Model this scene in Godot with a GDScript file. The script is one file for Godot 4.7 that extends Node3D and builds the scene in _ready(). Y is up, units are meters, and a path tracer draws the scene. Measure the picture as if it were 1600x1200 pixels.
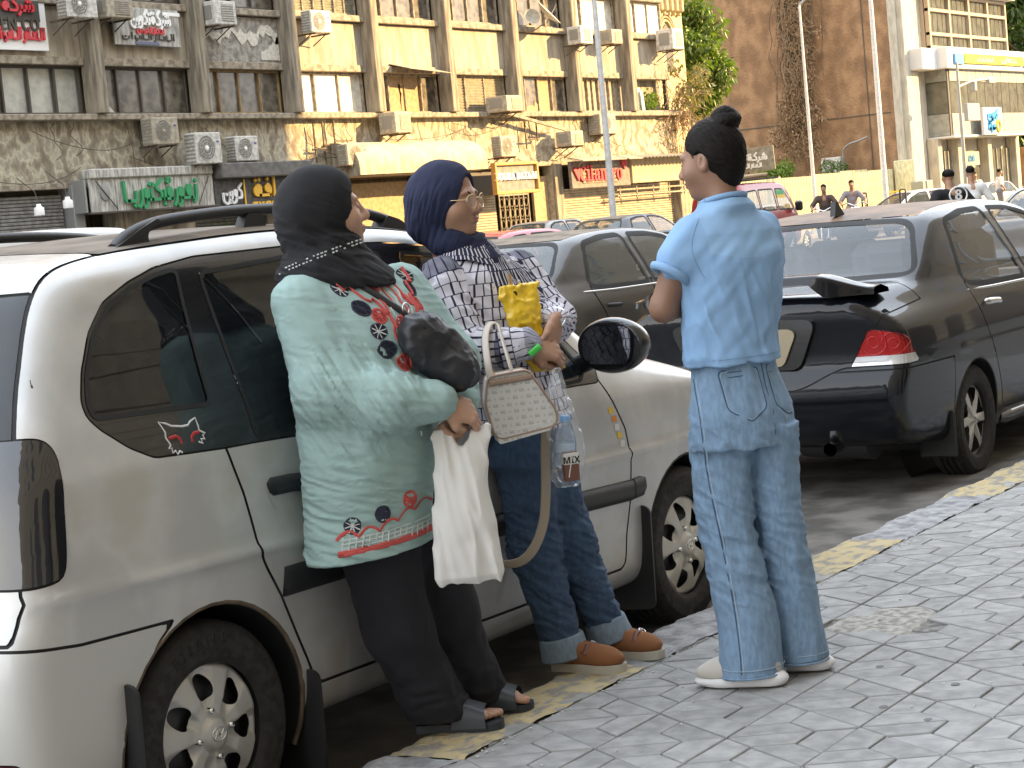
extends Node3D
# A street corner: three women talking beside parked cars, an old apartment block across the road.
# World: x runs along the kerb, y up, z towards the pavement we stand on. Units are metres.

class Sdf:
	func d(_p: Vector3) -> float:
		return 1.0
	func grad(p: Vector3, e: float) -> Vector3:
		var a := d(p + Vector3(e, -e, -e))
		var b := d(p + Vector3(-e, -e, e))
		var c := d(p + Vector3(-e, e, -e))
		var f := d(p + Vector3(e, e, e))
		return Vector3(a - b - c + f, -a - b + c + f, -a + b - c + f) / (4.0 * e)

class K:
	static func sd_poly(pts: PackedVector2Array, p: Vector2) -> float:
		var m := pts.size()
		var best := 1e9
		var inside := false
		var j := m - 1
		for k in m:
			var a := pts[k]
			var b := pts[j]
			var e := b - a
			var w := p - a
			var q := w - e * clampf(w.dot(e) / maxf(e.length_squared(), 1e-12), 0.0, 1.0)
			best = minf(best, q.length_squared())
			if (a.y > p.y) != (b.y > p.y) and p.x < e.x * (p.y - a.y) / e.y + a.x:
				inside = not inside
			j = k
		return -sqrt(best) if inside else sqrt(best)

	static func smin(a: float, b: float, k: float) -> float:
		var h := maxf(k - absf(a - b), 0.0) / k
		return minf(a, b) - h * h * k * 0.25

	static func smax(a: float, b: float, k: float) -> float:
		var h := maxf(k - absf(a - b), 0.0) / k
		return maxf(a, b) + h * h * k * 0.25

class Geo:
	var v := PackedVector3Array()
	var n := PackedVector3Array()
	var t := PackedVector2Array()
	var i := PackedInt32Array()
	func p(pos: Vector3, nor: Vector3, uv := Vector2.ZERO) -> int:
		v.append(pos)
		n.append(nor)
		t.append(uv)
		return v.size() - 1
	func f(a: int, b: int, c: int) -> void:
		var e := (v[b] - v[a]).cross(v[c] - v[a])
		i.append(a)
		if e.dot(n[a] + n[b] + n[c]) > 0.0:
			i.append(c)
			i.append(b)
		else:
			i.append(b)
			i.append(c)
	func flat(pts: PackedVector3Array, out := Vector3.ZERO, uvs := PackedVector2Array()) -> void:
		var nn := (pts[1] - pts[0]).cross(pts[2] - pts[0])
		if nn.length_squared() < 1e-16 and pts.size() > 3:
			nn = (pts[2] - pts[0]).cross(pts[3] - pts[0])
		nn = nn.normalized()
		if out != Vector3.ZERO and nn.dot(out) < 0.0:
			nn = -nn
		var s := v.size()
		for k in pts.size():
			p(pts[k], nn, uvs[k] if uvs.size() else Vector2.ZERO)
		for k in range(1, pts.size() - 1):
			f(s, s + k, s + k + 1)
	func box(c: Vector3, s: Vector3, bev := 0.0, b := Basis()) -> Geo:
		var h := s * 0.5
		if bev <= 0.0:
			for a in 3:
				for sg in [-1.0, 1.0]:
					var q := PackedVector3Array()
					for k in 4:
						var e := Vector3.ZERO
						e[a] = h[a] * sg
						e[(a + 1) % 3] = h[(a + 1) % 3] * (1.0 if k == 1 or k == 2 else -1.0)
						e[(a + 2) % 3] = h[(a + 2) % 3] * (1.0 if k >= 2 else -1.0)
						q.append(c + b * e)
					var o := Vector3.ZERO
					o[a] = sg
					flat(q, b * o)
			return self
		bev = minf(bev, minf(h.x, minf(h.y, h.z)) * 0.95)
		var g := func(sx: float, sy: float, sz: float, ax: int) -> Vector3:
			var e := Vector3(sx * (h.x - bev), sy * (h.y - bev), sz * (h.z - bev))
			e[ax] = signf(e[ax]) * h[ax]
			return c + b * e
		for sx in [-1.0, 1.0]:
			flat(PackedVector3Array([g.call(sx, -1, -1, 0), g.call(sx, 1, -1, 0), g.call(sx, 1, 1, 0), g.call(sx, -1, 1, 0)]), b * Vector3(sx, 0, 0))
			flat(PackedVector3Array([g.call(-1, sx, -1, 1), g.call(1, sx, -1, 1), g.call(1, sx, 1, 1), g.call(-1, sx, 1, 1)]), b * Vector3(0, sx, 0))
			flat(PackedVector3Array([g.call(-1, -1, sx, 2), g.call(1, -1, sx, 2), g.call(1, 1, sx, 2), g.call(-1, 1, sx, 2)]), b * Vector3(0, 0, sx))
			for sy in [-1.0, 1.0]:
				flat(PackedVector3Array([g.call(sx, sy, -1, 0), g.call(sx, sy, 1, 0), g.call(sx, sy, 1, 1), g.call(sx, sy, -1, 1)]), b * Vector3(sx, sy, 0))
				flat(PackedVector3Array([g.call(sx, -1, sy, 0), g.call(sx, 1, sy, 0), g.call(sx, 1, sy, 2), g.call(sx, -1, sy, 2)]), b * Vector3(sx, 0, sy))
				flat(PackedVector3Array([g.call(-1, sx, sy, 1), g.call(1, sx, sy, 1), g.call(1, sx, sy, 2), g.call(-1, sx, sy, 2)]), b * Vector3(0, sx, sy))
				for sz in [-1.0, 1.0]:
					flat(PackedVector3Array([g.call(sx, sy, sz, 0), g.call(sx, sy, sz, 1), g.call(sx, sy, sz, 2)]), b * Vector3(sx, sy, sz))
		return self
	# a tube along a path; r is one radius or one per point; squash flattens it across "side"
	func tube(path: PackedVector3Array, r, sides := 8, caps := true, squash := 1.0, side := Vector3.ZERO) -> Geo:
		var m := path.size()
		var x := Vector3.ZERO
		var s0 := v.size()
		var run := 0.0
		for k in m:
			var dir := (path[mini(k + 1, m - 1)] - path[maxi(k - 1, 0)]).normalized()
			if k == 0:
				x = side if side != Vector3.ZERO else (Vector3.UP if absf(dir.y) < 0.9 else Vector3.RIGHT)
			else:
				run += (path[k] - path[k - 1]).length()
			x = (x - dir * x.dot(dir)).normalized()
			var y := dir.cross(x)
			var rr: float = r if r is float else r[k]
			for j in sides + 1:
				var a := TAU * j / sides
				var o := x * cos(a) + y * sin(a) * squash
				var nn := (x * cos(a) * squash + y * sin(a)).normalized()
				p(path[k] + o * rr, nn, Vector2(float(j) / sides, run))
		for k in m - 1:
			for j in sides:
				var a := s0 + k * (sides + 1) + j
				f(a, a + 1, a + sides + 2)
				f(a, a + sides + 2, a + sides + 1)
		if caps:
			for e in [0, m - 1]:
				var dir := (path[0] - path[1]) if e == 0 else (path[m - 1] - path[m - 2])
				var c := p(path[e], dir.normalized())
				var st := v.size()
				for j in sides:
					p(v[s0 + e * (sides + 1) + j], dir.normalized())
				for j in sides:
					f(c, st + j, st + (j + 1) % sides)
		return self
	# profile of (radius, along axis) turned round the y axis of b
	func lathe(prof: PackedVector2Array, at: Vector3, b := Basis(), segs := 24) -> Geo:
		var s0 := v.size()
		var m := prof.size()
		for k in m:
			var ta := prof[mini(k + 1, m - 1)] - prof[maxi(k - 1, 0)]
			var nn2 := Vector2(ta.y, -ta.x).normalized()
			for j in segs + 1:
				var a := TAU * j / segs
				var o := Vector3(cos(a), 0, sin(a))
				p(at + b * (o * prof[k].x + Vector3(0, prof[k].y, 0)), b * (o * nn2.x + Vector3(0, nn2.y, 0)), Vector2(float(j) / segs, float(k) / m))
		for k in m - 1:
			for j in segs:
				var a := s0 + k * (segs + 1) + j
				f(a, a + 1, a + segs + 2)
				f(a, a + segs + 2, a + segs + 1)
		return self
	# a flat outline (in the x-y plane of b) given thickness along its z
	func extrude(poly: PackedVector2Array, depth: float, at: Vector3, b := Basis(), both := true) -> Geo:
		var tr := Geometry2D.triangulate_polygon(poly)
		var m := poly.size()
		for sg in ([1.0, -1.0] if both else [1.0]):
			var s := v.size()
			for q in poly:
				p(at + b * Vector3(q.x, q.y, depth * 0.5 * sg), b * Vector3(0, 0, sg), q)
			for k in range(0, tr.size(), 3):
				f(s + tr[k], s + tr[k + 1], s + tr[k + 2])
		var cw := Geometry2D.is_polygon_clockwise(poly)
		for k in m:
			var a := poly[k]
			var c := poly[(k + 1) % m]
			var e := (c - a).orthogonal() * (1.0 if cw else -1.0)
			flat(PackedVector3Array([at + b * Vector3(a.x, a.y, depth * 0.5), at + b * Vector3(c.x, c.y, depth * 0.5), at + b * Vector3(c.x, c.y, -depth * 0.5), at + b * Vector3(a.x, a.y, -depth * 0.5)]), -(b * Vector3(e.x, e.y, 0)))
		return self
	# a grid of nu x nv cells over a function of (u, v) in 0..1
	func sheet(nu: int, nv: int, fn: Callable, flip := false) -> Geo:
		var s := v.size()
		var pts := PackedVector3Array()
		for b in nv + 1:
			for a in nu + 1:
				pts.append(fn.call(float(a) / nu, float(b) / nv))
		for b in nv + 1:
			for a in nu + 1:
				var du := pts[b * (nu + 1) + mini(a + 1, nu)] - pts[b * (nu + 1) + maxi(a - 1, 0)]
				var dv := pts[mini(b + 1, nv) * (nu + 1) + a] - pts[maxi(b - 1, 0) * (nu + 1) + a]
				var nn := du.cross(dv).normalized()
				p(pts[b * (nu + 1) + a], -nn if flip else nn, Vector2(float(a) / nu, float(b) / nv))
		for b in nv:
			for a in nu:
				var k := s + b * (nu + 1) + a
				f(k, k + 1, k + nu + 2)
				f(k, k + nu + 2, k + nu + 1)
		return self
	func add(o: Geo, x := Transform3D()) -> Geo:
		var s := v.size()
		for k in o.v.size():
			p(x * o.v[k], (x.basis * o.n[k]).normalized(), o.t[k])
		var flipped := x.basis.determinant() < 0.0
		for k in range(0, o.i.size(), 3):
			i.append(o.i[k] + s)
			i.append(o.i[k + (2 if flipped else 1)] + s)
			i.append(o.i[k + (1 if flipped else 2)] + s)
		return self
	func push(dist: float) -> Geo:
		for k in v.size():
			v[k] += n[k] * dist
		return self
	func smooth_normals(times: int) -> Geo:
		for _k in times:
			var m := n.duplicate()
			for k in range(0, i.size(), 3):
				var s := n[i[k]] + n[i[k + 1]] + n[i[k + 2]]
				m[i[k]] += s * 0.3
				m[i[k + 1]] += s * 0.3
				m[i[k + 2]] += s * 0.3
			for k in m.size():
				m[k] = m[k].normalized()
			n = m
		return self
	func mesh() -> ArrayMesh:
		var am := ArrayMesh.new()
		if i.size() == 0:
			return am
		var a := []
		a.resize(Mesh.ARRAY_MAX)
		a[Mesh.ARRAY_VERTEX] = v
		a[Mesh.ARRAY_NORMAL] = n
		a[Mesh.ARRAY_TEX_UV] = t
		a[Mesh.ARRAY_INDEX] = i
		am.add_surface_from_arrays(Mesh.PRIMITIVE_TRIANGLES, a)
		return am
	# the part where fn is below zero, and the rest; triangles are cut along the line between
	func split(fn: Callable) -> Array:
		var m := v.size()
		var s := PackedFloat32Array()
		s.resize(m)
		for k in m:
			s[k] = fn.call(v[k])
			if absf(s[k]) < 1e-6:
				s[k] = 1e-6
		var outg := [Geo.new(), Geo.new()]
		var maps := [PackedInt32Array(), PackedInt32Array()]
		for q in 2:
			maps[q].resize(m)
			maps[q].fill(-1)
		var cuts := [{}, {}]
		for k in range(0, i.size(), 3):
			var tr := [i[k], i[k + 1], i[k + 2]]
			for q in 2:
				var sg := 1.0 if q == 0 else -1.0
				var poly := PackedInt32Array()
				for e in 3:
					var a: int = tr[e]
					var b: int = tr[(e + 1) % 3]
					if s[a] * sg < 0.0:
						if maps[q][a] < 0:
							maps[q][a] = outg[q].p(v[a], n[a], t[a])
						poly.append(maps[q][a])
					if (s[a] < 0.0) != (s[b] < 0.0):
						var lo := mini(a, b)
						var hi := maxi(a, b)
						var key := lo * m + hi
						if not cuts[q].has(key):
							var w := s[lo] / (s[lo] - s[hi])
							cuts[q][key] = outg[q].p(v[lo].lerp(v[hi], w), n[lo].lerp(n[hi], w).normalized(), t[lo].lerp(t[hi], w))
						poly.append(cuts[q][key])
				for e in range(1, poly.size() - 1):
					outg[q].i.append(poly[0])
					outg[q].i.append(poly[e])
					outg[q].i.append(poly[e + 1])
		return outg

# surface nets: one vertex in each cell that the surface crosses, one quad round each crossed edge; blocks far from the surface are skipped
func net(s: Sdf, lo: Vector3, hi: Vector3, h: float, slack := 1.4, uvf = null) -> Geo:
	var nx := int(ceil((hi.x - lo.x) / h / 16.0)) * 16
	var ny := int(ceil((hi.y - lo.y) / h / 16.0)) * 16
	var nz := int(ceil((hi.z - lo.z) / h / 16.0)) * 16
	var sx := nx + 1
	var sxy := sx * (ny + 1)
	var val := PackedFloat32Array()
	val.resize(sxy * (nz + 1))
	val.fill(1e9)
	var id := PackedInt32Array()
	id.resize(val.size())
	id.fill(-1)
	var g := Geo.new()
	var cells := PackedInt32Array()
	for bk in range(0, nz, 16):
		for bj in range(0, ny, 16):
			for bi in range(0, nx, 16):
				if absf(s.d(lo + Vector3(bi + 8, bj + 8, bk + 8) * h)) > 13.9 * h * slack:
					continue
				for ck in range(bk, bk + 16, 4):
					for cj in range(bj, bj + 16, 4):
						for ci in range(bi, bi + 16, 4):
							if absf(s.d(lo + Vector3(ci + 2, cj + 2, ck + 2) * h)) > 3.5 * h * slack:
								continue
							for k in range(ck, ck + 5):
								for j in range(cj, cj + 5):
									var at := k * sxy + j * sx + ci
									for i in 5:
										if val[at + i] > 1e8:
											val[at + i] = s.d(lo + Vector3(ci + i, j, k) * h)
							for k in range(ck, ck + 4):
								for j in range(cj, cj + 4):
									for i in range(ci, ci + 4):
										cells.append(k * sxy + j * sx + i)
	var off := [0, 1, sx, sx + 1, sxy, sxy + 1, sxy + sx, sxy + sx + 1]
	var edges := [[0, 1], [2, 3], [4, 5], [6, 7], [0, 2], [1, 3], [4, 6], [5, 7], [0, 4], [1, 5], [2, 6], [3, 7]]
	var crossed := PackedInt32Array()
	for at in cells:
		var m := 0
		for q in 8:
			if val[at + off[q]] < 0.0:
				m += 1
		if m == 0 or m == 8:
			continue
		var c := Vector3.ZERO
		var cnt := 0
		for e in edges:
			var a: float = val[at + off[e[0]]]
			var b: float = val[at + off[e[1]]]
			if (a < 0.0) != (b < 0.0):
				var w := a / (a - b)
				var pa := Vector3(e[0] & 1, (e[0] >> 1) & 1, e[0] >> 2)
				var pb := Vector3(e[1] & 1, (e[1] >> 1) & 1, e[1] >> 2)
				c += pa.lerp(pb, w)
				cnt += 1
		var k := at / sxy
		var j := (at - k * sxy) / sx
		var i := at - k * sxy - j * sx
		var pos := lo + (Vector3(i, j, k) + c / cnt) * h
		var gr := s.grad(pos, h * 0.4)
		var l2 := maxf(gr.length_squared(), 0.1)
		var mv := gr * (-s.d(pos) / l2)
		if mv.length() > h * 0.6:
			mv = mv.normalized() * h * 0.6
		id[at] = g.p(pos + mv, gr.normalized())
		crossed.append(at)
	for at in crossed:
		var a := val[at] < 0.0
		for ax in 3:
			var st: int = [1, sx, sxy][ax]
			if (val[at + st] < 0.0) == a:
				continue
			var u: int = [sx, sxy, 1][ax]
			var w: int = [sxy, 1, sx][ax]
			if at - u - w < 0:
				continue
			var q0 := id[at]
			var q1 := id[at - u]
			var q2 := id[at - u - w]
			var q3 := id[at - w]
			if q0 < 0 or q1 < 0 or q2 < 0 or q3 < 0:
				continue
			if a:
				g.i.append_array(PackedInt32Array([q0, q2, q1, q0, q3, q2]))
			else:
				g.i.append_array(PackedInt32Array([q0, q1, q2, q0, q2, q3]))
	if uvf != null:
		return unwrapped(g, uvf)
	return g

# gives each triangle the cloth coordinates of the piece it lies on: uvf(p) returns (u, v, piece), uvf(p, piece) those of a given piece
func unwrapped(g: Geo, uvf: Callable) -> Geo:
	var o := Geo.new()
	var maps := {}
	for k in range(0, g.i.size(), 3):
		var c := (g.v[g.i[k]] + g.v[g.i[k + 1]] + g.v[g.i[k + 2]]) / 3.0
		var r: Vector3 = uvf.call(c, -1)
		var piece := int(r.z)
		for e in 3:
			var a := g.i[k + e]
			var key := a * 64 + piece
			var u: Vector3 = uvf.call(g.v[a], piece)
			if u.z > 0.0 and u.x - r.x > 0.5 * u.z:
				u.x -= u.z
				key += 16
			elif u.z > 0.0 and r.x - u.x > 0.5 * u.z:
				u.x += u.z
				key += 32
			if not maps.has(key):
				maps[key] = o.p(g.v[a], g.n[a], Vector2(u.x, u.y))
			o.i.append(maps[key])
	return o

# ---- naming -------------------------------------------------------------
var used := {}
func numbered(called: String, parent: Node) -> String:
	var key := str(parent.get_instance_id()) + called
	used[key] = used.get(key, -1) + 1
	return called if used[key] == 0 else "%s_%03d" % [called, used[key]]

func tag(o: Node, label: String, category: String, group := "") -> Node:
	o.set_meta("label", label)
	o.set_meta("category", category)
	if group:
		o.set_meta("group", group)
	return o

func thing(called: String, label: String, category: String, at := Vector3.ZERO, turn := 0.0, group := "") -> Node3D:
	var o := Node3D.new()
	o.name = numbered(called, self)
	add_child(o, true)
	o.position = at
	o.rotation.y = turn
	tag(o, label, category, group)
	return o

func part(called: String, g, m: Material, parent: Node, label := "") -> MeshInstance3D:
	var o := MeshInstance3D.new()
	o.name = numbered(called, parent)
	var me: Mesh = g.mesh() if g is Geo else g
	o.mesh = me
	o.material_override = m
	parent.add_child(o, true)
	if label:
		o.set_meta("label", label)
	return o

func single(called: String, g, m: Material, label: String, category: String, group := "") -> MeshInstance3D:
	var o := part(called, g, m, self)
	tag(o, label, category, group)
	return o

func ground_piece(called: String, g, m: Material, parent: Node = self) -> MeshInstance3D:
	var o := part(called, g, m, parent)
	if parent == self:
		o.set_meta("kind", "structure")
	return o

func twin(root: Node3D, called: String, label: String, at: Vector3, turn := 0.0, group := "") -> Node3D:
	var r: Node3D = root.duplicate()
	r.name = numbered(called, self)
	add_child(r, true)
	r.position = at
	r.rotation.y = turn
	r.set_meta("label", label)
	if group:
		r.set_meta("group", group)
	return r

# ---- materials ----------------------------------------------------------
func lin(r: float, g: float, b: float, a := 1.0) -> Color:   # a real-world base colour, as linear values
	var c := Color(r, g, b).linear_to_srgb()
	c.a = a
	return c

func mat(c: Color, rough := 0.6, metal := 0.0) -> StandardMaterial3D:
	var m := StandardMaterial3D.new()
	m.albedo_color = c
	m.roughness = rough
	m.metallic = metal
	return m

func noise(sd: int, freq: float, oct := 4, type := FastNoiseLite.TYPE_SIMPLEX_SMOOTH) -> FastNoiseLite:
	var f := FastNoiseLite.new()
	f.seed = sd
	f.frequency = freq
	f.noise_type = type
	f.fractal_octaves = oct
	f.fractal_type = FastNoiseLite.FRACTAL_FBM if oct > 1 else FastNoiseLite.FRACTAL_NONE
	return f

func ramp(stops: Array) -> Gradient:
	var g := Gradient.new()
	var o := PackedFloat32Array()
	var c := PackedColorArray()
	for s in stops:
		o.append(s[0])
		c.append(s[1])
	g.offsets = o
	g.colors = c
	return g

func ntex(f: FastNoiseLite, stops: Array, size := 512, normal := 0.0) -> NoiseTexture2D:
	var t := NoiseTexture2D.new()
	t.width = size
	t.height = size
	t.seamless = true
	t.generate_mipmaps = false
	t.noise = f
	if normal > 0.0:
		t.as_normal_map = true
		t.bump_strength = normal
	elif stops.size():
		t.color_ramp = ramp(stops)
	return t

func grey(v: float) -> Color:
	return Color(v, v, v)

# shared grey patterns and reliefs, so that many materials need few textures
var pool := {}
func pattern(dark: float, sd: int, freq: float) -> Texture2D:   # dark: the darkest tone over the lightest
	var step := clampi(int(round(dark * 8.0)), 2, 7)
	var key := "p%d_%d_%d" % [step, sd % 2, int(freq > 0.015)]
	if not pool.has(key):
		var lo := step / 8.0
		pool[key] = ntex(noise(200 + step * 2 + sd % 2, freq, 5), [[0.25, Color(lo, lo, lo).linear_to_srgb()], [0.5, grey(1.0).lerp(grey(lo), 0.45).linear_to_srgb()], [0.75, grey(1.0)]])
	return pool[key]

func relief_map(freq: float, sd: int) -> Texture2D:
	var f: float = 0.04 if freq < 0.055 else (0.07 if freq < 0.1 else 0.15)
	var key := "n%d_%d" % [int(f * 100), sd % 2]
	if not pool.has(key):
		pool[key] = ntex(noise(300 + sd % 2, f, 4), [], 512, 3.0)
	return pool[key]

# a surface with mottled colour and fine relief, laid on by triplanar mapping; per is the size in metres of one repeat
func mottled(a: Color, b: Color, c: Color, rough: float, per: float, sd: int, bump := 2.0, freq := 0.01, world := true) -> StandardMaterial3D:
	var m := mat(b.lerp(c, 0.75), rough)
	m.albedo_texture = pattern(a.srgb_to_linear().get_luminance() / maxf(c.srgb_to_linear().get_luminance(), 0.001), sd, freq)
	if bump > 0.0:
		m.normal_enabled = true
		m.normal_texture = relief_map(freq * 4.0, sd)
		m.normal_scale = minf(bump / 3.0, 2.0)
	m.uv1_triplanar = true
	m.uv1_world_triplanar = world
	m.uv1_scale = Vector3.ONE / per
	m.uv1_offset = Vector3(sd * 0.37, sd * 0.71, sd * 0.13)
	return m

func paint(c: Color, metal := 0.0, rough := 0.35, coat := 1.0) -> StandardMaterial3D:
	var m := mat(c, rough, metal)
	m.clearcoat_enabled = coat > 0.0
	m.clearcoat = coat
	m.clearcoat_roughness = 0.04
	return m

func glass(c: Color, alpha: float) -> StandardMaterial3D:
	var m := mat(Color(c.r, c.g, c.b, alpha), 0.03)
	m.transparency = BaseMaterial3D.TRANSPARENCY_ALPHA
	return m

# ---- outlines -----------------------------------------------------------
func pv(a: Array) -> PackedVector2Array:     # flat list x, y, x, y ...
	var o := PackedVector2Array()
	for k in range(0, a.size(), 2):
		o.append(Vector2(a[k], a[k + 1]))
	return o

func pv3(a: Array) -> PackedVector3Array:
	var o := PackedVector3Array()
	for k in range(0, a.size(), 3):
		o.append(Vector3(a[k], a[k + 1], a[k + 2]))
	return o

func rounded(poly: PackedVector2Array, r: float, segs := 4) -> PackedVector2Array:
	var o := PackedVector2Array()
	var m := poly.size()
	for k in m:
		var a := poly[(k + m - 1) % m]
		var b := poly[k]
		var c := poly[(k + 1) % m]
		var la := minf(r, (a - b).length() * 0.49)
		var lc := minf(r, (c - b).length() * 0.49)
		var pa := b + (a - b).normalized() * la
		var pc := b + (c - b).normalized() * lc
		for s in segs + 1:
			var w := float(s) / segs
			o.append(pa.lerp(b, w).lerp(b.lerp(pc, w), w))
	return o

func spline2(pts: PackedVector2Array, closed: bool, per := 5) -> PackedVector2Array:
	var o := PackedVector2Array()
	var m := pts.size()
	for k in (m if closed else m - 1):
		var a := pts[(k + m - 1) % m] if closed else pts[maxi(k - 1, 0)]
		var b := pts[k]
		var c := pts[(k + 1) % m]
		var d := pts[(k + 2) % m] if closed else pts[mini(k + 2, m - 1)]
		for s in per:
			o.append(b.cubic_interpolate(c, a, d, float(s) / per))
	if not closed:
		o.append(pts[m - 1])
	return o

func spline3(pts: PackedVector3Array, per := 5) -> PackedVector3Array:
	var o := PackedVector3Array()
	var m := pts.size()
	for k in m - 1:
		for s in per:
			o.append(pts[k].cubic_interpolate(pts[k + 1], pts[maxi(k - 1, 0)], pts[mini(k + 2, m - 1)], float(s) / per))
	o.append(pts[m - 1])
	return o

# where a ray first meets a field
func drop(s: Sdf, from: Vector3, dir: Vector3, most := 3.0) -> Vector3:
	var t := 0.0
	for k in 80:
		var e := s.d(from + dir * t)
		if e < 0.0004:
			break
		t += maxf(e * 0.7, 0.0004)
		if t > most:
			break
	return from + dir * t

# soft bodies: tapered bones, ellipsoids and stacks of elliptical rings, joined smoothly
class Blob extends Sdf:
	var kind := PackedInt32Array()      # 0 bone, 1 ellipsoid, 2 stack
	var sub := PackedInt32Array()       # 1: carved away
	var a := PackedVector3Array()
	var b := PackedVector3Array()
	var ra := PackedFloat32Array()
	var rb := PackedFloat32Array()
	var kk := PackedFloat32Array()
	var bs: Array[Basis] = []
	var st: Array = []
	var planes: Array = []
	var shift = null           # adds folds: (p) -> metres outwards
	var low := PackedVector3Array()     # bounds of each piece, to skip far ones
	var cen := PackedVector3Array()
	var rad := PackedFloat32Array()
	func _push(k: int, pa: Vector3, pb: Vector3, r1: float, r2: float, soft: float, basis: Basis, s, carve: bool, c: Vector3, r: float) -> void:
		kind.append(k)
		sub.append(1 if carve else 0)
		a.append(pa)
		b.append(pb)
		ra.append(r1)
		rb.append(r2)
		kk.append(maxf(soft, 0.0001))
		bs.append(basis)
		st.append(s)
		cen.append(c)
		rad.append(r)
	func bone(p: Vector3, q: Vector3, r1: float, r2: float, soft := 0.02, carve := false) -> void:
		_push(0, p, q - p, r1, r2, soft, Basis(), null, carve, (p + q) * 0.5, (q - p).length() * 0.5 + maxf(r1, r2))
	func chain(pts: Array, rs: Array, soft := 0.02) -> void:
		for k in pts.size() - 1:
			bone(pts[k], pts[k + 1], rs[k], rs[k + 1], soft)
	func ell(c: Vector3, r: Vector3, basis := Basis(), soft := 0.02, carve := false) -> void:
		_push(1, c, r, minf(r.x, minf(r.y, r.z)), 0.0, soft, basis.transposed(), null, carve, c, maxf(r.x, maxf(r.y, r.z)))
	# rings: [y, centre x, centre z, half width, half depth, turn in radians]
	func stack(rings: Array, soft := 0.03, carve := false) -> void:
		var t := PackedFloat32Array()
		var m := rings.size()
		var y0: float = rings[0][0]
		var y1: float = rings[m - 1][0]
		var cnt := int(ceil((y1 - y0) / 0.01)) + 1
		var c := Vector3.ZERO
		var rmax := 0.0
		for k in cnt + 1:
			var y := lerpf(y0, y1, clampf(float(k) / (cnt - 1), 0.0, 1.0))
			var e := 0
			while e < m - 2 and y > rings[e + 1][0]:
				e += 1
			var w: float = (y - rings[e][0]) / (rings[e + 1][0] - rings[e][0])
			for q in range(1, 6):
				var p0: float = rings[maxi(e - 1, 0)][q]
				var p1: float = rings[e][q]
				var p2: float = rings[e + 1][q]
				var p3: float = rings[mini(e + 2, m - 1)][q]
				if q < 5:
					t.append(cubic_interpolate(p1, p2, p0, p3, w))
				else:
					var an := lerpf(p1, p2, w)
					t.append(cos(an))
					t.append(sin(an))
		for r in rings:
			c += Vector3(r[1], r[0], r[2]) / m
		for r in rings:
			rmax = maxf(rmax, (Vector3(r[1], r[0], r[2]) - c).length() + maxf(r[3], r[4]))
		_push(2, Vector3(y0, y1, cnt), Vector3.ZERO, 0, 0, soft, Basis(), t, carve, c, rmax)
	func cut_plane(p: Vector3, n: Vector3) -> void:   # keeps what lies behind n
		planes.append([p, n.normalized()])
	func piece(k: int, p: Vector3) -> float:
		if kind[k] == 0:
			var q := p - a[k]
			var e := b[k]
			var h := clampf(q.dot(e) / e.length_squared(), 0.0, 1.0)
			return (q - e * h).length() - lerpf(ra[k], rb[k], h)
		if kind[k] == 1:
			var q := bs[k] * (p - a[k])
			var r := b[k]
			var k0 := (q / r).length()
			var k1 := (q / (r * r)).length()
			return k0 * (k0 - 1.0) / k1 if k1 > 1e-6 else -ra[k]
		var y0 := a[k].x
		var y1 := a[k].y
		var cnt := a[k].z
		var t: PackedFloat32Array = st[k]
		var f := clampf((p.y - y0) / (y1 - y0), 0.0, 1.0) * (cnt - 1.0)
		var i := mini(int(f), int(cnt) - 2)
		f -= i
		var o := i * 6
		var dx := p.x - lerpf(t[o], t[o + 6], f)
		var dz := p.z - lerpf(t[o + 1], t[o + 7], f)
		var w := lerpf(t[o + 2], t[o + 8], f)
		var d := lerpf(t[o + 3], t[o + 9], f)
		var cs := t[o + 4]
		var sn := t[o + 5]
		var lx := dx * cs - dz * sn
		var lz := dx * sn + dz * cs
		var k0 := sqrt(lx * lx / (w * w) + lz * lz / (d * d))
		var k1 := sqrt(lx * lx / (w * w * w * w) + lz * lz / (d * d * d * d))
		var e := k0 * (k0 - 1.0) / k1 if k1 > 1e-6 else -minf(w, d)
		return maxf(e, maxf(y0 - p.y, p.y - y1))
	func d(p: Vector3) -> float:
		var o := 1e3
		for k in kind.size():
			var far := (p - cen[k]).length() - rad[k]
			if sub[k] == 0:
				if far > o + kk[k] and far > 0.0:
					continue
				var e := piece(k, p)
				var s := kk[k]
				var h := maxf(s - absf(o - e), 0.0) / s
				o = minf(o, e) - h * h * s * 0.25
			else:
				if far > kk[k] + 0.02:
					continue
				var e := -piece(k, p)
				var s := kk[k]
				var h := maxf(s - absf(o - e), 0.0) / s
				o = maxf(o, e) + h * h * s * 0.25
		if o < 0.06 and o > -0.06 and shift != null:
			o -= shift.call(p)
		for pl in planes:
			o = maxf(o, (p - pl[0]).dot(pl[1]))
		return o

var M := {}   # shared materials

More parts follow.
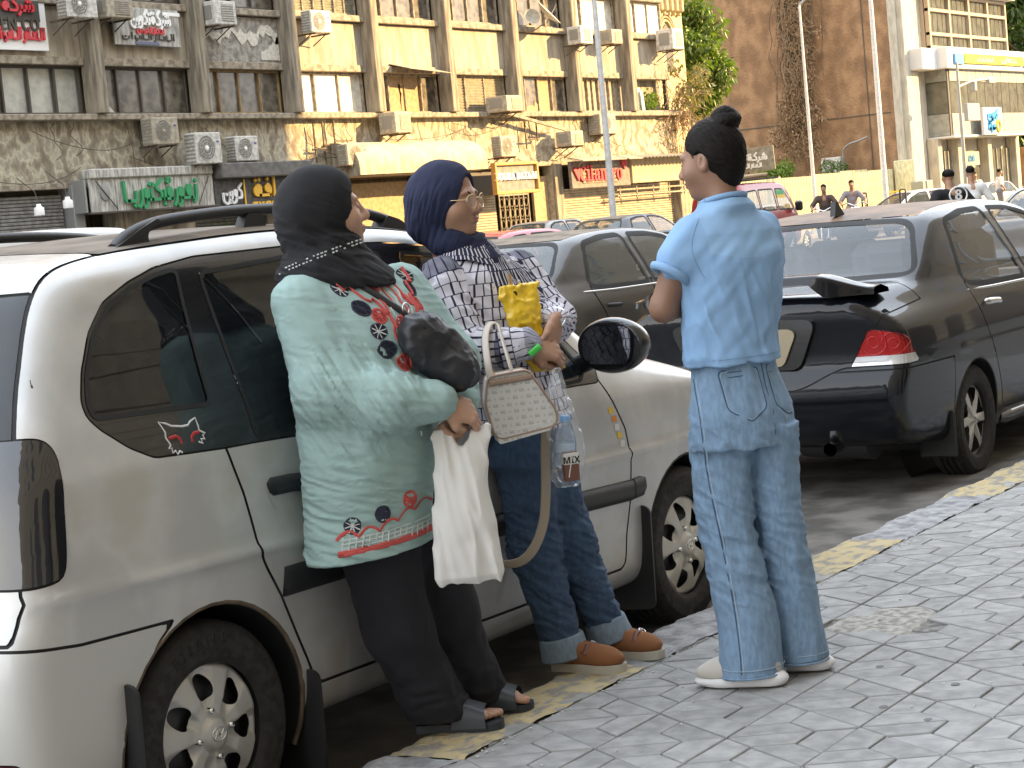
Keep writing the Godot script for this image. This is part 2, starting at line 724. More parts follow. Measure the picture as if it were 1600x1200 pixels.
func _ready() -> void:
	# camera
	var cam := Camera3D.new()
	cam.name = "camera"
	cam.fov = 22.62
	cam.near = 0.1
	cam.far = 600.0
	cam.transform = Transform3D(Basis(Vector3(0.54769131, -0.09358144, 0.83143054), Vector3(0.11961202, 0.99227568, 0.03289285), Vector3(-0.82808647, 0.08143396, 0.55465423)), Vector3(-3.60135, 1.52756, 3.43323))
	add_child(cam)
	# sky and exposure
	var env := Environment.new()
	env.background_mode = Environment.BG_SKY
	var sky := Sky.new()
	var sm := ProceduralSkyMaterial.new()
	sm.sky_top_color = Color(0.70, 0.73, 0.77)
	sm.sky_horizon_color = Color(0.90, 0.88, 0.85)
	sm.sky_curve = 0.18
	sm.ground_bottom_color = Color(0.30, 0.28, 0.25)
	sm.ground_horizon_color = Color(0.6, 0.58, 0.53)
	sm.sun_angle_max = 0.5
	sky.sky_material = sm
	env.sky = sky
	env.background_energy_multiplier = 1.0
	env.tonemap_mode = Environment.TONE_MAPPER_LINEAR
	env.tonemap_exposure = 6.2
	env.sdfgi_enabled = true
	env.ssao_enabled = true
	env.ssil_enabled = true
	var we := WorldEnvironment.new()
	we.name = "world_environment"
	we.environment = env
	add_child(we)
	# a low, warm sun from the right, behind the blocks on our side of the road
	var sun := DirectionalLight3D.new()
	sun.name = "sun"
	sun.light_energy = 0.85
	sun.light_color = Color(1.0, 0.83, 0.57)
	sun.light_angular_distance = 0.5
	sun.shadow_enabled = true
	add_child(sun)
	sun.look_at_from_position(Vector3.ZERO, Vector3(-0.70, -0.36, -0.80), Vector3.UP)
	build_materials()
	build_ground()
	build_facade()
	build_surroundings()
	build_lot()
	build_van()
	build_sedan()
	build_far_cars()
	build_women()
	build_far_people()
	build_props()

func build_materials() -> void:
	M.silver = paint(lin(0.54, 0.54, 0.53), 0.25, 0.4, 0.5)
	M.silver.albedo_texture = ntex(noise(11, 0.004, 5), [[0.3, grey(0.93)], [0.55, grey(1.0)], [0.8, Color(0.95, 0.93, 0.9)]])
	M.silver.uv1_triplanar = true
	M.silver_bumper = paint(lin(0.52, 0.52, 0.505), 0.2, 0.5, 0.3)
	M.silver_shade = paint(lin(0.3, 0.3, 0.3), 0.5, 0.5, 0.3)
	M.wheel_silver = mat(lin(0.55, 0.54, 0.51), 0.4, 0.4)
	M.black_plastic = mat(lin(0.022, 0.023, 0.025), 0.5)
	M.black_gloss = paint(lin(0.012, 0.012, 0.013), 0.0, 0.25, 0.6)
	M.rubber_trim = mat(lin(0.01, 0.01, 0.01), 0.7)
	M.rubber = mottled(lin(0.012, 0.012, 0.013), lin(0.02, 0.02, 0.02), lin(0.035, 0.032, 0.03), 0.8, 0.4, 21, 1.0, 0.02, false)
	M.steel_dark = mat(lin(0.06, 0.06, 0.065), 0.5, 0.5)
	M.chrome = mat(lin(0.75, 0.75, 0.74), 0.12, 1.0)
	M.mirror = mat(lin(0.7, 0.72, 0.74), 0.03, 1.0)
	M.dusty_roof = mottled(lin(0.07, 0.055, 0.042), lin(0.13, 0.105, 0.08), lin(0.22, 0.18, 0.135), 0.65, 1.6, 31, 0.6, 0.008, true)
	M.dark_glass = glass(lin(0.008, 0.010, 0.012), 0.86)
	M.smoked_lens = paint(lin(0.01, 0.01, 0.011), 0.0, 0.08, 1.0)
	M.red_lens = paint(lin(0.45, 0.01, 0.012), 0.0, 0.15, 1.0)
	M.red_glass = glass(lin(0.5, 0.004, 0.006), 0.42)
	M.lamp_bowl = mat(lin(0.5, 0.05, 0.05), 0.3, 0.6)
	M.clear_lens = paint(lin(0.6, 0.6, 0.6), 0.3, 0.1, 1.0)
	M.white_vinyl = mat(lin(0.75, 0.75, 0.75), 0.5)
	M.scratch = mat(lin(0.16, 0.15, 0.14), 0.8)
	M.red_vinyl = mat(lin(0.5, 0.03, 0.03), 0.5)
	M.yellow = mat(lin(0.75, 0.5, 0.03), 0.5)
	M.orange = mat(lin(0.7, 0.25, 0.03), 0.5)
	M.paper = mat(lin(0.7, 0.69, 0.66), 0.8)
	M.paper_grey = mat(lin(0.5, 0.53, 0.58), 0.8)
	M.seat_cloth = mat(lin(0.05, 0.05, 0.055), 0.9)

const TILE := 0.1193
const PAVE_Y := 0.13

func in_view(p: Vector3, margin := 0.02) -> bool:
	var q := p - Vector3(-3.60135, 1.52756, 3.43323)
	var z := q.dot(Vector3(0.82808647, -0.08143396, -0.55465423))
	if z < 0.5:
		return false
	var x := q.dot(Vector3(0.54769131, -0.09358144, 0.83143054)) / z
	var y := q.dot(Vector3(0.11961202, 0.99227568, 0.03289285)) / z
	return absf(x) < 0.2667 + margin and absf(y) < 0.2 + margin

func build_ground() -> void:
	var rng := RandomNumberGenerator.new()
	rng.seed = 7
	var road := mottled(lin(0.07, 0.064, 0.058), lin(0.115, 0.106, 0.096), lin(0.18, 0.168, 0.15), 0.9, 2.6, 41, 0.5, 0.012)
	var relief := noise(401, 0.7, 4)
	var g := Geo.new()
	g.sheet(150, 44, func(u: float, v: float) -> Vector3:
		var x := lerpf(-5.0, 13.0, u)
		var z := lerpf(-4.0, 0.21, v)
		var edge := minf(minf(u, 1.0 - u) * 20.0, minf(v * 8.0, 1.0))
		return Vector3(x, (relief.get_noise_2d(x * 2.0, z * 2.0) * 0.012 + relief.get_noise_2d(x * 9.0, z * 9.0) * 0.004 + 0.012 * smoothstep(0.0, 1.0, edge)) * clampf(edge, 0.0, 1.0) + 0.004, z), false)
	ground_piece("road_shoulder", g, road)
	ground_piece("road", Geo.new().box(Vector3(60, -0.1, -60), Vector3(520, 0.2, 360), 0.0), road)
	# far kerb and pavement in front of the shops
	ground_piece("far_pavement", Geo.new().box(Vector3(60, 0.08, -29.0), Vector3(260, 0.16, 4.4), 0.03), mottled(lin(0.2, 0.18, 0.15), lin(0.26, 0.24, 0.2), lin(0.32, 0.3, 0.26), 0.9, 2.0, 43))
	# kerb stones, some with worn yellow paint
	var grey_stone := mottled(lin(0.20, 0.20, 0.20), lin(0.29, 0.295, 0.30), lin(0.37, 0.37, 0.375), 0.9, 0.7, 44, 4.0, 0.012)
	var yellow_stone := mat(Color.WHITE, 0.9)
	yellow_stone.albedo_texture = ntex(noise(46, 0.012, 6), [[0.28, lin(0.23, 0.215, 0.185)], [0.40, lin(0.31, 0.275, 0.205)], [0.50, lin(0.41, 0.335, 0.19)], [0.62, lin(0.47, 0.375, 0.19)], [0.75, lin(0.42, 0.36, 0.235)]])
	yellow_stone.normal_enabled = true
	yellow_stone.normal_texture = ntex(noise(47, 0.04, 5), [], 512, 4.0)
	yellow_stone.uv1_triplanar = true
	yellow_stone.uv1_world_triplanar = true
	yellow_stone.uv1_scale = Vector3(1.3, 1.3, 2.1)
	var rough := noise(48, 1.0, 4)
	var kerb := thing("kerb", "broken stone kerb with worn yellow paint between the road and the pavement", "kerb")
	var x0 := -3.75
	for k in 16:
		var len := 1.05
		var st := Geo.new()
		var a := x0 + 0.006
		var b := x0 + len - 0.006
		st.sheet(60, 18, func(u: float, v: float) -> Vector3:
			var x := lerpf(a, b, u)
			var e := minf(u, 1.0 - u) * 50.0
			var wob := rough.get_noise_2d(x * 3.0, 5.0) * 0.035 + rough.get_noise_2d(x * 14.0, 9.0) * 0.014
			var front := 0.205 + wob
			var q := v * 1.6
			var pos: Vector3
			if q < 0.5:
				var t := q / 0.5
				pos = Vector3(x, lerpf(-0.02, PAVE_Y - 0.012, t), front - 0.02 + rough.get_noise_3d(x * 8.0, t * 3.0, 1.0) * 0.02)
			else:
				var t := (q - 0.5) / 1.1
				var wear := maxf(0.0, 1.0 - t * 6.0)
				pos = Vector3(x, PAVE_Y - 0.012 * wear + rough.get_noise_2d(x * 6.0, t * 3.0 + 50.0) * 0.008, lerpf(front - 0.012, 0.442 + rough.get_noise_2d(x * 12.0, 80.0) * 0.012, t))
			pos.y -= maxf(0.0, 0.008 - e * 0.012)
			return pos, true)
		part("kerb_stone", st, yellow_stone if k % 2 == 0 else grey_stone, kerb)
		x0 += len
	# the joint between kerb and pavers, and the bed under the pavers
	var bed := mottled(lin(0.09, 0.085, 0.08), lin(0.15, 0.14, 0.13), lin(0.26, 0.25, 0.23), 0.95, 0.5, 49, 3.0, 0.02)
	var under := Geo.new().box(Vector3(28, 0.02, 4.22), Vector3(92, 0.2, 7.6), 0.0)
	var pave := ground_piece("pavement", under, bed)
	# the pavers: hexagons cut in two halves, in groups of three round a point
	var tones: Array[StandardMaterial3D] = []
	for k in 4:
		var b := 0.27 + 0.018 * k
		tones.append(mottled(lin(b * 0.86, b * 0.86, b * 0.84), lin(b * 0.97, b * 0.97, b * 0.95), lin(b * 1.06, b * 1.06, b * 1.03), 0.88, 0.6 + 0.05 * k, 60 + k, 1.2, 0.014))
	var shapes: Array[ArrayMesh] = []
	var shape_geo: Array[Geo] = []
	for dirn in 3:
		for half in 2:
			for vary in 2:
				var th := PI / 3 + dirn * TAU / 3
				var poly := PackedVector2Array()
				for j in 4:
					var an := th + (PI / 3 * j if half == 0 else PI + PI / 3 * j)
					poly.append(Vector2(cos(an), sin(an)) * TILE)
				shape_geo.append(paver(poly, 0.0024, 0.004 if vary == 0 else 0.0055, rng))
				shapes.append(shape_geo[-1].mesh())
	var patch := pv([2.06, 0.775, 2.20, 0.76, 2.36, 0.772, 2.47, 0.83, 2.46, 0.93, 2.38, 1.03, 2.23, 1.045, 2.06, 1.06, 1.95, 1.03, 1.97, 0.94, 2.04, 0.86])
	var list := []
	for j in range(-12, 22):
		for i in range(-22, 26):
			var node := Vector2(0.997 + 3.0 * TILE * i + 1.5 * TILE * posmod(j, 2), 1.352 - j * 0.302)
			for dirn in 3:
				var th := PI / 3 + dirn * TAU / 3
				var c := node + Vector2(cos(th), sin(th) * 0.975) * TILE
				if c.y < 0.40 or c.y > 4.6 or c.x < -3.5 or c.x > 10.0 or Geometry2D.is_point_in_polygon(c, patch):
					continue
				for half in 2:
					var an := th + (PI / 2 if half == 0 else -PI / 2)
					var pc := c + Vector2(cos(an), sin(an)) * 0.05
					var seen := in_view(Vector3(pc.x, PAVE_Y, pc.y))
					var dist := pc.distance_to(Vector2(-3.6, 3.43)) + (0.0 if seen else 100.0)
					list.append([dist, c, dirn * 4 + half * 2 + rng.randi() % 2, rng.randi() % 4, rng.randf() * TAU, rng.randf()])
	list.sort_custom(func(p, q): return p[0] < q[0])
	var rest := Geo.new()
	for k in list.size():
		var e = list[k]
		var tilt := Basis(Vector3(cos(e[4]), 0, sin(e[4])), 0.010 * e[5])
		var xf := Transform3D(tilt * Basis.from_scale(Vector3(1, 1, 0.975)), Vector3(e[1].x, PAVE_Y - 0.004 * e[5], e[1].y))
		if k < 300:
			var o := part("paving_stone", shapes[e[2]], tones[e[3]], pave)
			o.transform = xf
		else:
			rest.add(shape_geo[e[2]], xf)
	part("paving_stones", rest, tones[1], pave).set_meta("kind", "stuff")
	# a mended hole, filled with rough mortar
	var mort := mottled(lin(0.25, 0.235, 0.205), lin(0.36, 0.34, 0.30), lin(0.45, 0.43, 0.385), 0.95, 0.45, 71, 5.0, 0.02)
	var pc2 := Vector2(2.2, 0.91)
	var pg := Geo.new()
	var soft := spline2(patch, true, 6)
	var lump := noise(72, 6.0, 4)
	pg.sheet(soft.size(), 9, func(u: float, v: float) -> Vector3:
		var q := soft[int(round(u * soft.size())) % soft.size()].lerp(pc2, 1.0 - v * 1.06)
		return Vector3(q.x, PAVE_Y - 0.003 - 0.010 * smoothstep(0.8, 1.0, v) + lump.get_noise_2d(q.x, q.y) * 0.007, q.y))
	part("mortar_patch", pg, mort, pave)
	# litter: crumbs of paint and stone, a few flat gum spots
	var crumbs := Geo.new()
	for k in 420:
		var x := rng.randf_range(-0.5, 6.0)
		var z := rng.randf_range(0.47, 2.6) if rng.randf() < 0.35 else 0.452 + absf(rng.randfn(0.0, 0.02))
		crumbs.box(Vector3(x, PAVE_Y + 0.001, z), Vector3(1, 0.5, 1) * rng.randf_range(0.002, 0.007), 0.0, Basis(Vector3.UP, rng.randf() * TAU))
	var litter := single("grit", crumbs, mat(lin(0.5, 0.5, 0.48), 0.9), "pale grit scattered along the kerb joint and over the pavers", "grit")
	litter.set_meta("kind", "stuff")
	for q in [Vector2(1.105, 1.50), Vector2(1.20, 1.335), Vector2(1.47, 1.44), Vector2(1.62, 1.15)]:
		var gum := Geo.new().lathe(pv([0.0, 0.0016, 0.011, 0.0014, 0.015, 0.0006, 0.016, -0.001]), Vector3(q.x, PAVE_Y - 0.001, q.y), Basis.from_scale(Vector3(1.0, 1, 0.75)), 14)
		part("gum_spot", gum, mat(lin(0.13, 0.13, 0.13), 0.8), pave)

func paver(poly: PackedVector2Array, inset: float, cham: float, rng: RandomNumberGenerator) -> Geo:
	var g := Geo.new()
	var c := Vector2.ZERO
	for q in poly:
		c += q / poly.size()
	var m := poly.size()
	var rings := [[inset, -0.02], [inset, -cham * 0.9], [inset + cham * 0.35, -cham * 0.25], [inset + cham, 0.0]]
	var pts := []
	for r in rings:
		var o: Array = Geometry2D.offset_polygon(poly, -r[0], Geometry2D.JOIN_MITER)
		var ring: PackedVector2Array = o[0]
		var best := 0
		for k in ring.size():
			if ring[k].distance_to(poly[0]) < ring[best].distance_to(poly[0]):
				best = k
		var q := PackedVector3Array()
		for k in m:
			var e := ring[(best + k) % ring.size()]
			q.append(Vector3(e.x, r[1], e.y))
		pts.append(q)
	for r in 3:
		for k in m:
			var a: Vector3 = pts[r][k]
			var b: Vector3 = pts[r][(k + 1) % m]
			g.flat(PackedVector3Array([a, b, pts[r + 1][(k + 1) % m], pts[r + 1][k]]), (a + b) * 0.5 - Vector3(c.x, -0.3 if r == 2 else 0.0, c.y))
	g.flat(pts[3], Vector3.UP)
	return g

func build_surroundings() -> void:
	# the block at our back: its height and its end set the shade in the street; its stone front is mirrored in the cars
	var stone := mottled(lin(0.36, 0.29, 0.19), lin(0.44, 0.36, 0.24), lin(0.5, 0.42, 0.3), 0.85, 3.0, 51, 1.5, 0.01)
	var dark := mat(lin(0.03, 0.03, 0.035), 0.25)
	var o := thing("stone_block", "long stone building with arched shopfronts standing behind the pavement", "building", Vector3(0, 0, 0))
	var wall := Geo.new().box(Vector3(5, 17, 12.5), Vector3(134, 34, 9), 0.05)
	part("wall", wall, stone, o)
	var courses := Geo.new()
	for k in 12:
		courses.box(Vector3(5, 0.5 + k * 0.62, 7.97), Vector3(134, 0.57, 0.1), 0.02)
	part("stone_courses", courses, stone, o)
	for k in range(-3, 9):
		var x := k * 5.0 - 1.0
		var arch := PackedVector2Array([Vector2(-1.5, 0.0), Vector2(1.5, 0.0), Vector2(1.5, 2.7)])
		for j in range(1, 12):
			arch.append(Vector2(cos(PI * j / 12) * 1.5, 2.7 + sin(PI * j / 12) * 1.5))
		arch.append(Vector2(-1.5, 2.7))
		part("shop_arch", Geo.new().extrude(arch, 0.1, Vector3(x, 0.13, 7.9)), dark, o)
		var ring := PackedVector3Array()
		for j in 13:
			ring.append(Vector3(x + cos(PI * j / 12) * 1.66, 2.83 + sin(PI * j / 12) * 1.66, 7.88))
		part("arch_moulding", Geo.new().tube(ring, 0.13, 6), stone, o)
		for f in 3:
			part("window", Geo.new().box(Vector3(x, 9.5 + f * 4.0, 7.98), Vector3(1.5, 2.2, 0.08), 0.01), dark, o)

const FZ := -31.0          # plane of the panels
const BAY := 3.75
const BX := 30.5           # centre line of pilaster 0

func streaky(a: Color, b: Color, c: Color, sd: int, sx := 0.5, sy := 0.12) -> StandardMaterial3D:
	var m := mottled(a, b, c, 0.9, 1.0, sd, 1.5, 0.012)
	m.uv1_scale = Vector3(sx, sy, sx)
	return m

func build_facade() -> void:
	M.plaster = streaky(lin(0.30, 0.245, 0.17), lin(0.40, 0.335, 0.24), lin(0.47, 0.405, 0.305), 81)
	M.pilaster = streaky(lin(0.19, 0.155, 0.11), lin(0.27, 0.225, 0.165), lin(0.35, 0.30, 0.22), 83, 0.8, 0.1)
	M.ledge = mottled(lin(0.18, 0.15, 0.11), lin(0.30, 0.25, 0.185), lin(0.40, 0.34, 0.25), 0.9, 1.5, 85)
	M.flaking = mat(Color.WHITE, 0.92)
	M.flaking.albedo_texture = ntex(noise(87, 0.009, 6), [[0.25, lin(0.20, 0.165, 0.115)], [0.42, lin(0.28, 0.235, 0.17)], [0.52, lin(0.33, 0.285, 0.205)], [0.56, lin(0.44, 0.39, 0.28)], [0.66, lin(0.50, 0.45, 0.33)], [0.70, lin(0.38, 0.34, 0.255)], [0.85, lin(0.32, 0.285, 0.22)]], 1024)
	M.flaking.normal_enabled = true
	M.flaking.normal_texture = ntex(noise(87, 0.018, 6), [], 1024, 5.0)
	M.flaking.uv1_triplanar = true
	M.flaking.uv1_world_triplanar = true
	M.flaking.uv1_scale = Vector3(0.26, 0.17, 0.26)
	M.broken = mottled(lin(0.22, 0.20, 0.165), lin(0.32, 0.295, 0.25), lin(0.42, 0.395, 0.34), 0.95, 1.6, 90, 4.0)
	M.lime = mottled(lin(0.5, 0.46, 0.36), lin(0.6, 0.56, 0.46), lin(0.68, 0.64, 0.55), 0.95, 1.0, 92, 3.0)
	M.dust_glass = mottled(lin(0.065, 0.058, 0.045), lin(0.115, 0.10, 0.08), lin(0.20, 0.175, 0.135), 0.22, 2.2, 94, 0.0)
	M.curtain = mottled(lin(0.50, 0.47, 0.38), lin(0.62, 0.59, 0.49), lin(0.7, 0.67, 0.58), 0.6, 2.5, 96, 0.0)
	M.white_sheet = mat(lin(0.82, 0.81, 0.77), 0.6)
	M.clear_pane = glass(Color(0.75, 0.8, 0.8), 0.10)
	M.wood = streaky(lin(0.20, 0.125, 0.055), lin(0.30, 0.19, 0.085), lin(0.38, 0.255, 0.12), 98, 1.5, 0.3)
	M.ply = mottled(lin(0.30, 0.205, 0.105), lin(0.36, 0.25, 0.13), lin(0.42, 0.30, 0.165), 0.8, 1.5, 100, 0.5)
	M.louvre = mottled(lin(0.24, 0.21, 0.145), lin(0.34, 0.29, 0.2), lin(0.42, 0.36, 0.26), 0.8, 1.0, 102, 1.0)
	M.green_louvre = mottled(lin(0.20, 0.235, 0.18), lin(0.27, 0.30, 0.225), lin(0.35, 0.34, 0.25), 0.8, 1.0, 104, 1.0)
	M.frame_dark = mat(lin(0.07, 0.058, 0.042), 0.6)
	M.metal_grey = mat(lin(0.28, 0.28, 0.27), 0.5, 0.3)
	M.shutter_grey = mottled(lin(0.14, 0.135, 0.12), lin(0.20, 0.19, 0.17), lin(0.25, 0.24, 0.22), 0.6, 1.6, 106, 0.5)
	M.shutter_tan = mottled(lin(0.34, 0.265, 0.165), lin(0.42, 0.33, 0.205), lin(0.48, 0.39, 0.26), 0.6, 1.8, 108, 0.5)
	M.dark_shop = mat(lin(0.06, 0.057, 0.05), 0.6)
	M.ac_white = mottled(lin(0.42, 0.40, 0.34), lin(0.55, 0.53, 0.46), lin(0.63, 0.61, 0.55), 0.6, 0.8, 110, 0.3)
	M.ac_beige = mottled(lin(0.26, 0.225, 0.16), lin(0.36, 0.31, 0.22), lin(0.44, 0.385, 0.29), 0.65, 0.8, 112, 0.3)
	M.ac_shade = mat(lin(0.24, 0.23, 0.2), 0.7)  # coil grey, with the shade behind grilles and vents put into the colour
	M.rust = mottled(lin(0.05, 0.038, 0.028), lin(0.10, 0.07, 0.045), lin(0.16, 0.12, 0.08), 0.85, 0.6, 114, 2.0)
	var o := thing("apartment_block", "old brown apartment block with flaking mezzanine and pilasters across the road, half in sun", "building")
	# core of the block and its plain upper floors
	part("core", Geo.new().box(Vector3(30, 14.75, FZ - 7.4), Vector3(60.2, 22.5, 14.0), 0.02), M.plaster, o)
	part("shop_back_wall", Geo.new().box(Vector3(30, 1.75, FZ - 9.4), Vector3(60.2, 3.5, 10.0), 0.02), M.pilaster, o)
	part("shop_floor", Geo.new().box(Vector3(30, 0.1, FZ - 2.3), Vector3(60.2, 0.2, 4.4), 0.02), M.pilaster, o)
	var pil_mesh: ArrayMesh = Geo.new().box(Vector3(0, 10.3, 0), Vector3(0.34, 10.2, 0.5), 0.02).mesh()
	var pil_up: ArrayMesh = Geo.new().box(Vector3(0, 20.7, 0), Vector3(0.34, 10.6, 0.5), 0.02).mesh()
	for k in range(-3, 8):
		var x := BX + BAY * k
		part("pilaster", pil_mesh, M.pilaster, o).position = Vector3(x, 0, FZ + 0.22)
		part("pilaster", pil_up, M.pilaster, o).position = Vector3(x, 0, FZ + 0.22)
	for k in range(-3, 8):
		var x := BX + BAY * (k + 0.5)
		var w := BAY - 0.36
		if k == 7:
			x = 58.6
			w = 2.9
		# two floors in view: panel, head band, sill; the floors above repeat
		for f in 6:
			var y := 5.2 + 2.83 * f
			var pg := Geo.new().box(Vector3(x, y + 1.98, FZ - 0.12), Vector3(w, 1.26, 0.34), 0.015)
			var pm: Material = M.plaster
			if k == 1 and f == 0:
				pm = M.broken
			if not (k == 7 and f > 0 and f < 0):
				part("panel", pg, pm, o)
			part("head_band", Geo.new().box(Vector3(x, y + 1.29, FZ - 0.06), Vector3(w, 0.2, 0.36), 0.015), M.ledge, o)
			part("sill", Geo.new().box(Vector3(x, y + 2.72, FZ + 0.0), Vector3(w, 0.18, 0.42), 0.015), M.ledge, o)
			if f < 2:
				facade_window(o, k, f, x, w, y)
			else:
				part("window", Geo.new().box(Vector3(x, y + 0.6, FZ - 0.3), Vector3(w, 1.2, 0.05), 0.0), M.dust_glass, o)
	# broken plaster edge over bay 1
	var lime := Geo.new()
	var jag := PackedVector2Array()
	var jn := noise(120, 3.0, 3)
	for q in 26:
		var x := 34.6 + q * 0.127
		jag.append(Vector2(x, 7.62 + jn.get_noise_1d(x) * 0.28 - 0.25 * absf(sin(x * 2.1))))
	for q in 26:
		var x := 34.6 + (25 - q) * 0.127
		jag.append(Vector2(x, 7.36 + jn.get_noise_1d(x + 40.0) * 0.3 - 0.22 * absf(sin(x * 2.1))))
	lime.extrude(jag, 0.03, Vector3(0, 0, FZ + 0.06))
	jag = PackedVector2Array()
	for q in 12:
		jag.append(Vector2(37.0 + q * 0.07, 6.66))
	for q in 12:
		var x := 37.78 - q * 0.07
		jag.append(Vector2(x, 6.86 + 0.5 * pow(maxf(x - 37.1, 0.0) / 0.7, 1.5) + jn.get_noise_1d(x * 3.0) * 0.12))
	lime.extrude(jag, 0.03, Vector3(0, 0, FZ + 0.06))
	part("broken_plaster", lime, M.lime, o)
	# long ledge under the windows, then the flaking mezzanine wall and the shop fronts
	part("ledge", Geo.new().box(Vector3(39.7, 5.12, FZ + 0.05), Vector3(42.0, 0.15, 0.62), 0.02), M.ledge, o)
	var mez := Geo.new()
	var bulge := noise(121, 0.8, 4)
	mez.sheet(260, 14, func(u: float, v: float) -> Vector3:
		var x := lerpf(19.0, 60.3, u)
		return Vector3(x, lerpf(3.55, 5.06, v), FZ + 0.06 + bulge.get_noise_2d(x, v * 3.0) * 0.035))
	part("mezzanine_wall", mez, M.flaking, o)
	part("soffit", Geo.new().box(Vector3(39.7, 3.5, FZ - 0.25), Vector3(42, 0.14, 0.7), 0.01), M.ledge, o)
	# end wall to the side lane
	part("end_wall", Geo.new().box(Vector3(60.3, 2.6, FZ - 7.2), Vector3(0.3, 5.2, 14.2), 0.02), M.flaking, o)
	build_shops(o)
	build_ac_units()
	build_moorish()

# windows: each a frame with its panes
func facade_window(o: Node, k: int, f: int, x: float, w: float, y: float) -> void:
	var x0 := x - w * 0.5
	var h := 1.19
	var z := FZ - 0.12
	if k == 7 and f == 0:
		balcony(o)
		return
	var fr: Material = M.frame_dark
	if k == 1 and f == 0:
		fr = M.wood
	elif k >= 2:
		fr = M.ledge
	var n := 4
	if k == -1 and f == 0:
		n = 4
	if k == 2 and f == 0:
		n = 3
	if k == 4 and f == 0:
		n = 3
	if k == 6 and f == 0:
		n = 9
	if k == 2 and f == 1:
		n = 7
	if k >= 6 and f == 1:
		n = 3
	var frame := Geo.new()
	frame.box(Vector3(x, y + 0.035, z), Vector3(w, 0.07, 0.12), 0.01)
	frame.box(Vector3(x, y + h - 0.03, z), Vector3(w, 0.06, 0.12), 0.01)
	for j in n + 1:
		frame.box(Vector3(x0 + 0.03 + (w - 0.06) * j / n, y + h * 0.5, z + (0.02 if j % 2 else 0.0)), Vector3(0.065, h - 0.06, 0.1), 0.01)
	var win := part("window", frame, fr, o)
	for j in n:
		var c := Vector3(x0 + 0.03 + (w - 0.06) * (j + 0.5) / n, y + h * 0.5, z - 0.02)
		var s := Vector2((w - 0.06) / n - 0.06, h - 0.12)
		var m: Material = M.dust_glass
		var called := "pane"
		var g := Geo.new().box(c, Vector3(s.x, s.y, 0.016), 0.0)
		if f == 0:
			match k:
				-2, -1:
					if j > 0 or k == -2:
						part("blind", Geo.new().box(c - Vector3(0, 0, 0.06), Vector3(s.x, s.y, 0.01)), M.curtain, win)
						m = M.clear_pane
				0:
					if j == 0:
						var torn := pv([-0.38, 0.5, -0.05, 0.5, -0.02, 0.2, -0.1, 0.1, 0.1, -0.08, -0.3, -0.1, -0.3, -0.26, 0.05, -0.3, 0.3, -0.52, -0.38, -0.52])
						part("torn_paper", Geo.new().extrude(torn, 0.004, c + Vector3(0, 0, 0.012)), M.curtain, win)
				2:
					m = M.white_sheet if j < 2 else M.curtain
					called = "white_sheet"
				3:
					if j == 1:
						# two sheets of board with a ragged hole broken out between them
						var hx := s.x * 0.5
						var hy := s.y * 0.5
						g = Geo.new().extrude(pv([-hx, -hy, 0.2, -hy, 0.19, -0.34, 0.16, -0.2, 0.2, -0.05, 0.17, 0.08, 0.13, 0.2, 0.14, 0.28, 0.2, 0.32, 0.2, hy, -hx, hy]), 0.02, c + Vector3(0, 0, 0.02))
						g.extrude(pv([0.203, -hy, hx + 0.03, -hy, hx + 0.03, hy, 0.203, hy, 0.203, 0.32, 0.27, 0.24, 0.24, 0.1, 0.29, 0.0, 0.25, -0.12, 0.22, -0.22, 0.24, -0.3]), 0.02, c + Vector3(0, 0, 0.02))
						m = M.ply
						called = "board"
					elif j == 2:
						m = M.ply
						called = "board"
				4:
					m = M.louvre
					called = "louvre_panel"
					for q in 12:
						g.box(c + Vector3(0, -s.y * 0.5 + (q + 0.5) * s.y / 12, 0.025), Vector3(s.x - 0.03, 0.07, 0.02), 0.0, Basis(Vector3.RIGHT, 0.5))
				5:
					if j == 1:
						part("board", Geo.new().extrude(pv([-0.4, -0.53, 0.37, -0.53, 0.37, -0.3, 0.2, -0.2, 0.17, -0.36, -0.1, -0.33, -0.4, -0.38]), 0.02, c + Vector3(0, 0, 0.02)), M.ply, win)
					elif j == 2:
						m = M.ply
						called = "board"
				6:
					m = M.louvre
					called = "slat"
		else:
			match k:
				2:
					m = M.green_louvre
					called = "louvre_panel"
					for q in 14:
						g.box(c + Vector3(0, -s.y * 0.5 + (q + 0.5) * s.y / 14, 0.025), Vector3(s.x - 0.05, 0.06, 0.02), 0.0, Basis(Vector3.RIGHT, 0.5))
				6:
					m = M.curtain
					called = "curtain"
				7:
					m = M.white_sheet
					called = "curtain"
		part(called, g, m, win)

func balcony(o: Node) -> void:
	var b := part("balcony_floor", Geo.new().box(Vector3(58.65, 5.15, FZ - 0.9), Vector3(3.1, 0.2, 2.2), 0.02), M.ledge, o)
	part("post", Geo.new().box(Vector3(60.0, 5.9, FZ - 0.1), Vector3(0.14, 1.3, 0.14), 0.01), M.frame_dark, b)
	part("inner_wall", Geo.new().box(Vector3(57.6, 5.9, FZ - 1.2), Vector3(0.9, 1.4, 0.1), 0.01), M.pilaster, b)
	part("leaning_board", Geo.new().box(Vector3(58.0, 5.66, FZ - 0.25), Vector3(0.75, 0.85, 0.03), 0.0, Basis(Vector3.BACK, 0.08)), M.white_sheet, b)
	part("leaning_board", Geo.new().box(Vector3(58.3, 5.6, FZ - 0.15), Vector3(0.2, 0.8, 0.03), 0.0, Basis(Vector3.BACK, 0.1)), mat(lin(0.35, 0.45, 0.5), 0.7), b)

